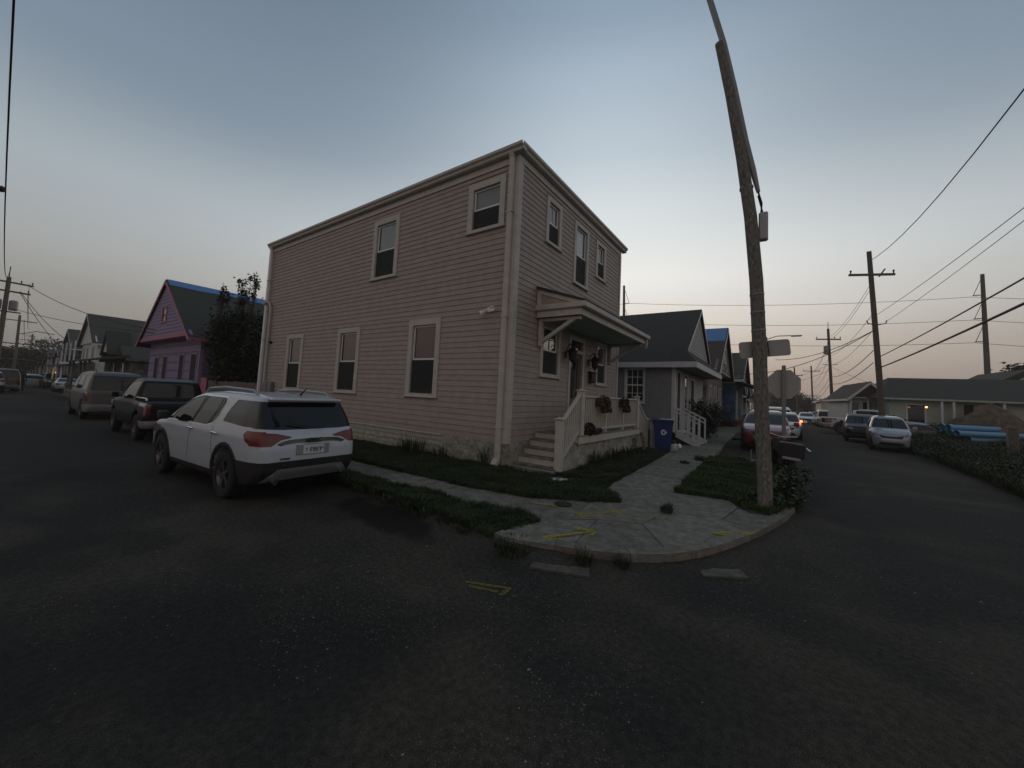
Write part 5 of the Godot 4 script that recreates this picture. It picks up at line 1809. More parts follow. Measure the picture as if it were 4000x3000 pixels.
func car_spec(kind: String) -> Dictionary:
	var R := []
	match kind:
		"suv":
			var dlo := pv([1.12, 1.10, 0.78, 1.35, 0.45, 1.51, 0.1, 1.575, -0.92, 1.57, -0.99, 1.48, -0.93, 1.27, -0.80, 1.15, -0.55, 1.10])
			R += both("tail_light", pv([-1.97, 1.05, -2.04, 1.115, -2.6, 1.115, -2.6, 0.90, -2.22, 0.90, -2.05, 0.96]), "lamp_red", 0.004, 0.3)
			R += [{"called": "tail_light", "view": "rear", "poly": pv([-1.0, 1.115, -0.62, 1.085, -0.38, 1.03, -0.37, 1.005, -0.55, 0.985, -0.70, 0.90, -1.0, 0.90]), "m": "lamp_red", "off": 0.004, "lim": 0.1}]
			R += [{"called": "tail_light", "view": "rear", "poly": pv([1.0, 1.115, 0.62, 1.085, 0.38, 1.03, 0.37, 1.005, 0.55, 0.985, 0.70, 0.90, 1.0, 0.90]), "m": "lamp_red", "off": 0.004, "lim": 0.1}]
			R += both("quarter_window", pv([-1.14, 1.20, -1.22, 1.40, -1.34, 1.56, -2.7, 1.56, -2.7, 1.17, -1.9, 1.165]), "tint", -0.004, 0.3)
			R += [{"called": "rear_window", "view": "rear", "poly": pv([-1.0, 1.165, -1.0, 1.56, 1.0, 1.56, 1.0, 1.165, 0.5, 1.135, -0.5, 1.135]), "m": "tint", "off": -0.004, "lim": 0.1}]
			R += both("side_window", dlo, "tint", -0.008)
			R += both("window_trim", grown(dlo, 0.022), "chrome", 0.003)
			R += [{"called": "windscreen", "view": "front", "poly": pv([-0.84, 1.12, -0.68, 1.54, 0.68, 1.54, 0.84, 1.12]), "m": "tint", "off": -0.005, "lim": 0.2}]
			for ax in [-1.43, 1.43]:
				R += both("arch_trim", circle_poly(Vector2(ax, 0.37), 0.52), "cladding", 0.006)
			R += both("sill_cladding", pv([-2.7, 0.1, -2.7, 0.66, -1.9, 0.62, -1.8, 0.40, 1.8, 0.38, 1.95, 0.5, 2.6, 0.5, 2.6, 0.1]), "cladding", 0.004, 0.2)
			R += [{"called": "skid_plate", "view": "rear", "poly": pv([-0.58, 0.545, 0.58, 0.545, 0.80, 0.36, -0.80, 0.36]), "m": "skid", "off": 0.012, "lim": 0.0}]
			R += [{"called": "rear_bumper", "view": "rear", "poly": pv([-1.2, 0.66, 1.2, 0.66, 1.2, 0.1, -1.2, 0.1]), "m": "cladding", "off": 0.008, "lim": -0.2}]
			R += [{"called": "front_bumper", "view": "front", "poly": pv([-1.2, 0.52, 1.2, 0.52, 1.2, 0.1, -1.2, 0.1]), "m": "cladding", "off": 0.004, "lim": 0.0}]
			R += [{"called": "headlight", "view": "front", "poly": pv([-0.95, 0.93, -0.52, 0.88, -0.52, 0.76, -0.95, 0.78]), "m": "lamp_clear", "off": 0.003, "lim": 0.0}, {"called": "headlight", "view": "front", "poly": pv([0.95, 0.93, 0.52, 0.88, 0.52, 0.76, 0.95, 0.78]), "m": "lamp_clear", "off": 0.003, "lim": 0.0}]
			R += [{"called": "grille", "view": "front", "poly": pv([-0.46, 0.88, 0.46, 0.88, 0.42, 0.58, -0.42, 0.58]), "m": "cladding", "off": -0.003, "lim": 0.0}]
			return {"side": pv([-2.30, 0.33, -2.44, 0.50, -2.47, 0.66, -2.46, 0.86, -2.41, 1.08, -2.36, 1.15, -2.12, 1.56, -2.16, 1.63, -1.7, 1.675, -0.6, 1.69, 0.15, 1.645, 0.52, 1.55, 1.32, 1.11, 1.6, 1.07, 2.2, 0.97, 2.42, 0.82, 2.47, 0.6, 2.40, 0.36, 2.2, 0.25, -2.1, 0.27]), "half": 0.97, "top": [[-2.5, 0.80], [-2.4, 0.86], [-2.2, 0.925], [-1.8, 0.955], [1.0, 0.96], [1.8, 0.945], [2.2, 0.87], [2.4, 0.74], [2.47, 0.62]], "prof": [[0.2, 0.93], [0.5, 0.985], [0.78, 1.0], [1.0, 0.985], [1.12, 0.955], [1.32, 0.895], [1.55, 0.80], [1.7, 0.72]], "axles": [-1.43, 1.43], "wr": 0.37, "regions": R}
		"hatch":
			var dl := pv([0.95, 0.98, 0.45, 1.30, 0.05, 1.40, -1.05, 1.38, -1.45, 1.10, -1.2, 1.02])
			R += both("side_window", dl, "tint", -0.006)
			R += [{"called": "windscreen", "view": "front", "poly": pv([-0.72, 1.0, -0.58, 1.41, 0.58, 1.41, 0.72, 1.0]), "m": "tint", "off": -0.005, "lim": 0.15}]
			R += [{"called": "rear_window", "view": "rear", "poly": pv([-0.7, 1.05, -0.55, 1.38, 0.55, 1.38, 0.7, 1.05]), "m": "tint", "off": -0.005, "lim": 0.2}]
			R += both("headlight", pv([1.35, 0.80, 1.75, 0.86, 2.3, 0.70, 2.3, 0.62, 1.85, 0.66]), "lamp_clear", 0.003, 0.3)
			R += [{"called": "headlight", "view": "front", "poly": pv([-0.9, 0.88, -0.55, 0.76, -0.45, 0.66, -0.9, 0.66]), "m": "lamp_clear", "off": 0.003, "lim": -0.2}, {"called": "headlight", "view": "front", "poly": pv([0.9, 0.88, 0.55, 0.76, 0.45, 0.66, 0.9, 0.66]), "m": "lamp_clear", "off": 0.003, "lim": -0.2}]
			R += [{"called": "grille", "view": "front", "poly": pv([-0.50, 0.72, -0.2, 0.66, 0.2, 0.66, 0.50, 0.72, 0.38, 0.57, -0.38, 0.57]), "m": "cladding", "off": -0.004, "lim": -0.2}]
			R += [{"called": "air_intake", "view": "front", "poly": pv([-0.42, 0.40, 0.42, 0.40, 0.55, 0.28, -0.55, 0.28]), "m": "cladding", "off": -0.004, "lim": -0.2}]
			R += both("tail_light", pv([-1.9, 1.0, -2.3, 1.05, -2.3, 0.75, -2.0, 0.78]), "lamp_red", 0.003, 0.3)
			R += [{"called": "tail_light", "view": "rear", "poly": pv([-0.9, 1.02, -0.62, 1.0, -0.6, 0.78, -0.9, 0.76]), "m": "lamp_red", "off": 0.003, "lim": 0.0}, {"called": "tail_light", "view": "rear", "poly": pv([0.9, 1.02, 0.62, 1.0, 0.6, 0.78, 0.9, 0.76]), "m": "lamp_red", "off": 0.003, "lim": 0.0}]
			R += both("sill", pv([-1.0, 0.1, -1.0, 0.3, 1.0, 0.3, 1.0, 0.1]), "cladding", 0.002, 0.2)
			return {"side": pv([-1.95, 0.25, -2.08, 0.5, -2.06, 0.85, -1.98, 1.05, -1.72, 1.40, -1.3, 1.50, -0.5, 1.535, 0.1, 1.49, 0.45, 1.36, 1.15, 0.98, 1.5, 0.90, 1.85, 0.78, 2.03, 0.62, 2.06, 0.42, 1.98, 0.24, 1.7, 0.18, -1.7, 0.2]), "half": 0.86, "top": [[-2.08, 0.66], [-1.9, 0.78], [-1.5, 0.835], [0.8, 0.845], [1.4, 0.82], [1.8, 0.72], [2.0, 0.55], [2.06, 0.42]], "prof": [[0.2, 0.93], [0.55, 1.0], [0.8, 1.0], [0.98, 0.97], [1.2, 0.88], [1.4, 0.77], [1.55, 0.68]], "axles": [-1.3, 1.3], "wr": 0.305, "regions": R, "round": 0.12}
		"sedan":
			var ds := pv([0.95, 0.95, 0.45, 1.24, 0.1, 1.33, -0.75, 1.33, -1.15, 1.16, -1.35, 0.98])
			R += both("side_window", ds, "tint", -0.006)
			R += [{"called": "windscreen", "view": "front", "poly": pv([-0.72, 0.97, -0.56, 1.34, 0.56, 1.34, 0.72, 0.97]), "m": "tint", "off": -0.005, "lim": 0.15}]
			R += [{"called": "rear_window", "view": "rear", "poly": pv([-0.70, 1.03, -0.55, 1.33, 0.55, 1.33, 0.70, 1.03]), "m": "tint", "off": -0.005, "lim": 0.15}]
			R += [{"called": "tail_light", "view": "rear", "poly": pv([-0.95, 0.92, -0.5, 0.86, -0.5, 0.74, -0.95, 0.72]), "m": "lamp_red", "off": 0.003, "lim": 0.0}, {"called": "tail_light", "view": "rear", "poly": pv([0.95, 0.92, 0.5, 0.86, 0.5, 0.74, 0.95, 0.72]), "m": "lamp_red", "off": 0.003, "lim": 0.0}]
			R += [{"called": "headlight", "view": "front", "poly": pv([-0.95, 0.76, -0.45, 0.70, -0.45, 0.60, -0.95, 0.60]), "m": "lamp_clear", "off": 0.003, "lim": 0.0}, {"called": "headlight", "view": "front", "poly": pv([0.95, 0.76, 0.45, 0.70, 0.45, 0.60, 0.95, 0.60]), "m": "lamp_clear", "off": 0.003, "lim": 0.0}]
			R += [{"called": "rear_bumper", "view": "rear", "poly": pv([-1.0, 0.36, 1.0, 0.36, 1.0, 0.1, -1.0, 0.1]), "m": "cladding", "off": 0.003, "lim": -0.2}]
			R += [{"called": "grille", "view": "front", "poly": pv([-0.4, 0.66, 0.4, 0.66, 0.45, 0.36, -0.45, 0.36]), "m": "cladding", "off": -0.003, "lim": 0.0}]
			return {"side": pv([-2.2, 0.25, -2.36, 0.5, -2.34, 0.86, -2.2, 1.02, -1.6, 1.06, -0.95, 1.37, -0.4, 1.44, 0.1, 1.42, 0.4, 1.32, 1.1, 0.96, 1.7, 0.88, 2.2, 0.74, 2.36, 0.55, 2.3, 0.26, 2.0, 0.18, -2.0, 0.2]), "half": 0.92, "top": [[-2.36, 0.70], [-2.15, 0.83], [-1.6, 0.895], [1.2, 0.90], [1.8, 0.86], [2.2, 0.74], [2.36, 0.52]], "prof": [[0.2, 0.93], [0.6, 1.0], [0.85, 0.985], [0.98, 0.95], [1.2, 0.84], [1.44, 0.66]], "axles": [-1.38, 1.4], "wr": 0.32, "regions": R, "round": 0.12}
		"pickup":
			R += both("side_window", pv([0.88, 1.16, 0.55, 1.55, 0.1, 1.68, -0.85, 1.68, -0.9, 1.16]), "tint", -0.006)
			R += [{"called": "windscreen", "view": "front", "poly": pv([-0.80, 1.18, -0.66, 1.66, 0.66, 1.66, 0.80, 1.18]), "m": "tint", "off": -0.005, "lim": 0.15}]
			R += [{"called": "rear_window", "view": "rear", "poly": pv([-0.74, 1.22, -0.66, 1.66, 0.66, 1.66, 0.74, 1.22]), "m": "tint", "off": -0.005, "lim": 0.3}]
			R += [{"called": "tail_light", "view": "rear", "poly": pv([-1.0, 1.08, -0.8, 1.08, -0.8, 0.74, -1.0, 0.74]), "m": "lamp_red_deep", "off": 0.003, "lim": 0.0}, {"called": "tail_light", "view": "rear", "poly": pv([1.0, 1.08, 0.8, 1.08, 0.8, 0.74, 1.0, 0.74]), "m": "lamp_red_deep", "off": 0.003, "lim": 0.0}]
			R += [{"called": "headlight", "view": "front", "poly": pv([-1.0, 1.0, -0.6, 0.98, -0.6, 0.8, -1.0, 0.8]), "m": "lamp_clear", "off": 0.003, "lim": 0.0}, {"called": "headlight", "view": "front", "poly": pv([1.0, 1.0, 0.6, 0.98, 0.6, 0.8, 1.0, 0.8]), "m": "lamp_clear", "off": 0.003, "lim": 0.0}]
			R += [{"called": "rear_bumper", "view": "rear", "poly": pv([-1.0, 0.62, 1.0, 0.62, 1.0, 0.42, -1.0, 0.42]), "m": "skid", "off": 0.04, "lim": 0.0}]
			return {"side": pv([-2.75, 0.45, -2.75, 1.12, -1.08, 1.14, -1.0, 1.70, -0.5, 1.80, 0.2, 1.78, 0.5, 1.68, 1.05, 1.18, 2.3, 1.10, 2.6, 1.0, 2.7, 0.7, 2.62, 0.42, 2.3, 0.36, -2.5, 0.40]), "half": 0.97, "top": [[-2.75, 0.92], [-2.6, 0.95], [1.6, 0.95], [2.3, 0.92], [2.6, 0.80], [2.7, 0.66]], "prof": [[0.3, 0.95], [0.7, 1.0], [1.1, 0.97], [1.2, 0.93], [1.5, 0.84], [1.8, 0.72]], "axles": [-1.65, 1.75], "wr": 0.38, "regions": R, "round": 0.07}
	# boxy van
	R += both("side_window", pv([1.25, 1.15, 0.85, 1.60, 0.35, 1.68, 0.3, 1.15]), "tint", -0.006)
	R += both("side_window", pv([0.15, 1.15, 0.15, 1.68, -0.95, 1.68, -0.95, 1.15]), "tint", -0.006)
	R += both("side_window", pv([-1.1, 1.15, -1.1, 1.68, -2.05, 1.66, -2.1, 1.15]), "tint", -0.006)
	R += [{"called": "rear_window", "view": "rear", "poly": pv([-0.80, 1.12, -0.72, 1.68, 0.72, 1.68, 0.80, 1.12]), "m": "tint", "off": -0.005, "lim": 0.3}]
	R += [{"called": "windscreen", "view": "front", "poly": pv([-0.82, 1.15, -0.70, 1.66, 0.70, 1.66, 0.82, 1.15]), "m": "tint", "off": -0.005, "lim": 0.15}]
	R += [{"called": "tail_light", "view": "rear", "poly": pv([-1.0, 1.05, -0.80, 1.05, -0.80, 0.70, -1.0, 0.70]), "m": "lamp_red_deep", "off": 0.003, "lim": 0.0}, {"called": "tail_light", "view": "rear", "poly": pv([1.0, 1.05, 0.80, 1.05, 0.80, 0.70, 1.0, 0.70]), "m": "lamp_red_deep", "off": 0.003, "lim": 0.0}]
	R += [{"called": "rear_bumper", "view": "rear", "poly": pv([-1.1, 0.60, 1.1, 0.60, 1.1, 0.34, -1.1, 0.34]), "m": "skid", "off": 0.03, "lim": -0.1}]
	R += [{"called": "headlight", "view": "front", "poly": pv([-1.0, 0.9, -0.6, 0.88, -0.6, 0.72, -1.0, 0.72]), "m": "lamp_clear", "off": 0.003, "lim": 0.0}, {"called": "headlight", "view": "front", "poly": pv([1.0, 0.9, 0.6, 0.88, 0.6, 0.72, 1.0, 0.72]), "m": "lamp_clear", "off": 0.003, "lim": 0.0}]
	return {"side": pv([-2.3, 0.32, -2.36, 0.5, -2.34, 1.05, -2.2, 1.72, -2.05, 1.82, -0.6, 1.86, 0.5, 1.80, 0.85, 1.68, 1.5, 1.12, 2.1, 0.98, 2.3, 0.8, 2.34, 0.5, 2.25, 0.3, 2.0, 0.24, -2.0, 0.26]), "half": 0.95, "top": [[-2.36, 0.86], [-2.2, 0.92], [1.2, 0.93], [1.8, 0.90], [2.2, 0.78], [2.34, 0.60]], "prof": [[0.2, 0.95], [0.6, 1.0], [1.0, 0.99], [1.15, 0.965], [1.45, 0.91], [1.7, 0.84], [1.86, 0.78]], "axles": [-1.42, 1.42], "wr": 0.34, "regions": R, "round": 0.09}

func add_car(kind: String, called: String, label: String, category: String, at: Vector3, heading: float, paint: String, scale := 1.0, group := "parked cars", cell := 0.055) -> Node3D:
	var sp := car_spec(kind)
	var sh := shell_of(kind, sp, cell)
	var c := thing(called, label, category, at, 0, group)
	# heading is the angle of the nose from +x towards -z, in degrees
	c.rotation.y = deg_to_rad(heading)
	c.scale = Vector3.ONE * scale
	put_mesh(sh.body, "body", M[paint], c)
	for p in sh.parts:
		put_mesh(p[2], p[0], M[p[1]], c)
	var hw := ramp(sp.top, 0.0)
	for ax in sp.axles:
		for s in [-1.0, 1.0]:
			add_wheel(c, Vector3(ax, sp.wr, s * (hw - 0.125)), sp.wr, 0.23, s, 5)
	pbox("underbody", M.cladding, c, Vector3(sp.axles[0] + sp.wr * 1.1, 0.22, -hw + 0.3), Vector3(sp.axles[1] - sp.wr * 1.1, 0.4, hw - 0.3))
	# door mirrors
	var bx: float = {"suv": 0.98, "hatch": 0.82, "sedan": 0.82, "pickup": 0.85, "van": 1.2}[kind]
	var by: float = {"suv": 1.13, "hatch": 1.0, "sedan": 0.97, "pickup": 1.2, "van": 1.2}[kind]
	for s in [-1.0, 1.0]:
		var w2 := ramp(sp.top, bx) * ramp(sp.prof, by)
		var m := MB.new()
		m.box(Vector3(bx - 0.06, by - 0.02, s * w2 - 0.02), Vector3(bx + 0.02, by + 0.02, s * (w2 + 0.1) + 0.02))
		m.box(Vector3(bx - 0.08, by - 0.04, s * (w2 + 0.17) - 0.1), Vector3(bx + 0.05, by + 0.12, s * (w2 + 0.17) + 0.08), 0.03)
		obj(m, "mirror", M.cladding if kind == "suv" else M[paint], c)
	# bumper number plate at the rear
	if kind != "suv":
		var xr: float = sp.side[1].x - 0.02
		pbox("number_plate", M.plate, c, Vector3(xr - 0.012, 0.66 if kind != "sedan" else 0.62, -0.16), Vector3(xr + 0.02, 0.80 if kind != "sedan" else 0.76, 0.16), 0.004)
	return c

# the silver-white SUV close to the camera gets its fittings one by one
func text_mesh(s: String, size: float, depth: float) -> TextMesh:
	var t := TextMesh.new()
	t.text = s
	var f := SystemFont.new()
	f.font_names = PackedStringArray(["Droid Sans"])
	f.font_weight = 700
	t.font = f
	t.font_size = 64
	t.pixel_size = size / 64.0
	t.depth = depth
	t.curve_step = 2.0
	return t

func make_suv() -> void:
	var c := add_car("suv", "white_suv", "pearl white SUV parked at the kerb beside the corner house", "car", Vector3(-2.99, 0.0, 3.96), 180.0 + 3.0, "car_white", 0.92, "", 0.032)
	c.scale = Vector3(0.88, 0.92, 0.85)
	# x of the rear face at a height
	var rear := func(y: float, z: float) -> float:
		var x: float = ramp([[0.3, -2.30], [0.5, -2.44], [0.66, -2.47], [0.86, -2.46], [1.08, -2.41], [1.15, -2.36], [1.56, -2.12]], y)
		return x + 0.16 * pow(abs(z) / 0.9, 4.0)
	# bright strip across the tailgate, rising to the lamps
	var pts := []
	for k in 21:
		var z := -0.62 + 1.24 * k / 20.0
		var y := 0.965 - 0.075 * pow(abs(z) / 0.62, 5.0)
		pts.append(Vector3(rear.call(y, z) - 0.012, y, z))
	var st := MB.new()
	for k in 20:
		st.bar(pts[k], pts[k + 1], 0.035, 0.06, Vector3.UP)
	obj(st, "tailgate_strip", M.chrome, c)
	# recess and number plate
	pbox("plate_recess", M.car_silver, c, Vector3(-2.478, 0.735, -0.30), Vector3(-2.44, 0.90, 0.30), 0.006)
	var pl := pbox("number_plate", M.plate, c, Vector3(-2.492, 0.745, -0.19), Vector3(-2.476, 0.89, 0.19), 0.004)
	var back := Basis(Vector3(0, 0, 1), Vector3.UP, Vector3(-1, 0, 0))
	var tx := put_mesh(text_mesh("F951", 0.10, 0.004), "plate_number", M.ink, pl, Transform3D(back, Vector3(-2.494, 0.812, 0.03)))
	tx.set_meta("label", "dark plate number")
	put_mesh(text_mesh("D", 0.045, 0.004), "plate_letter", M.ink, pl, Transform3D(back, Vector3(-2.494, 0.83, 0.155)))
	put_mesh(text_mesh("T", 0.06, 0.004), "plate_letter", M.ink, pl, Transform3D(back, Vector3(-2.494, 0.82, -0.13)))
	put_mesh(text_mesh("GMC", 0.105, 0.012), "tailgate_lettering", M.cladding, c, Transform3D(back * Basis.from_scale(Vector3(1.15, 1, 1)), Vector3(-2.497, 0.965, 0.0)))
	put_mesh(text_mesh("ACADIA", 0.045, 0.006), "tailgate_lettering", M.cladding, c, Transform3D(back, Vector3(-2.478, 0.70, -0.48)))
	# wiper, spoiler, aerial, rails, exhausts, seams, handles
	ptube("wiper", M.black_plastic, c, [Vector3(-2.42, 1.15, 0.18), Vector3(-2.40, 1.17, 0.0), Vector3(-2.36, 1.24, -0.42)], 0.012, 6)
	pbox("spoiler", M.car_white, c, Vector3(-2.25, 1.57, -0.66), Vector3(-1.98, 1.63, 0.66), 0.025)
	ptube("aerial", M.black_plastic, c, [Vector3(-1.75, 1.67, 0.1), Vector3(-1.95, 1.80, 0.1)], [0.02, 0.006], 6)
	for s in [-1.0, 1.0]:
		var rl := MB.new()
		rl.tube([Vector3(-1.85, 1.63, s * 0.66), Vector3(-1.65, 1.72, s * 0.665), Vector3(-0.6, 1.745, s * 0.675), Vector3(0.05, 1.71, s * 0.67), Vector3(0.28, 1.62, s * 0.66)], [0.02, 0.026, 0.026, 0.026, 0.02], 8)
		obj(rl, "roof_rail", M.skid, c)
		ptube("exhaust_tip", M.chrome, c, [Vector3(-2.40, 0.37, s * 0.62), Vector3(-2.50, 0.36, s * 0.62)], 0.045, 12)
		for x in [0.05, -0.98]:
			var sm := []
			for k in 9:
				var y := lerpf(0.5, 1.1, k / 8.0)
				var xx: float = x + (0.12 * pow(k / 8.0 - 0.5, 2.0) if x > 0 else 0.12 * k / 8.0)
				sm.append(Vector3(xx, y, s * (ramp([[-2.5, 0.80], [-1.8, 0.955], [1.0, 0.96]], xx) * ramp([[0.2, 0.93], [0.5, 0.985], [0.78, 1.0], [1.0, 0.985], [1.12, 0.955]], y) - 0.001)))
			ptube("door_seam", M.seam, c, sm, 0.005, 4)
			pbar("door_handle", M.chrome, c, Vector3(x - 0.26 + 0.12, 0.99, s * 0.955), Vector3(x - 0.03 + 0.12, 1.0, s * 0.955), 0.035, 0.035, Vector3.UP, 0.01)
		ptube("reflector", M.lamp_red_deep, c, [Vector3(-2.455, 0.595, s * 0.46), Vector3(-2.44, 0.6, s * 0.64)], 0.018, 6)
		for q in [[0.80, 0.94], [0.80, 1.06]]:
			ptube("lamp_element", M.lamp_red_bright, c, [Vector3(rear.call(q[1], 0.68) - 0.005, q[1], s * 0.66), Vector3(rear.call(q[1], 0.82) - 0.002, q[1], s * 0.82)], 0.012, 6)
		# seam between tailgate and wing
		var tg := []
		for k in 7:
			var y := lerpf(0.64, 1.12, k / 6.0)
			tg.append(Vector3(rear.call(y, 0.74) + 0.005, y, s * 0.74))
		ptube("tailgate_seam", M.seam, c, tg, 0.005, 4)
		# pillar between the doors, inside the window outline
		ptube("pillar", M.seam, c, [Vector3(0.10, 1.10, s * 0.92), Vector3(-0.02, 1.34, s * 0.855), Vector3(-0.08, 1.58, s * 0.765)], 0.007, 5)
		ptube("pillar", M.seam, c, [Vector3(-0.62, 1.12, s * 0.917), Vector3(-0.78, 1.36, s * 0.848), Vector3(-0.83, 1.56, s * 0.775)], 0.006, 5)

func make_cars() -> void:
	make_suv()
	# left street
	var pk := add_car("pickup", "black_pickup", "black pickup truck parked between the white SUV and the taupe van", "truck", Vector3(-10.5, 0, 3.42), 180.0, "car_black", 0.92, "", 0.05)
	pk.scale = Vector3(0.78, 0.94, 0.88)
	for s in [-1.0, 1.0]:
		ptube("bed_rail", M.chrome, pk, [Vector3(-2.6, 1.16, s * 0.88), Vector3(-2.5, 1.22, s * 0.88), Vector3(-1.3, 1.22, s * 0.88), Vector3(-1.2, 1.16, s * 0.88)], 0.025, 6)
	pbar("tailgate_handle", M.chrome, pk, Vector3(-2.79, 0.98, -0.09), Vector3(-2.79, 0.98, 0.09), 0.03, 0.05)
	var van := add_car("van", "taupe_van", "taupe boxy minivan parked ahead of the black pickup", "van", Vector3(-18.3, 0, 3.5), 180.0, "car_taupe", 1.0, "", 0.05)
	van.scale = Vector3(0.95, 1.0, 0.9)
	for s in [-1.0, 1.0]:
		ptube("roof_rail", M.cladding, van, [Vector3(-1.9, 1.83, s * 0.62), Vector3(-1.7, 1.9, s * 0.62), Vector3(0.2, 1.9, s * 0.62), Vector3(0.4, 1.8, s * 0.62)], 0.02, 6)
	add_car("sedan", "white_sedan", "white sedan parked ahead of the taupe van, tail towards us", "car", Vector3(-49.5, 0, 1.45), 178.0, "car_white", 0.9)
	add_car("suv", "white_wagon", "white car cut by the left edge of the picture", "car", Vector3(-43.4, 0, 6.1), 181.0, "car_white", 0.95)
	add_car("van", "maroon_van", "dark maroon van beside the two standing people", "van", Vector3(-47.0, 0, 5.25), 181.0, "car_maroon", 1.0)
	add_car("sedan", "crossing_sedan", "white sedan side on behind the two standing people", "car", Vector3(-63.0, 0, 2.6), 120.0, "car_white", 1.0)
	var dk := add_car("suv", "dark_wagon", "dark car with one lit lamp far down the left street", "car", Vector3(-60.0, 0, 1.2), 0.0, "car_black", 1.0)
	lamp_glow(dk, Vector3(2.36, 1.75, 0.2), "glow_warm", 0.03)
	# side street, left kerb
	add_car("hatch", "red_hatchback", "dusty red hatchback parked nose on behind the wooden pole", "car", Vector3(4.42, 0.06, -12.7), -88.0, "car_red", 1.02)
	var wh := add_car("hatch", "white_hatchback", "white hatchback with a lit amber lamp, half behind the sign post", "car", Vector3(5.12, 0, -21.9), -90.0, "car_white", 1.0)
	lamp_glow(wh, Vector3(1.18, 1.06, -0.78), "glow_amber", 0.03)
	var gh := add_car("van", "grey_van", "grey van with a bright white lamp behind the red hatchback", "van", Vector3(4.75, 0, -29.0), -90.0, "car_silver", 1.0)
	lamp_glow(gh, Vector3(1.0, 1.66, -0.35), "glow_white", 0.05)
	add_car("sedan", "distant_sedan", "small pale sedan beyond the lit cars on the left kerb", "car", Vector3(5.0, 0, -38.0), -90.0, "car_silver", 1.0)
	# side street, right verge
	var sv := add_car("hatch", "silver_hatchback", "silver hatchback parked nose on at the weedy verge", "car", Vector3(9.2, 0.02, -19.0), -95.0, "car_silver", 1.04, "", 0.045)
	sv.scale = Vector3(0.88, 1.05, 0.86)
	var bs := add_car("suv", "black_suv", "black SUV parked right behind the silver hatchback", "car", Vector3(8.95, 0.02, -24.6), -94.0, "car_black", 0.95)
	bs.scale = Vector3(0.88, 0.96, 0.86)
	add_car("pickup", "white_pickup", "white pickup truck side on behind the black SUV", "truck", Vector3(10.6, 0.05, -32.3), -8.0, "car_white", 1.08)
	add_car("sedan", "dark_sedan", "dark car among the weeds right of the silver hatchback", "car", Vector3(12.2, -0.1, -29.0), 20.0, "car_blue", 0.9)
	add_car("van", "pale_van", "pale van far along the right side of the side street", "van", Vector3(9.0, 0, -47.0), -90.0, "car_tan", 1.0)
	add_car("sedan", "far_sedan", "white sedan facing us in the far distance of the side street", "car", Vector3(7.6, 0, -56.0), -90.0, "car_white", 1.0)
	add_car("hatch", "far_hatchback", "dark hatchback in the far distance of the side street", "car", Vector3(9.0, 0, -66.0), -90.0, "car_blue", 1.0)

func lamp_glow(car: Node3D, at: Vector3, m: String, e: float) -> void:
	var b := MB.new()
	b.t = Transform3D(Basis.IDENTITY, at)
	b.lathe([Vector2(0, -0.07), Vector2(0.05, -0.05), Vector2(0.075, 0), Vector2(0.05, 0.05), Vector2(0, 0.07)], 12)
	obj(b, "lit_lamp", M[m], car)
	var l := OmniLight3D.new()
	l.name = "lamp_light"
	l.light_color = M[m].emission
	l.light_energy = e
	l.light_size = 0.07
	l.omni_range = 15.0
	l.omni_attenuation = 2.0
	l.shadow_enabled = true
	l.position = at
	car.add_child(l, true)

# ---------------------------------------------------------------- poles, wires, signs
func wire(a: Vector3, b: Vector3, sag: float, r: float, label: String, group: String) -> void:
	var pts := []
	var m := 14
	for i in m + 1:
		var t := float(i) / m
		pts.append(a.lerp(b, t) - Vector3(0, sag * 4.0 * t * (1.0 - t), 0))
	var o := ptube("overhead_wire", M.wire, null, pts, r, 5)
	tag(o, label, "wire", group)

func cross_arm(p: Node, at: Vector3, dir: Vector3, half: float, pins: Array) -> void:
	var a := pbar("cross_arm", M.pole_dark, p, at - dir * half, at + dir * half, 0.1, 0.12)
	for q in pins:
		var b := MB.new()
		b.t = Transform3D(Basis.IDENTITY, at + dir * half * q + Vector3(0, 0.06, 0))
		b.lathe([Vector2(0.0, 0.22), Vector2(0.04, 0.2), Vector2(0.055, 0.12), Vector2(0.03, 0.1), Vector2(0.03, 0.0)], 8)
		obj(b, "insulator", M.iron, a)

func pole(label: String, base: Vector3, top: Vector3, r0: float, r1: float, m: Material, group := "utility poles") -> Node3D:
	var p := thing("utility_pole", label, "pole", base, 0, group)
	var d := top - base
	ptube("shaft", m, p, [Vector3(0, -0.3, 0), d * 0.25, d * 0.5, d * 0.75, d], [r0, lerpf(r0, r1, 0.25), lerpf(r0, r1, 0.5), lerpf(r0, r1, 0.75), r1], 14)
	return p

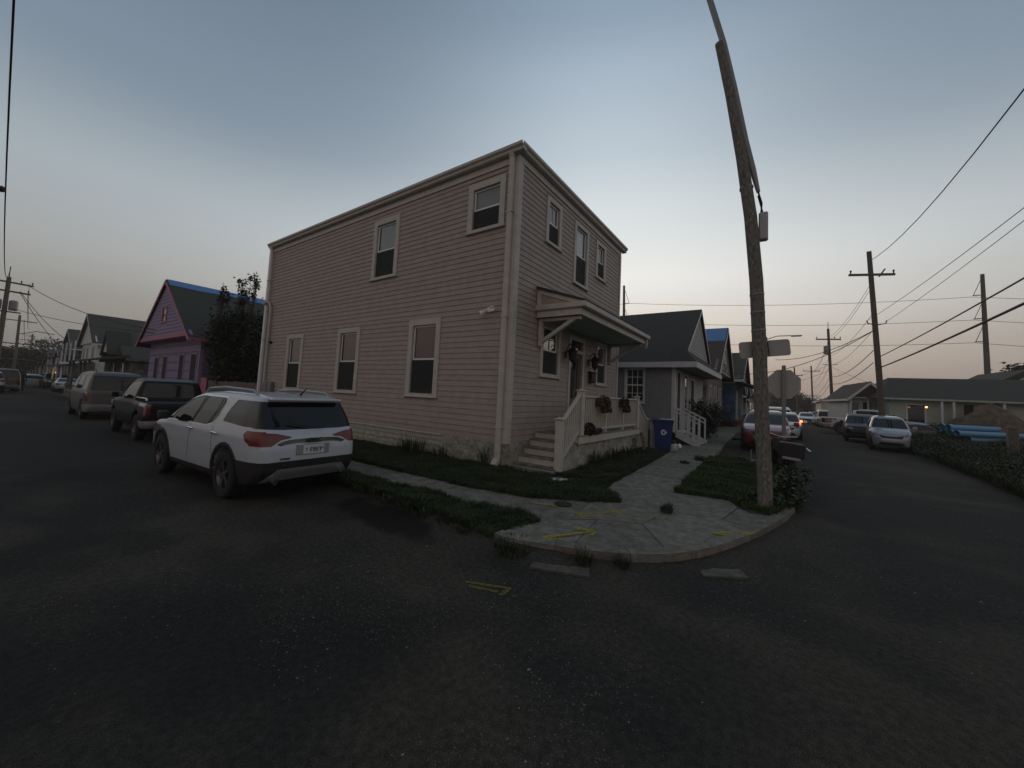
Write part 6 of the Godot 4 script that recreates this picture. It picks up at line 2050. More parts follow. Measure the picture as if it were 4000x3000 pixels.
func make_poles() -> void:
	# the leaning wooden pole on the corner
	var base := Vector3(4.77, 0.1, -0.42)
	var p := thing("wooden_pole", "leaning grey wooden pole standing on the pavement corner", "pole", base)
	var pts := [Vector3(4.775, -0.1, -0.42), Vector3(4.765, 0.6, -0.42), Vector3(4.72, 1.6, -0.42), Vector3(4.69, 2.6, -0.42), Vector3(4.64, 3.8, -0.41), Vector3(4.555, 4.9, -0.40), Vector3(4.42, 6.0, -0.39), Vector3(4.24, 7.2, -0.36), Vector3(4.06, 8.23, -0.33)]
	var rel := []
	for q in pts:
		rel.append(q - base)
	ptube("shaft", M.pole_wood, p, rel, [0.108, 0.104, 0.102, 0.102, 0.1, 0.096, 0.088, 0.078, 0.07], 18)
	var cd := []
	for q in [Vector3(4.66, 5.35, -0.47), Vector3(4.58, 5.75, -0.46), Vector3(4.47, 6.3, -0.44), Vector3(4.30, 7.3, -0.40), Vector3(4.13, 8.2, -0.36), Vector3(3.9, 9.15, -0.29), Vector3(3.7, 9.95, -0.24)]:
		cd.append(q - base)
	ptube("riser_pipe", M.galv, p, cd, [0.03, 0.05, 0.05, 0.05, 0.05, 0.05, 0.048], 10)
	ptube("cable", M.wire, p, [Vector3(4.66, 5.35, -0.49) - base, Vector3(4.71, 5.15, -0.5) - base, Vector3(4.70, 5.0, -0.5) - base], 0.014, 6)
	ptube("cable", M.terracotta, p, [Vector3(4.655, 5.3, -0.50) - base, Vector3(4.70, 5.1, -0.53) - base, Vector3(4.72, 5.0, -0.52) - base], 0.012, 6)
	pbox("junction_box", M.pvc, p, Vector3(4.665, 4.5, -0.57) - base, Vector3(4.80, 4.98, -0.44) - base, 0.02)
	for y in [2.95, 3.25, 3.55, 5.42]:
		var x: float = ramp([[2.6, 4.69], [3.8, 4.64], [4.9, 4.555], [6.0, 4.42]], y)
		ptube("steel_band", M.galv, p, [Vector3(x, y, -0.41) - base, Vector3(x - 0.002, y + 0.025, -0.41) - base], 0.106, 18)
	# blank back of a street sign fixed behind the pole
	var ss := thing("street_sign", "blank grey back of a rectangular street sign fixed to the wooden pole", "sign", Vector3(4.755, 2.68, -0.56))
	var dir := Vector3(0.82, 0.12, -0.56).normalized()
	var nrm := dir.cross(Vector3.UP).normalized()
	ss.transform.basis = Basis(dir, nrm.cross(dir) * -1.0 if nrm.cross(dir).y < 0 else nrm.cross(dir), dir.cross(nrm.cross(dir) * (-1.0 if nrm.cross(dir).y < 0 else 1.0)))
	var rr := []
	var w := 0.42
	var h := 0.135
	var cr := 0.045
	for q in [[1, 1, 0], [-1, 1, 90], [-1, -1, 180], [1, -1, 270]]:
		for k in 6:
			var a := deg_to_rad(q[2] + 18.0 * k)
			rr.append(Vector2(q[0] * (w - cr) + cos(a) * cr, q[1] * (h - cr) + sin(a) * cr))
	var pb := MB.new()
	pb.prism(PackedVector2Array(rr), -0.003, 0.003)
	obj(pb, "plate", M.sign_back, ss)
	for x in [-0.06, 0.06]:
		pbox("bracket", M.galv, ss, Vector3(x - 0.012, -0.11, 0.003), Vector3(x + 0.012, 0.11, 0.03))
	# stop sign seen from behind on its own steel post
	var sp := thing("stop_sign", "grey back of an octagonal stop sign on a steel post", "sign", Vector3(5.03, 0.0, -5.35))
	var oc := PackedVector2Array()
	for k in 8:
		var a := TAU * (k + 0.5) / 8.0
		oc.append(Vector2(cos(a), sin(a)) * 0.405)
	var ob := MB.new()
	ob.t = Transform3D(Basis(Vector3.UP, deg_to_rad(14.0)), Vector3(0, 2.36, -0.05))
	ob.prism(oc, -0.003, 0.003)
	obj(ob, "plate", M.sign_back, sp)
	var fc := MB.new()
	fc.t = Transform3D(Basis(Vector3.UP, deg_to_rad(14.0)), Vector3(0, 2.36, -0.05))
	fc.prism(oc, -0.005, -0.0032)
	obj(fc, "face", M.lamp_red, sp)
	pbox("post", M.galv, sp, Vector3(-0.045, 0, -0.03), Vector3(0.045, 2.85, 0.03), 0.01)
	for y in [2.1, 2.6]:
		ptube("bolt", M.galv, sp, [Vector3(0, y, 0.03), Vector3(0, y, 0.045)], 0.014, 6)
	# poles of the side street
	var ax := Vector3(0.9, 0.02, -0.43).normalized()
	var r1 := pole("tall utility pole with one cross arm standing behind the black SUV", Vector3(9.78, 0, -23.3), Vector3(9.08, 10.95, -22.1), 0.16, 0.11, M.pole_dark)
	cross_arm(r1, Vector3(-0.58, 9.62, 1.05), ax, 1.15, [-0.92, 0.95])
	for s in [-1.0, 1.0]:
		ptube("insulator_arm", M.pole_dark, r1, [Vector3(-0.35, 6.75, 0.7), Vector3(-0.35, 6.85, 0.7) + ax * s * 0.45, Vector3(-0.35, 7.02, 0.7) + ax * s * 0.5], 0.03, 6)
	pbar("cutout", M.iron, r1, Vector3(-0.25, 9.5, 0.9), Vector3(0.02, 9.95, 0.8), 0.06, 0.06)
	var r2 := pole("utility pole with a transformer can, second along the side street", Vector3(9.4, 0, -45.2), Vector3(8.95, 10.3, -44.2), 0.16, 0.11, M.pole_dark)
	cross_arm(r2, Vector3(-0.42, 9.2, 0.9), ax, 1.15, [-0.95, 0.5, 0.95])
	ptube("pin", M.iron, r2, [Vector3(-0.45, 10.2, 1.0), Vector3(-0.45, 11.0, 1.0)], 0.03, 5)
	var tc := MB.new()
	tc.t = Transform3D(Basis.IDENTITY, Vector3(-0.62, 7.6, 1.0))
	tc.lathe([Vector2(0.0, 0.0), Vector2(0.2, 0.02), Vector2(0.22, 0.1), Vector2(0.22, 0.8), Vector2(0.18, 0.9), Vector2(0.0, 0.95)], 12)
	obj(tc, "transformer", M.galv, r2)
	for s in [-1.0, 1.0]:
		ptube("insulator_arm", M.pole_dark, r2, [Vector3(-0.3, 6.5, 0.8), Vector3(-0.3, 6.6, 0.8) + ax * s * 0.7], 0.03, 6)
	var r3 := pole("utility pole with two cross arms, third along the side street", Vector3(10.05, 0, -88.6), Vector3(9.7, 10.4, -87.6), 0.17, 0.12, M.pole_dark)
	cross_arm(r3, Vector3(-0.3, 9.4, 0.9), ax, 1.5, [-0.95, 0.95])
	cross_arm(r3, Vector3(-0.2, 4.6, 0.5), ax, 1.5, [])
	var r4 := pole("leaning utility pole far off right of the stop sign", Vector3(7.3, 0, -75.0), Vector3(6.75, 9.0, -74.6), 0.15, 0.1, M.pole_dark)
	cross_arm(r4, Vector3(-0.45, 7.6, 0.3), ax, 1.2, [0.9])
	var lp := pole("slim pole with a street lamp arm behind the blank sign", Vector3(4.0, 0, -29.1), Vector3(4.0, 7.3, -29.0), 0.1, 0.07, M.pole_dark)
	ptube("lamp_arm", M.galv, lp, [Vector3(0, 7.1, 0.1), Vector3(0.7, 7.4, -0.2), Vector3(1.7, 7.45, -0.6)], 0.035, 6)
	var lh := MB.new()
	lh.bar(Vector3(1.6, 7.42, -0.58), Vector3(2.25, 7.45, -0.82), 0.22, 0.1, Vector3.UP, 0.03)
	obj(lh, "lamp_head", M.galv, lp)
	for k in 3:
		var fp := pole(["bare utility pole low in the haze left of the far end", "utility pole in the haze at the far end of the side street", "last utility pole in the haze of the side street"][k], Vector3(2.6 + k * 3.0, 0, -105.0 - k * 40.0), Vector3(2.5 + k * 3.0, 9.5, -105.0 - k * 40.0), 0.16, 0.12, M.pole_dark)
		cross_arm(fp, Vector3(0, 8.6, 0.1), ax, 1.3, [])
	# tall transmission poles: one beyond the long building, one behind the corner house
	var t1 := pole("very tall steel transmission pole beyond the long green building", Vector3(22.7, 0, -54.4), Vector3(22.09, 16.75, -52.83), 0.28, 0.15, M.pole_dark)
	var t2 := pole("transmission pole rising behind the grey house roof", Vector3(-12.14, 0, -43.4), Vector3(-12.14, 17.0, -42.2), 0.26, 0.14, M.pole_dark)
	for y in [14.6, 12.15, 9.75]:
		for q in [[t1, Vector3(-0.6 * y / 16.75, y, 1.57 * y / 16.75), -1.0], [t2, Vector3(0, y, 1.2 * y / 17.0), 1.0]]:
			ptube("insulator_arm", M.pole_dark, q[0], [q[1], q[1] + Vector3(q[2] * 0.75, 0.0, 0)], 0.05, 6)
			ptube("stay", M.wire, q[0], [q[1] + Vector3(q[2] * 0.7, 0, 0), q[1] + Vector3(q[2] * 0.15, 1.7, 0.1)], 0.025, 4)
		wire(Vector3(21.4, y - 0.15, -53.0), Vector3(-11.4, y, -42.4), 0.55, 0.022, "%s long thin wire between the two tall transmission poles" % {14.6: "upper", 12.15: "middle", 9.75: "lower"}[y], "transmission wires")
		wire(Vector3(21.4, y - 0.15, -53.0), Vector3(60.0, y - 0.5, -60.0), 1.2, 0.022, "%s thin wire leaving the tall transmission pole to the right" % {14.6: "upper", 12.15: "middle", 9.75: "lower"}[y], "transmission wires right")
		wire(Vector3(-11.4, y, -42.4), Vector3(-60.0, y, -30.0), 1.0, 0.022, "%s thin wire leaving the transmission pole to the left" % {14.6: "upper", 12.15: "middle", 9.75: "lower"}[y], "transmission wires left")
	# wires of the side street
	var g := "wires of the side street"
	var near := "cable coming overhead from the right edge to the tall pole"
	wire(Vector3(9.12, 10.4, -22.15), Vector3(9.0, 10.0, 12.0), 1.7, 0.016, "top cable curving from the tall pole up to the right edge", g)
	wire(Vector3(9.55, 4.95, -22.8), Vector3(9.6, 5.6, 12.0), 0.25, 0.022, "medium " + near + ", just above the thickest", g)
	wire(Vector3(9.6, 4.35, -22.9), Vector3(9.65, 5.1, 12.0), 0.25, 0.034, "thickest " + near, g)
	wire(Vector3(9.0, 7.0, -22.4), Vector3(10.0, 7.0, 12.0), 0.5, 0.01, "thin " + near + ", from its left bracket", g)
	wire(Vector3(9.9, 7.0, -22.8), Vector3(10.6, 7.8, 12.0), 0.4, 0.01, "thin " + near + ", from its right bracket", g)
	wire(Vector3(9.5, 6.6, -22.7), Vector3(4.6, 5.6, -30.0), 0.5, 0.02, "cable from the tall pole towards the street lamp pole", g)
	wire(Vector3(9.5, 6.6, -22.7), Vector3(1.6, 4.2, -26.0), 0.9, 0.02, "service cable from the tall pole to the brown house", g)
	var nth := {9.6: "topmost", 9.3: "second highest", 7.6: "third highest", 6.6: "fourth highest", 5.4: "second lowest", 4.7: "lowest"}
	for y in [9.6, 9.3, 7.6, 6.6, 5.4, 4.7]:
		wire(Vector3(9.3 + (y - 7.0) * 0.02, y - 0.1, -22.6), Vector3(9.1, y - 0.1, -44.6), 0.45, 0.012 if y > 6 else 0.022, "%s wire between the tall pole and the transformer pole" % nth[y], g)
		wire(Vector3(9.1, y - 0.1, -44.6), Vector3(9.8, y - 0.3, -88.0), 0.9, 0.015, "%s wire between the transformer pole and the third pole" % nth[y], g)
	wire(Vector3(9.1, 6.6, -44.4), Vector3(1.8, 4.0, -34.0), 0.6, 0.014, "service wire from the transformer pole to the blue house", g)
	wire(Vector3(9.1, 6.4, -44.6), Vector3(14.0, 3.2, -38.0), 0.2, 0.012, "service wire from the transformer pole to the porch house", g)
	wire(Vector3(9.1, 6.0, -44.6), Vector3(1.5, 3.8, -44.0), 0.5, 0.014, "service wire from the transformer pole to the low brown house", g)
	# left street poles
	var la := Vector3(0.25, 0, 0.97).normalized()
	var l1 := pole("wooden utility pole with two cross arms at the left edge", Vector3(-45.3, 0, 5.6), Vector3(-44.4, 9.0, 5.6), 0.17, 0.12, M.pole_dark)
	ptube("pin", M.iron, l1, [Vector3(0.88, 8.9, 0), Vector3(1.0, 9.8, 0)], 0.03, 5)
	cross_arm(l1, Vector3(0.85, 8.6, 0), la, 1.3, [-0.95, -0.5, 0.5, 0.95])
	cross_arm(l1, Vector3(0.8, 7.9, 0), la, 1.2, [-0.9, 0.9])
	for s in [-0.4, 0.4]:
		var tm := MB.new()
		tm.t = Transform3D(Basis.IDENTITY, Vector3(0.7, 6.4, s))
		tm.lathe([Vector2(0.0, 0.0), Vector2(0.22, 0.02), Vector2(0.24, 0.1), Vector2(0.24, 0.7), Vector2(0.2, 0.8), Vector2(0.0, 0.85)], 12)
		obj(tm, "transformer", M.galv, l1)
	pbar("bracket", M.pole_dark, l1, Vector3(0.65, 6.3, -0.8), Vector3(0.65, 6.3, 0.8), 0.1, 0.1)
	var l2 := pole("second utility pole of the left street, with a lamp arm", Vector3(-84.7, 0, 2.9), Vector3(-84.3, 9.7, 3.1), 0.18, 0.13, M.pole_dark)
	for y in [8.9, 5.6, 3.4]:
		cross_arm(l2, Vector3(0.35, y, 0.15), la, 1.7 if y > 5 else 1.9, [])
	ptube("lamp_arm", M.galv, l2, [Vector3(0.3, 7.0, 0), Vector3(0.6, 7.6, -1.5), Vector3(0.7, 7.4, -3.2)], 0.06, 6)
	var ln := ["third utility pole of the left street in the haze", "fourth utility pole of the left street in the haze", "last utility pole of the left street in the haze"]
	for k in 3:
		var x: float = [-131.0, -150.0, -180.0][k]
		var z: float = [-1.0, -3.6, -6.5][k]
		var l3 := pole(ln[k], Vector3(x, 0, z), Vector3(x + 0.3, 10.0, z), 0.2, 0.15, M.pole_dark)
		cross_arm(l3, Vector3(0.3, 8.6, 0), la, 2.4, [])
		cross_arm(l3, Vector3(0.2, 5.0, 0), la, 2.6, [])
	var gl := "wires of the left street"
	wire(Vector3(-44.4, 9.6, 5.6), Vector3(-3.0, 6.9, 7.05), 2.0, 0.014, "wire running overhead along the left edge to the near pole", gl)
	var ins := MB.new()
	ins.t = Transform3D(Basis(Vector3(0, 0, 1), PI * 0.5), Vector3(-11.7, 6.42, 6.83))
	ins.lathe([Vector2(0.0, -0.12), Vector2(0.05, -0.1), Vector2(0.075, -0.04), Vector2(0.075, 0.05), Vector2(0.04, 0.1), Vector2(0.0, 0.12)], 10)
	tag(obj(ins, "wire_spacer", M.black_plastic), "dark clamp hanging on the overhead wire at the left edge", "clamp")
	wire(Vector3(-44.2, 8.5, 4.6), Vector3(-26.0, 4.6, 0.6), 0.5, 0.022, "thick service cable from the left pole to the purple house gable", gl)
	wire(Vector3(-44.4, 6.6, 5.4), Vector3(-26.0, 4.4, 0.6), 0.25, 0.018, "lower service cable from the left pole to the purple house gable", gl)
	wire(Vector3(-44.3, 8.0, 5.0), Vector3(-55.0, 4.6, 0.5), 0.5, 0.022, "service cable from the left pole to the white house", gl)
	wire(Vector3(-44.3, 7.9, 5.0), Vector3(-58.0, 3.4, 0.5), 0.4, 0.022, "service cable from the left pole to the white house gallery", gl)
	wire(Vector3(-84.3, 7.0, 2.0), Vector3(-66.0, 4.6, 0.0), 0.5, 0.03, "service cable from the second pole to the dark house", gl)
	wire(Vector3(-84.3, 6.0, 2.0), Vector3(-70.0, 3.2, 0.0), 0.4, 0.02, "lower service cable from the second pole to the dark house", gl)
	for y in [8.7, 7.9, 5.8]:
		for s in [-1.0, 1.0]:
			wire(Vector3(-44.4, y, 5.6 + s), Vector3(-84.4, y, 3.1 + s), 0.9, 0.016, "%s street wire between the first and second left poles, %s strand" % [{8.7: "upper", 7.9: "middle", 5.8: "lower"}[y], "near" if s > 0 else "far"], gl)

# ---------------------------------------------------------------- street things
func make_things() -> void:
	# blue recycling cart
	var bn := thing("recycling_cart", "dark blue wheeled recycling cart between the porch and the grey house", "bin", Vector3(1.68, 0.12, -6.75), deg_to_rad(20.0))
	var b := MB.new()
	var prof := []
	for q in [[0.0, 0.22, 0.25], [0.12, 0.235, 0.26], [0.95, 0.29, 0.31]]:
		prof.append(q)
	for i in prof.size() - 1:
		var p: Array = prof[i]
		var n: Array = prof[i + 1]
		var ca := [Vector3(-p[1], p[0], p[2]), Vector3(p[1], p[0], p[2]), Vector3(p[1], p[0], -p[2]), Vector3(-p[1], p[0], -p[2])]
		var cb := [Vector3(-n[1], n[0], n[2]), Vector3(n[1], n[0], n[2]), Vector3(n[1], n[0], -n[2]), Vector3(-n[1], n[0], -n[2])]
		for k in 4:
			b.quad(ca[k], ca[(k + 1) % 4], cb[(k + 1) % 4], cb[k])
	b.box(Vector3(-0.31, 0.93, -0.33), Vector3(0.31, 0.975, 0.33), 0.01)
	b.box(Vector3(-0.21, 0.0, -0.24), Vector3(0.21, 0.02, 0.24))
	obj(b, "body", M.bin_blue, bn)
	var ld := MB.new()
	ld.bar(Vector3(0, 1.03, -0.36), Vector3(0, 1.0, 0.36), 0.64, 0.05, Vector3.UP, 0.02)
	obj(ld, "lid", M.bin_blue, bn)
	pbox("flyer", M.bag_white, bn, Vector3(-0.1, 1.045, -0.1), Vector3(0.3, 1.055, 0.3))
	ptube("handle", M.bin_blue, bn, [Vector3(-0.26, 0.94, -0.36), Vector3(-0.26, 0.94, -0.42), Vector3(0.26, 0.94, -0.42), Vector3(0.26, 0.94, -0.36)], 0.018, 6)
	for s in [-1.0, 1.0]:
		var wl := MB.new()
		wl.t = Transform3D(Basis(Vector3(0, 0, 1), PI * 0.5), Vector3(0.27 * s, 0.13, -0.26))
		wl.lathe([Vector2(0, -0.03), Vector2(0.13, -0.03), Vector2(0.13, 0.03), Vector2(0, 0.03)], 16)
		obj(wl, "wheel", M.tyre, bn)
	# three chasing arrows on its front
	for k in 3:
		var a := TAU * k / 3.0 + PI * 0.5
		var ar := MB.new()
		ar.t = Transform3D(Basis(Vector3(1, 0, 0), Vector3(0, 0.997, 0.06), Vector3(0, -0.06, 0.997)) * Basis(Vector3(0, 0, 1), a), Vector3(0, 0.62, 0.2935))
		ar.prism(pv([0.045, -0.07, 0.075, -0.05, 0.075, 0.02, 0.1, 0.02, 0.058, 0.08, 0.015, 0.02, 0.04, 0.02, 0.04, -0.03]), 0.0, 0.004)
		obj(ar, "recycling_arrow", M.white_vinyl, bn)
	# white bag slumped beside it
	var bg := MB.new()
	bg.t = Transform3D(Basis(Vector3.UP, deg_to_rad(-35.0)) * Basis(Vector3(0, 0, 1), deg_to_rad(-68.0)), Vector3(2.05, 0.24, -6.75))
	bg.lathe([Vector2(0, -0.22), Vector2(0.1, -0.2), Vector2(0.14, -0.05), Vector2(0.11, 0.12), Vector2(0.05, 0.22), Vector2(0.07, 0.29), Vector2(0, 0.3)], 12)
	tag(obj(bg, "white_bag", M.bag_white), "crumpled white plastic bag lying beside the blue cart", "bag")
	var bg2 := MB.new()
	bg2.t = Transform3D(Basis(Vector3(0, 0, 1), deg_to_rad(20.0)), Vector3(1.98, 0.33, -7.0))
	bg2.lathe([Vector2(0, -0.2), Vector2(0.12, -0.16), Vector2(0.14, 0.0), Vector2(0.08, 0.12), Vector2(0.0, 0.16)], 10)
	tag(obj(bg2, "brown_bag", M.terracotta), "brown paper bag behind the white plastic bag", "bag")
	# lattice leaning at the far porch stairs
	var lt := thing("lattice_panel", "small white lattice panel at the far end of the porch", "lattice", Vector3(1.3, 0.12, -6.62), deg_to_rad(10.0))
	for k in 8:
		pbar("lath", M.white_trim, lt, Vector3(0, k * 0.1 - 0.06, 0), Vector3(0.26, k * 0.1 + 0.2, 0), 0.01, 0.025)
		pbar("lath", M.white_trim, lt, Vector3(0.26, k * 0.1 - 0.06, 0.012), Vector3(0, k * 0.1 + 0.2, 0.012), 0.01, 0.025)
	var br := pbar("leaning_board", M.timber, null, Vector3(1.45, 0.15, -5.5), Vector3(1.25, 0.72, -5.85), 0.09, 0.025)
	tag(br, "short dark board leaning against the porch base", "board")
	var hs := []
	for k in 17:
		var a := TAU * k / 16.0
		hs.append(Vector3(1.16, 0.42 + 0.13 * sin(a), -5.35 + 0.11 * cos(a)))
	tag(ptube("coiled_hose", M.cloth_jean, null, hs, 0.018, 6), "thin coiled hose on the porch base wall", "hose")
	# moped parked behind the wooden pole, seen from its tail
	var mp := thing("moped", "small moped with a black cargo box parked behind the wooden pole", "moped", Vector3(5.02, 0.125, -4.05), deg_to_rad(12.0))
	mp.rotation.z = deg_to_rad(-6.0)
	for z in [0.35, -0.75]:
		var wh := MB.new()
		wh.t = Transform3D(Basis(Vector3(0, 0, 1), PI * 0.5), Vector3(0, 0.22, z))
		wh.lathe([Vector2(0.15, -0.04), Vector2(0.2, -0.045), Vector2(0.22, 0.0), Vector2(0.2, 0.045), Vector2(0.15, 0.04), Vector2(0.15, -0.04)], 20)
		var wo := obj(wh, "wheel", M.tyre, mp)
		var sp := MB.new()
		for k in 6:
			var a := TAU * k / 6.0
			sp.bar(Vector3(0, 0.22, z), Vector3(0, 0.22 + cos(a) * 0.16, z + sin(a) * 0.16), 0.02, 0.02)
		obj(sp, "spokes", M.chrome, wo)
	pbox("cargo_box", M.black_plastic, mp, Vector3(-0.22, 0.52, 0.14), Vector3(0.22, 0.84, 0.52), 0.03)
	pbox("tail_plate", M.skid, mp, Vector3(-0.19, 0.47, 0.50), Vector3(0.15, 0.535, 0.525), 0.02)
	pbox("seat", M.black_plastic, mp, Vector3(-0.13, 0.56, -0.35), Vector3(0.13, 0.66, 0.14), 0.04)
	pbox("body", M.car_black, mp, Vector3(-0.11, 0.25, -0.3), Vector3(0.11, 0.56, 0.3), 0.05)
	pbar("leg_shield", M.car_black, mp, Vector3(0, 0.25, -0.5), Vector3(0, 0.85, -0.62), 0.34, 0.05, Vector3(0, 0, 1))
	ptube("fork", M.chrome, mp, [Vector3(0, 0.22, -0.75), Vector3(0, 0.9, -0.58)], 0.025, 6)
	ptube("handlebar", M.chrome, mp, [Vector3(-0.3, 0.96, -0.5), Vector3(0, 0.9, -0.58), Vector3(0.3, 0.96, -0.5)], 0.014, 6)
	ptube("turn_signal", M.chrome, mp, [Vector3(0.22, 0.78, 0.4), Vector3(0.32, 0.72, 0.46)], 0.025, 6)
	ptube("fender_stay", M.chrome, mp, [Vector3(0.09, 0.5, 0.46), Vector3(0.08, 0.22, 0.42)], 0.009, 5)
	ptube("fender_stay", M.chrome, mp, [Vector3(-0.09, 0.5, 0.46), Vector3(-0.08, 0.22, 0.42)], 0.009, 5)
	tag(ptube("short_stake", M.galv, null, [Vector3(4.28, 0.1, -5.9), Vector3(4.28, 0.52, -5.9)], 0.02, 6), "thin grey stake standing in the grass left of the wooden pole", "stake")
	# weedy lot: blue pipes stacked on sleepers, post, earth mound
	var dirp := Vector3(4.0, 0, -2.81).normalized()
	var perp := Vector3(dirp.z, 0, -dirp.x) * -1.0
	var org := Vector3(13.4, 0.05, -28.4)
	for k in 4:
		var sl := pbar("sleeper", M.timber, null, org + dirp * (0.8 + k * 1.9) - perp * 0.9 + Vector3(0, 0.12, 0), org + dirp * (0.8 + k * 1.9) + perp * 0.9 + Vector3(0, 0.12, 0), 0.2, 0.2)
		tag(sl, "%s timber sleeper under the stack of blue pipes" % ["first", "second", "third", "fourth"][k], "sleeper", "timber sleepers under the blue pipes")
	var row := 0
	for y in [0.38, 0.72, 1.05]:
		for q in 3 - int(row == 2):
			var off: float = perp.dot(perp) * (q - 1.0) * 0.36 + (0.18 if row == 1 else 0.0)
			var a0: Vector3 = org + perp * off + Vector3(0, y, 0) + dirp * [0.9, 0.0, 0.1][row]
			var le: float = 7.0 if not (row == 2 and q == 1) else 2.6
			var pm := MB.new()
			pm.tube([a0, a0 + dirp * le], 0.16, 16, false)
			pm.tube([a0 + dirp * le, a0], 0.145, 16, false)
			pm.tube([a0 - dirp * 0.02, a0 + dirp * 0.25], 0.185, 16, false)
			var po := obj(pm, "blue_pipe", M.pipe_blue)
			tag(po, "%s pale blue plastic pipe in the %s layer of the stack" % [["front", "middle", "rear"][q], ["bottom", "middle", "top"][row]], "pipe", "stacked blue pipes")
		row += 1
	tag(pbar("thick_post", M.pole_dark, null, Vector3(12.75, 0, -17.9), Vector3(12.75, 1.45, -17.9), 0.28, 0.28, Vector3(0, 0, 1), 0.03), "thick dark wooden post at the right edge of the lot", "post")
	var md := MB.new()
	var nn := FastNoiseLite.new()
	nn.seed = 3
	nn.frequency = 0.5
	var gs := 48
	var mc := Vector3(16.3, 0, -32.2)
	var hgt := func(x: float, z: float) -> Vector3:
		var d := Vector2(x / 3.6, z / 2.6).length()
		var y: float = max(0.0, 2.9 * (1.0 - d) + 0.25 * nn.get_noise_2d(x * 1.5, z * 1.5))
		return mc + Vector3(x, y - 0.05, z)
	for j in gs:
		for i in gs:
			var x0 := -3.8 + 7.6 * i / gs
			var x1 := -3.8 + 7.6 * (i + 1) / gs
			var z0 := -2.8 + 5.6 * j / gs
			var z1 := -2.8 + 5.6 * (j + 1) / gs
			md.quad(hgt.call(x0, z1), hgt.call(x1, z1), hgt.call(x1, z0), hgt.call(x0, z0))
	tag(obj(md, "earth_mound", M.dirt), "brown mound of earth behind the blue pipes", "mound")
	tag(pbar("long_beam", M.timber, null, Vector3(14.0, 1.32, -29.6), Vector3(19.5, 1.42, -33.4), 0.2, 0.1), "long timber beam lying behind the top pipes", "beam")
	# spray marks on the pavement and road: each made of overlapping strokes
	var y := 0.1305
	var mark := func(strokes: Array, yy: float, m: Material, label: String) -> void:
		var mk := MB.new()
		for s in strokes:
			var a := Vector2(s[0], s[1])
			var c := Vector2(s[2], s[3])
			var w: float = s[4]
			var d := (c - a).normalized()
			var n := Vector2(-d.y, d.x)
			var cnt := 5
			for i in cnt:
				var u0 := float(i) / cnt
				var u1 := float(i + 1) / cnt
				var w0: float = w * (0.55 + 0.45 * sin(PI * (u0 * 0.8 + 0.1))) * rnd(0.8, 1.15)
				var w1: float = w * (0.55 + 0.45 * sin(PI * (u1 * 0.8 + 0.1)))
				var p := [a.lerp(c, u0) - n * w0, a.lerp(c, u0) + n * w0, a.lerp(c, u1) + n * w1, a.lerp(c, u1) - n * w1]
				var q := []
				for v in p:
					q.append(Vector3(v.x, (yy if yy > 0.1 else road_y(v.x, v.y) + 0.006), v.y))
				mk.quad(q[0], q[1], q[2], q[3])
				var dn := Vector3(0, -0.003, 0)
				mk.quad(q[3] + dn, q[2] + dn, q[1] + dn, q[0] + dn)
		tag(obj(mk, "spray_mark", m), label, "marking")
	mark.call([[2.70, 2.02, 3.10, 1.42, 0.022], [2.70, 2.03, 2.70, 1.86, 0.026], [2.72, 2.04, 2.88, 1.94, 0.026], [3.11, 1.41, 2.94, 1.48, 0.026], [3.11, 1.41, 3.10, 1.58, 0.022]], y, M.yellow_spray, "yellow double headed spray arrow in the middle of the pavement corner")
	mark.call([[1.95, 1.96, 2.3, 1.84, 0.03]], y, M.yellow_spray, "faint yellow spray dash on the left of the pavement corner")
	mark.call([[2.2, 1.98, 2.62, 1.72, 0.007], [2.62, 1.72, 3.3, 1.5, 0.007], [3.3, 1.5, 3.72, 1.26, 0.016]], y + 0.0005, M.yellow_spray, "thin yellow spray line across the pavement corner")
	mark.call([[2.78, 3.12, 3.14, 2.50, 0.028], [3.15, 2.48, 2.92, 2.56, 0.034], [3.15, 2.48, 3.18, 2.66, 0.026], [2.80, 3.12, 2.98, 2.98, 0.018]], 0.1365, M.yellow_spray, "yellow spray arrow at the left kerb of the corner")
	mark.call([[4.28, 1.52, 4.55, 1.22, 0.03], [4.55, 1.26, 4.74, 1.04, 0.024], [4.30, 1.52, 4.46, 1.44, 0.026], [4.62, 1.28, 4.70, 1.14, 0.02]], 0.1365, M.yellow_spray, "yellow spray patch at the right kerb of the corner")
	mark.call([[2.66, 4.22, 3.0, 4.06, 0.02], [3.02, 4.04, 3.02, 4.2, 0.022], [2.72, 4.26, 2.98, 4.16, 0.02]], 0.0, M.yellow_faded, "faded yellow spray arrow on the asphalt")
	var near_dash := []
	for k in 7:
		var p := Vector2(2.48 + k * 0.12, 0.05 - 0.1 * k + 0.03 * sin(k * 2.0))
		near_dash.append([p.x, p.y, p.x + 0.10, p.y - 0.06 + 0.05 * sin(k * 3.0), 0.013 + 0.007 * sin(k * 5.0)])
	mark.call(near_dash, y + 0.001, M.white_spray, "row of white spray dashes across the near end of the side pavement")
	var far_dash := []
	for k in 9:
		far_dash.append([2.30 + k * 0.125, -4.9 - 0.02 * k, 2.39 + k * 0.125, -4.9 - 0.02 * k, 0.022])
	mark.call(far_dash, y + 0.001, M.white_spray, "row of white spray dashes across the far end of the side pavement")
	for q in [[Vector3(1.5, 0.15, 0.3), 0.16, 0.4], [Vector3(6.62, 0.03, 3.4), 0.08, 1.1]]:
		var pp := pbox("paper_scrap", M.bag_white, null, Vector3(-q[1], 0, -q[1] * 0.6), Vector3(q[1], 0.012, q[1] * 0.6), 0.004)
		pp.position = q[0]
		pp.rotation.y = q[2]
		tag(pp, "white paper scrap on the grass below the porch" if q[0].x < 2 else "white scrap lying on the asphalt at the right", "litter")
	# valve cover in the pavement
	var vc := MB.new()
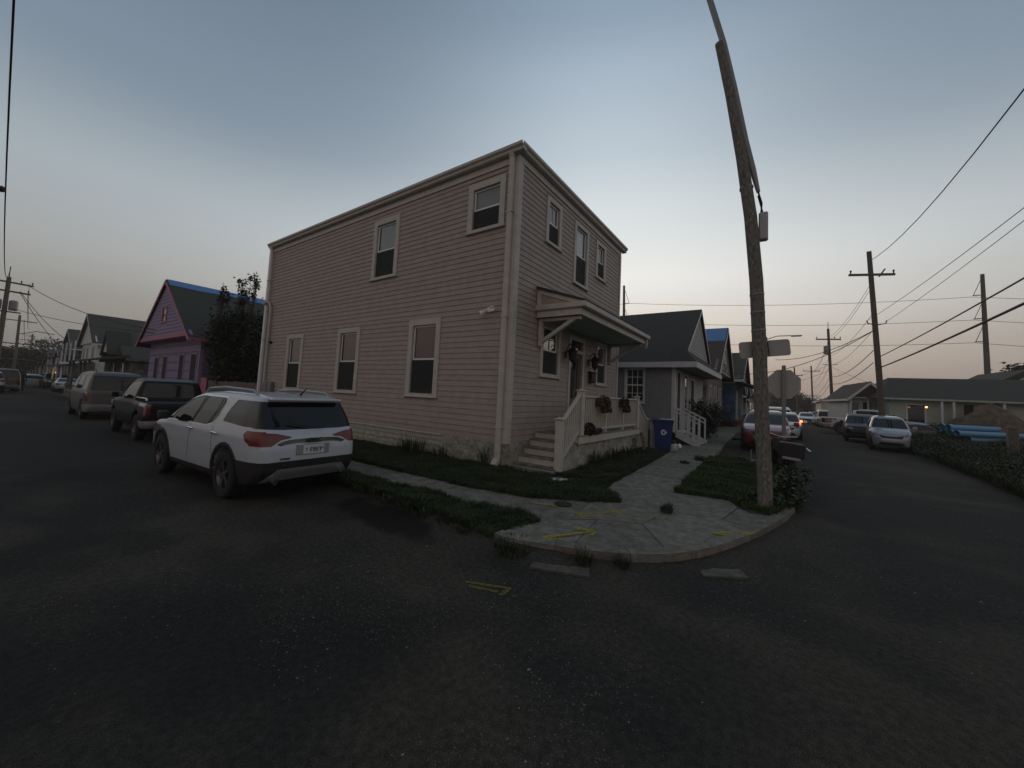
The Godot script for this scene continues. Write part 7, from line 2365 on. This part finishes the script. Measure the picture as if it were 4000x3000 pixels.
	vc.t = Transform3D(Basis.IDENTITY, Vector3(2.32, 0.128, 1.7))
	vc.lathe([Vector2(0.13, -0.02), Vector2(0.13, 0.012), Vector2(0.11, 0.016), Vector2(0.0, 0.014)], 18)
	tag(obj(vc, "valve_cover", M.iron), "small round iron valve cover set in the pavement", "cover")
	make_people()

func capsule_mesh(bones: Array, s: float) -> ArrayMesh:
	var lo := Vector3(1e9, 1e9, 1e9)
	var hi := -lo
	for b in bones:
		lo = lo.min(b[0] - Vector3.ONE * b[2]).min(b[1] - Vector3.ONE * b[3])
		hi = hi.max(b[0] + Vector3.ONE * b[2]).max(b[1] + Vector3.ONE * b[3])
	lo -= Vector3.ONE * s * 2.5
	hi += Vector3.ONE * s * 2.5
	var nx := int((hi.x - lo.x) / s) + 1
	var ny := int((hi.y - lo.y) / s) + 1
	var nz := int((hi.z - lo.z) / s) + 1
	var g := PackedFloat32Array()
	g.resize(nx * ny * nz)
	for k in nz:
		for j in ny:
			for i in nx:
				var p := lo + Vector3(i, j, k) * s
				var d := 1e9
				for b in bones:
					var e: Vector3 = b[1] - b[0]
					var t := clampf((p - b[0]).dot(e) / max(e.length_squared(), 1e-6), 0.0, 1.0)
					var q: float = (p - b[0] - e * t).length() - lerpf(b[2], b[3], t)
					var h := maxf(0.04 - absf(d - q), 0.0) / 0.04
					d = minf(d, q) - h * h * 0.01
				g[k * nx * ny + j * nx + i] = d
	var nt := nets(g, nx, ny, nz, s, lo)
	var P: PackedVector3Array = nt[0]
	var tr: PackedInt32Array = nt[1]
	var st := SurfaceTool.new()
	st.begin(Mesh.PRIMITIVE_TRIANGLES)
	st.set_smooth_group(0)
	for q in P:
		st.add_vertex(q)
	for i in range(0, tr.size(), 3):
		st.add_index(tr[i])
		st.add_index(tr[i + 2])
		st.add_index(tr[i + 1])
	st.generate_normals()
	return st.commit()

func make_people() -> void:
	var bones := []
	for s in [-1.0, 1.0]:
		bones.append([Vector3(0.09 * s, 0.95, 0), Vector3(0.11 * s, 0.5, 0.03), 0.095, 0.065])
		bones.append([Vector3(0.11 * s, 0.5, 0.03), Vector3(0.12 * s, 0.09, 0), 0.06, 0.042])
		bones.append([Vector3(0.12 * s, 0.05, -0.03), Vector3(0.13 * s, 0.04, 0.14), 0.045, 0.035])
		bones.append([Vector3(0.19 * s, 1.42, 0), Vector3(0.25 * s, 1.14, -0.02), 0.058, 0.046])
		bones.append([Vector3(0.25 * s, 1.14, -0.02), Vector3(0.24 * s, 0.9, 0.07), 0.044, 0.032])
		bones.append([Vector3(0.24 * s, 0.88, 0.08), Vector3(0.235 * s, 0.78, 0.11), 0.036, 0.022])
	bones.append([Vector3(0, 0.98, 0), Vector3(0, 1.2, 0), 0.15, 0.135])
	bones.append([Vector3(0, 1.2, 0), Vector3(0, 1.4, 0), 0.14, 0.15])
	bones.append([Vector3(-0.15, 1.42, 0), Vector3(0.15, 1.42, 0), 0.075, 0.075])
	bones.append([Vector3(0, 1.42, 0), Vector3(0, 1.56, 0.015), 0.06, 0.055])
	bones.append([Vector3(0, 1.6, 0.03), Vector3(0, 1.68, 0.02), 0.082, 0.1])
	bones.append([Vector3(0, 1.63, 0.115), Vector3(0, 1.61, 0.125), 0.015, 0.02])
	var me := capsule_mesh(bones, 0.032)
	var hair := capsule_mesh([[Vector3(0, 1.71, -0.01), Vector3(0, 1.66, -0.04), 0.1, 0.09]], 0.03)
	var q := [[Vector3(-49.6, 0, 4.45), 1.2, "person in dark clothes standing at the maroon van, left of the pair"], [Vector3(-49.0, 0, 4.05), -1.9, "person in dark clothes standing in the street, right of the pair"]]
	for p in q:
		var o := thing("person", p[2], "person", p[0], p[1], "people standing in the left street")
		put_mesh(me, "body", M.cloth_dark, o)
		put_mesh(hair, "hair", M.black_plastic, o)

# ---------------------------------------------------------------- plants
func in_poly(p: Vector2, poly: PackedVector2Array) -> bool:
	return Geometry2D.is_point_in_polygon(p, poly)

# blades of grass scattered over a polygon; one MultiMesh, kind stuff
func grass(called: String, label: String, poly: Array, y: float, count: int, hmin: float, hmax: float, tone_c: Color) -> void:
	var pp := PackedVector2Array(poly)
	var lo := Vector2(1e9, 1e9)
	var hi := Vector2(-1e9, -1e9)
	for q in pp:
		lo = lo.min(q)
		hi = hi.max(q)
	var b := MB.new()
	b.colored = true
	for k in 4:
		var a := TAU * k / 4.0 + 0.4
		var d := Vector3(cos(a), 0, sin(a))
		var w := Vector3(-d.z, 0, d.x) * 0.09
		var o := d * 0.12
		var m := o + d * 0.16 + Vector3(0, 0.6, 0)
		var t := o + d * (0.45 + 0.1 * k) + Vector3(0, 1.0 - 0.08 * k, 0)
		b.col = Color(1, 1, 1)
		b.quad(o - w, o + w, m + w * 0.8, m - w * 0.8)
		b.tri(m - w * 0.8, m + w * 0.8, t)
	var mm := MultiMesh.new()
	mm.transform_format = MultiMesh.TRANSFORM_3D
	mm.use_colors = true
	mm.mesh = b.mesh()
	var nz := FastNoiseLite.new()
	nz.seed = 77
	nz.frequency = 0.8
	var xs := []
	var cs := []
	var tries := 0
	while xs.size() < count and tries < count * 6:
		tries += 1
		var p := Vector2(rnd(lo.x, hi.x), rnd(lo.y, hi.y))
		if not in_poly(p, pp):
			continue
		var n := nz.get_noise_2d(p.x, p.y)
		if rng.randf() > 0.75 + n:
			continue
		var h := rnd(hmin, hmax) * (0.85 + 0.6 * n)
		xs.append(Transform3D(Basis(Vector3.UP, rnd(0, TAU)) * Basis.from_scale(Vector3(h * 0.75, h, h * 0.75)), Vector3(p.x, y, p.y)))
		var k := rnd(0.65, 1.35)
		cs.append(Color(tone_c.r * k * rnd(0.9, 1.25), tone_c.g * k, tone_c.b * k))
	mm.instance_count = xs.size()
	for i in xs.size():
		mm.set_instance_transform(i, xs[i])
		mm.set_instance_color(i, cs[i])
	var o := MultiMeshInstance3D.new()
	o.name = numbered(called)
	o.multimesh = mm
	o.material_override = M.grass
	add_child(o)
	stuff(tag(o, label, "grass"))

# a tuft of long blades
func tuft(called: String, label: String, at: Vector3, r: float, h: float, count: int, c: Color, group := "") -> void:
	var b := MB.new()
	b.colored = true
	for i in count:
		var a := rnd(0, TAU)
		var o := Vector3(cos(a), 0, sin(a)) * r * sqrt(rng.randf()) * 0.7
		var d := Vector3(cos(a + rnd(-0.6, 0.6)), 0, sin(a + rnd(-0.6, 0.6)))
		var hh := h * rnd(0.45, 1.1)
		var lean := hh * rnd(0.15, 0.6)
		var w := Vector3(-d.z, 0, d.x) * rnd(0.006, 0.013)
		var m := o + d * lean * 0.35 + Vector3(0, hh * 0.6, 0)
		var t := o + d * lean + Vector3(0, hh * rnd(0.8, 1.0), 0)
		var k := rnd(0.7, 1.35)
		b.col = Color(c.r * k, c.g * k, c.b * k)
		b.quad(o - w, o + w, m + w * 0.8, m - w * 0.8)
		b.tri(m - w * 0.8, m + w * 0.8, t)
	var o2 := thing(called, label, "weeds", at, 0, group)
	obj(b, "blades", M.leaf, o2)

# tree: tapered trunk, limbs, crown of leaf clumps
func tree(called: String, label: String, at: Vector3, h: float, r: Vector3, count: int, size: float, c: Color, group := "", clumps := 16, trunk_r := 0.14) -> void:
	var t := thing(called, label, "tree", at, 0, group)
	var tb := MB.new()
	var mid := Vector3(rnd(-0.2, 0.2), h * 0.45, rnd(-0.2, 0.2))
	tb.tube([Vector3.ZERO, mid * 0.5, mid, Vector3(mid.x * 1.4, h * 0.75, mid.z * 1.4)], [trunk_r, trunk_r * 0.8, trunk_r * 0.6, trunk_r * 0.25], 8)
	var cm := []
	for i in clumps:
		var d := Vector3(rnd(-1, 1), rnd(-0.8, 1), rnd(-1, 1))
		d = d.normalized() * rnd(0.35, 0.95)
		var p := Vector3(0, h - r.y, 0) + d * r
		cm.append(p)
		tb.tube([mid * rnd(0.7, 1.3), mid.lerp(p, 0.6) + Vector3(0, 0.1, 0), p], [trunk_r * 0.35, trunk_r * 0.2, 0.012], 5)
	obj(tb, "trunk", M.bark, t)
	var b := MB.new()
	b.colored = true
	for i in count:
		var p: Vector3 = cm[i % clumps]
		var q := Vector3(rng.randfn(0, 0.45), rng.randfn(0, 0.38), rng.randfn(0, 0.45))
		var k := rnd(0.6, 1.4)
		leaf(b, p + q * r * 0.42, size * rnd(0.6, 1.3), Color(c.r * k, c.g * k, c.b * k))
	obj(b, "crown", M.leaf, t)

func bush(called: String, label: String, at: Vector3, r: Vector3, count: int, size: float, c: Color, group := "") -> void:
	var t := thing(called, label, "bush", at, 0, group)
	var sb := MB.new()
	for k in 5:
		sb.tube([Vector3(rnd(-0.1, 0.1), 0, rnd(-0.1, 0.1)), Vector3(rnd(-0.5, 0.5) * r.x, r.y * 1.2, rnd(-0.5, 0.5) * r.z)], [0.03, 0.008], 5)
	obj(sb, "stems", M.bark, t)
	var b := MB.new()
	b.colored = true
	var cm := []
	for i in 9:
		cm.append(Vector3(rnd(-0.7, 0.7) * r.x, r.y * rnd(0.3, 1.5), rnd(-0.7, 0.7) * r.z))
	for i in count:
		var p: Vector3 = cm[i % 9] + Vector3(rng.randfn(0, 0.25) * r.x, rng.randfn(0, 0.22) * r.y, rng.randfn(0, 0.25) * r.z)
		p.y = max(p.y, 0.02)
		var k := rnd(0.6, 1.4)
		leaf(b, p, size * rnd(0.6, 1.3), Color(c.r * k, c.g * k, c.b * k))
	obj(b, "foliage", M.leaf, t)

func make_plants() -> void:
	var G := Color(1, 1, 1)
	grass("grass", "short dark lawn along the foot of the corner house", [Vector2(-12.6, 0.06), Vector2(0.0, 0.06), Vector2(0.0, 0.1), Vector2(1.5, 0.1), Vector2(2.3, -0.4), Vector2(2.5, 0.3), Vector2(2.98, 0.95), Vector2(2.55, 1.28), Vector2(1.75, 1.75), Vector2(0.45, 1.97), Vector2(-12.6, 1.96)], 0.12, 26000, 0.05, 0.12, G)
	grass("grass", "dark lawn between the porch and the side pavement", [Vector2(1.2, 0.1), Vector2(1.45, -0.5), Vector2(1.2, -1.4), Vector2(1.15, -7.4), Vector2(1.95, -7.4), Vector2(2.08, -5.3), Vector2(2.33, -0.5)], 0.12, 12000, 0.05, 0.13, G)
	grass("grass", "ragged grass verge between the left pavement and the road", [Vector2(-12.0, 2.58), Vector2(0.45, 2.55), Vector2(1.75, 2.46), Vector2(2.1, 2.42), Vector2(2.46, 2.6), Vector2(2.3, 3.42), Vector2(1.2, 3.25), Vector2(0.0, 3.1), Vector2(-12.0, 3.05)], 0.08, 15000, 0.05, 0.13, G)
	grass("grass", "square of greener grass beside the wooden pole", [Vector2(3.42, -0.45), Vector2(4.25, -0.57), Vector2(4.5, -0.15), Vector2(4.9, -0.05), Vector2(5.05, -0.8), Vector2(5.28, -1.0), Vector2(5.25, -6.45), Vector2(3.16, -6.45)], 0.12, 17000, 0.05, 0.14, Color(1.25, 1.35, 0.95))
	grass("grass", "rough weedy grass of the lot across the side street", [Vector2(9.1, -4.0), Vector2(9.3, -7.0), Vector2(9.6, -12.5), Vector2(10.1, -24.0), Vector2(10.6, -33.0), Vector2(22.0, -34.0), Vector2(22.0, -12.0), Vector2(12.5, -4.0), Vector2(9.3, -3.0)], 0.08, 60000, 0.10, 0.36, Color(0.9, 1.0, 0.8))
	# edges creeping over the pavement, weeds in joints
	var wc := Color(0.032, 0.046, 0.018)
	tuft("joint_weed", "leafy weed growing from the pavement joint", Vector3(3.62, 0.12, 0.95), 0.12, 0.16, 90, Color(0.03, 0.05, 0.03))
	tuft("kerb_weed", "ragged weeds at the left foot of the kerb", Vector3(2.62, 0.02, 3.42), 0.28, 0.16, 160, wc)
	for k in 7:
		tuft("edge_weed", "ragged weed clump on the worn left verge edge, %s from the SUV" % ["first", "second", "third", "fourth", "fifth", "sixth", "seventh"][k], Vector3(-0.6 + k * 0.42, 0.05, 3.12 + 0.04 * k + rnd(-0.04, 0.04)), 0.2, 0.11, 70, wc, "weeds on the worn verge edge")
	tuft("kerb_weed", "small weed clump at the kerb left of the centre", Vector3(3.34, 0.02, 3.2), 0.12, 0.16, 60, wc)
	tuft("kerb_weed", "small weed clump at the kerb right of the centre", Vector3(3.66, 0.02, 3.02), 0.09, 0.15, 50, wc)
	tuft("pavement_weed", "dark weed clump between white spray dashes", Vector3(3.05, 0.12, -5.3), 0.2, 0.18, 110, wc)
	tuft("pavement_weed", "dark weed clump nearer than the white spray dashes", Vector3(2.85, 0.12, -4.3), 0.18, 0.1, 90, wc)
	tuft("tall_weed", "tall blades of weed at the downspout by the corner", Vector3(-0.42, 0.12, 0.2), 0.18, 0.55, 40, wc)
	tuft("tall_weed", "seedy weeds against the boarded foundation", Vector3(-2.7, 0.12, 0.3), 0.5, 0.5, 170, wc)
	tuft("tall_weed", "seedy weeds against the foundation nearer the corner", Vector3(-1.7, 0.12, 0.25), 0.3, 0.35, 60, wc)
	tuft("tall_weed", "tall grass against the porch base, near end", Vector3(1.28, 0.12, -2.1), 0.28, 0.42, 90, wc)
	tuft("tall_weed", "tall grass against the porch base, middle", Vector3(1.32, 0.12, -3.1), 0.35, 0.38, 110, wc)
	tuft("tall_weed", "tall grass against the porch base, far end", Vector3(1.34, 0.12, -4.3), 0.4, 0.34, 120, wc)
	bush("pole_weeds", "dark weedy growth behind the wooden pole", Vector3(5.05, 0.1, -1.6), Vector3(0.28, 0.28, 0.9), 900, 0.09, wc)
	bush("pole_weeds", "dark weedy growth at the kerb under the moped", Vector3(5.2, 0.1, -3.0), Vector3(0.25, 0.22, 0.8), 700, 0.09, wc)
	bush("pole_weeds", "low growth round the foot of the wooden pole", Vector3(4.72, 0.1, -0.62), Vector3(0.3, 0.12, 0.22), 420, 0.08, wc)
	# weeds of the lot
	for k in 14:
		var a := Vector3(10.4 + rnd(0, 4.5), 0.06, -9.0 - k * 1.6 + rnd(-0.6, 0.6))
		if k < 5:
			a.x = 9.9 + rnd(0.0, 2.0)
		bush("lot_weeds", "knee high weed clump in the lot, %s from the near end" % ["first", "second", "third", "fourth", "fifth", "sixth", "seventh", "eighth", "ninth", "tenth", "eleventh", "twelfth", "thirteenth", "last"][k], a, Vector3(rnd(0.5, 0.9), rnd(0.28, 0.5), rnd(0.5, 0.9)), 1500, 0.075, Color(0.03, 0.042, 0.018), "weed clumps of the lot")
	for k in 6:
		bush("lot_shrub", "%s dark shrub from the left before the long green building" % ["first", "second", "third", "fourth", "fifth", "sixth"][k], Vector3(11.2 + k * 1.35, 0.05, -30.0 - rnd(0.0, 1.5) - k * 0.3), Vector3(0.9, rnd(0.55, 0.95), 0.8), 900, 0.16, Color(0.024, 0.034, 0.016), "shrubs before the long building")
	# bushes and palms before the grey and brown houses
	for q in [[Vector3(1.9, 0.1, -13.6), Vector3(0.55, 0.75, 0.8), "dense dark bush right of the white porch stairs"], [Vector3(1.75, 0.1, -15.6), Vector3(0.6, 0.8, 0.9), "dense dark bush in front of the grey house's far end"], [Vector3(1.5, 0.1, -18.5), Vector3(0.6, 0.7, 1.1), "dark bush before the brown house"], [Vector3(1.3, 0.1, -22.0), Vector3(0.6, 0.6, 1.4), "low dark bush further along the side pavement"], [Vector3(1.2, 0.1, -27.0), Vector3(0.6, 0.6, 1.6), "low dark bush before the blue house"]]:
		bush("porch_bush", q[2], q[0], q[1] * Vector3(1.0, 1.25, 1.0), 2600, 0.11, Color(0.02, 0.03, 0.014))
	# broad leaved plant by the stairs
	var pl := thing("banana_plant", "tall dark plant with long arching leaves beside the porch stairs", "plant", Vector3(1.9, 0.1, -12.0))
	for k in 16:
		var a := rnd(0, TAU)
		var d := Vector3(cos(a), 0, sin(a))
		var l := rnd(0.5, 0.95)
		var y0 := rnd(1.0, 1.7)
		var lb := MB.new()
		lb.colored = true
		lb.col = Color(0.02, 0.03, 0.014) * rnd(0.8, 1.3)
		var w := Vector3(-d.z, 0, d.x) * 0.09
		var p0 := Vector3(0, y0, 0)
		var p1 := p0 + d * l * 0.5 + Vector3(0, 0.32, 0)
		var p2 := p0 + d * l + Vector3(0, rnd(-0.15, 0.25), 0)
		lb.quad(p0 - w * 0.3, p0 + w * 0.3, p1 + w, p1 - w)
		lb.tri(p1 - w, p1 + w, p2)
		obj(lb, "leaf", M.leaf, pl)
	ptube("stem", M.bark, pl, [Vector3(0, 0, 0), Vector3(0.03, 0.9, 0), Vector3(0, 1.75, 0)], [0.07, 0.05, 0.03], 8)
	# trees
	tree("overgrown_tree", "dense dark tree swallowing the side of the purple house", Vector3(-18.4, 0.1, -1.9), 5.7, Vector3(2.1, 2.9, 1.8), 52000, 0.17, Color(0.02, 0.036, 0.014), "", 34, 0.2)
	tree("overgrown_tree", "dense dark shrub filling the gap behind the board fence", Vector3(-16.2, 0.1, -2.0), 5.2, Vector3(1.9, 2.6, 1.5), 34000, 0.16, Color(0.018, 0.032, 0.013), "", 26, 0.14)
	for q in [[Vector3(-17.5, 0.1, -1.3), 7.4, 0.42, "thin leafy branches poking above the purple house roof beside the corner house"], [Vector3(-18.0, 0.1, -0.95), 7.0, 0.4, "second tuft of thin branches above the purple house roof"], [Vector3(-19.0, 0.1, -0.5), 6.7, 0.3, "small sprig above the ridge of the purple house"]]:
		tree("thin_tree", q[3], q[0], q[1], Vector3(q[2], 0.9, q[2]), 260, 0.16, Color(0.022, 0.03, 0.014), "", 9, 0.06)
	for q in [[Vector3(-118.0, 0, -4.5), 8.0, 7.0, "round dark tree at the far end of the left street"], [Vector3(-96.0, 0, 4.2), 6.0, 5.0, "dark tree at the left edge far down the street"], [Vector3(-150.0, 0, 0.0), 7.0, 9.0, "broad dark tree in the haze of the left street"], [Vector3(-130.0, 0, 3.0), 6.0, 8.0, "low dark tree line tree behind the standing people"]]:
		tree("street_tree", q[3], q[0], q[1], Vector3(q[2], q[1] * 0.46, q[2]), 5200, 0.55, Color(0.02, 0.028, 0.014), "", 26, 0.3)
	for q in [[Vector3(6.0, 0, -112.0), 6.5, 7.0, "hazy tree at the end of the side street"], [Vector3(2.0, 0, -125.0), 7.0, 8.0, "hazy tree behind the stop sign"], [Vector3(13.0, 0, -120.0), 6.0, 8.0, "hazy tree right of the end of the side street"], [Vector3(26.3, 0, -57.0), 8.0, 2.2, "leafy tree tip above the long green building at the right edge"]]:
		tree("distant_tree", q[3], q[0], q[1], Vector3(q[2], q[1] * 0.46, q[2]), 4200, 0.5, Color(0.022, 0.03, 0.016), "", 22, 0.25)
	# loose stones and grit on the road near the camera
	var sm := MB.new()
	sm.colored = true
	sm.col = Color(1, 1, 1)
	var ring := []
	for k in 6:
		ring.append(Vector3(cos(TAU * k / 6.0) * rnd(0.7, 1.1), rnd(-0.1, 0.2), sin(TAU * k / 6.0) * rnd(0.7, 1.1)))
	for k in 6:
		sm.tri(ring[k], Vector3(0.1, 0.6, 0.05), ring[(k + 1) % 6])
		sm.tri(ring[(k + 1) % 6], Vector3(0, -0.4, 0), ring[k])
	var mm := MultiMesh.new()
	mm.transform_format = MultiMesh.TRANSFORM_3D
	mm.use_colors = true
	mm.mesh = sm.mesh()
	var nz := FastNoiseLite.new()
	nz.seed = 21
	nz.frequency = 0.35
	var xf := []
	var cs := []
	while xf.size() < 60000:
		var p := Vector2(rnd(-3.0, 10.0), rnd(-5.0, 6.6))
		if p.y < 3.5 and p.x < 5.3:
			if p.y < 2.0 and p.x < 4.9:
				continue
			if p.x < 4.2:
				continue
		var n := nz.get_noise_2d(p.x, p.y)
		if rng.randf() > 0.22 + 1.7 * n:
			continue
		var r := 0.0025 + 0.005 * pow(rng.randf(), 3.0) + (0.008 if rng.randf() < 0.006 else 0.0)
		xf.append(Transform3D(Basis(Vector3.UP, rnd(0, TAU)) * Basis.from_scale(Vector3(r, r * rnd(0.5, 0.9), r * rnd(0.7, 1.2))), Vector3(p.x, road_y(p.x, p.y) + r * 0.15, p.y)))
		var k := rnd(0.04, 0.13) if rng.randf() > 0.10 else rnd(0.15, 0.3)
		cs.append(Color(k, k * 0.97, k * 0.9))
	mm.instance_count = xf.size()
	for i in xf.size():
		mm.set_instance_transform(i, xf[i])
		mm.set_instance_color(i, cs[i])
	var o := MultiMeshInstance3D.new()
	o.name = "gravel"
	o.multimesh = mm
	o.material_override = M.stone
	add_child(o)
	stuff(tag(o, "loose grit and small stones strewn over the crossing", "gravel"))

var _rn1: FastNoiseLite
var _rn2: FastNoiseLite

func road_y(x: float, z: float) -> float:
	if _rn1 == null:
		_rn1 = FastNoiseLite.new()
		_rn1.seed = 5
		_rn1.frequency = 0.16
		_rn1.fractal_octaves = 4
		_rn2 = FastNoiseLite.new()
		_rn2.seed = 9
		_rn2.frequency = 0.9
		_rn2.fractal_octaves = 3
	var cut := smoothstep(-7.0, -5.5, x) * smoothstep(17.0, 15.5, x) * smoothstep(-8.0, -6.5, z) * smoothstep(10.0, 8.5, z)
	return cut * (0.03 * _rn1.get_noise_2d(x, z) + 0.012 * _rn2.get_noise_2d(x * 0.7, z)) + lerpf(0.1, 0.06, smoothstep(2.6, 3.6, x)) * exp(-pow(kerb_far(x, z) / 0.3, 1.5))

# distance from the outer edge of the corner kerb (grit has silted up against it)
func kerb_far(x: float, z: float) -> float:
	if x < 0.0 or x > 7.5 or z < -2.5 or z > 5.5:
		return 9.0
	var p := Vector2(x, z)
	var d := 9.0
	for i in KERB.size() - 1:
		d = min(d, p.distance_to(Geometry2D.get_closest_point_to_segment(p, KERB[i], KERB[i + 1])))
	return d

func _ready() -> void:
	rng.seed = 4711
	make_camera()
	make_sky()
	make_materials()
	make_ground()
	make_house()
	make_grey_house()
	make_row_houses()
	make_cars()
	make_poles()
	make_things()
	make_plants()
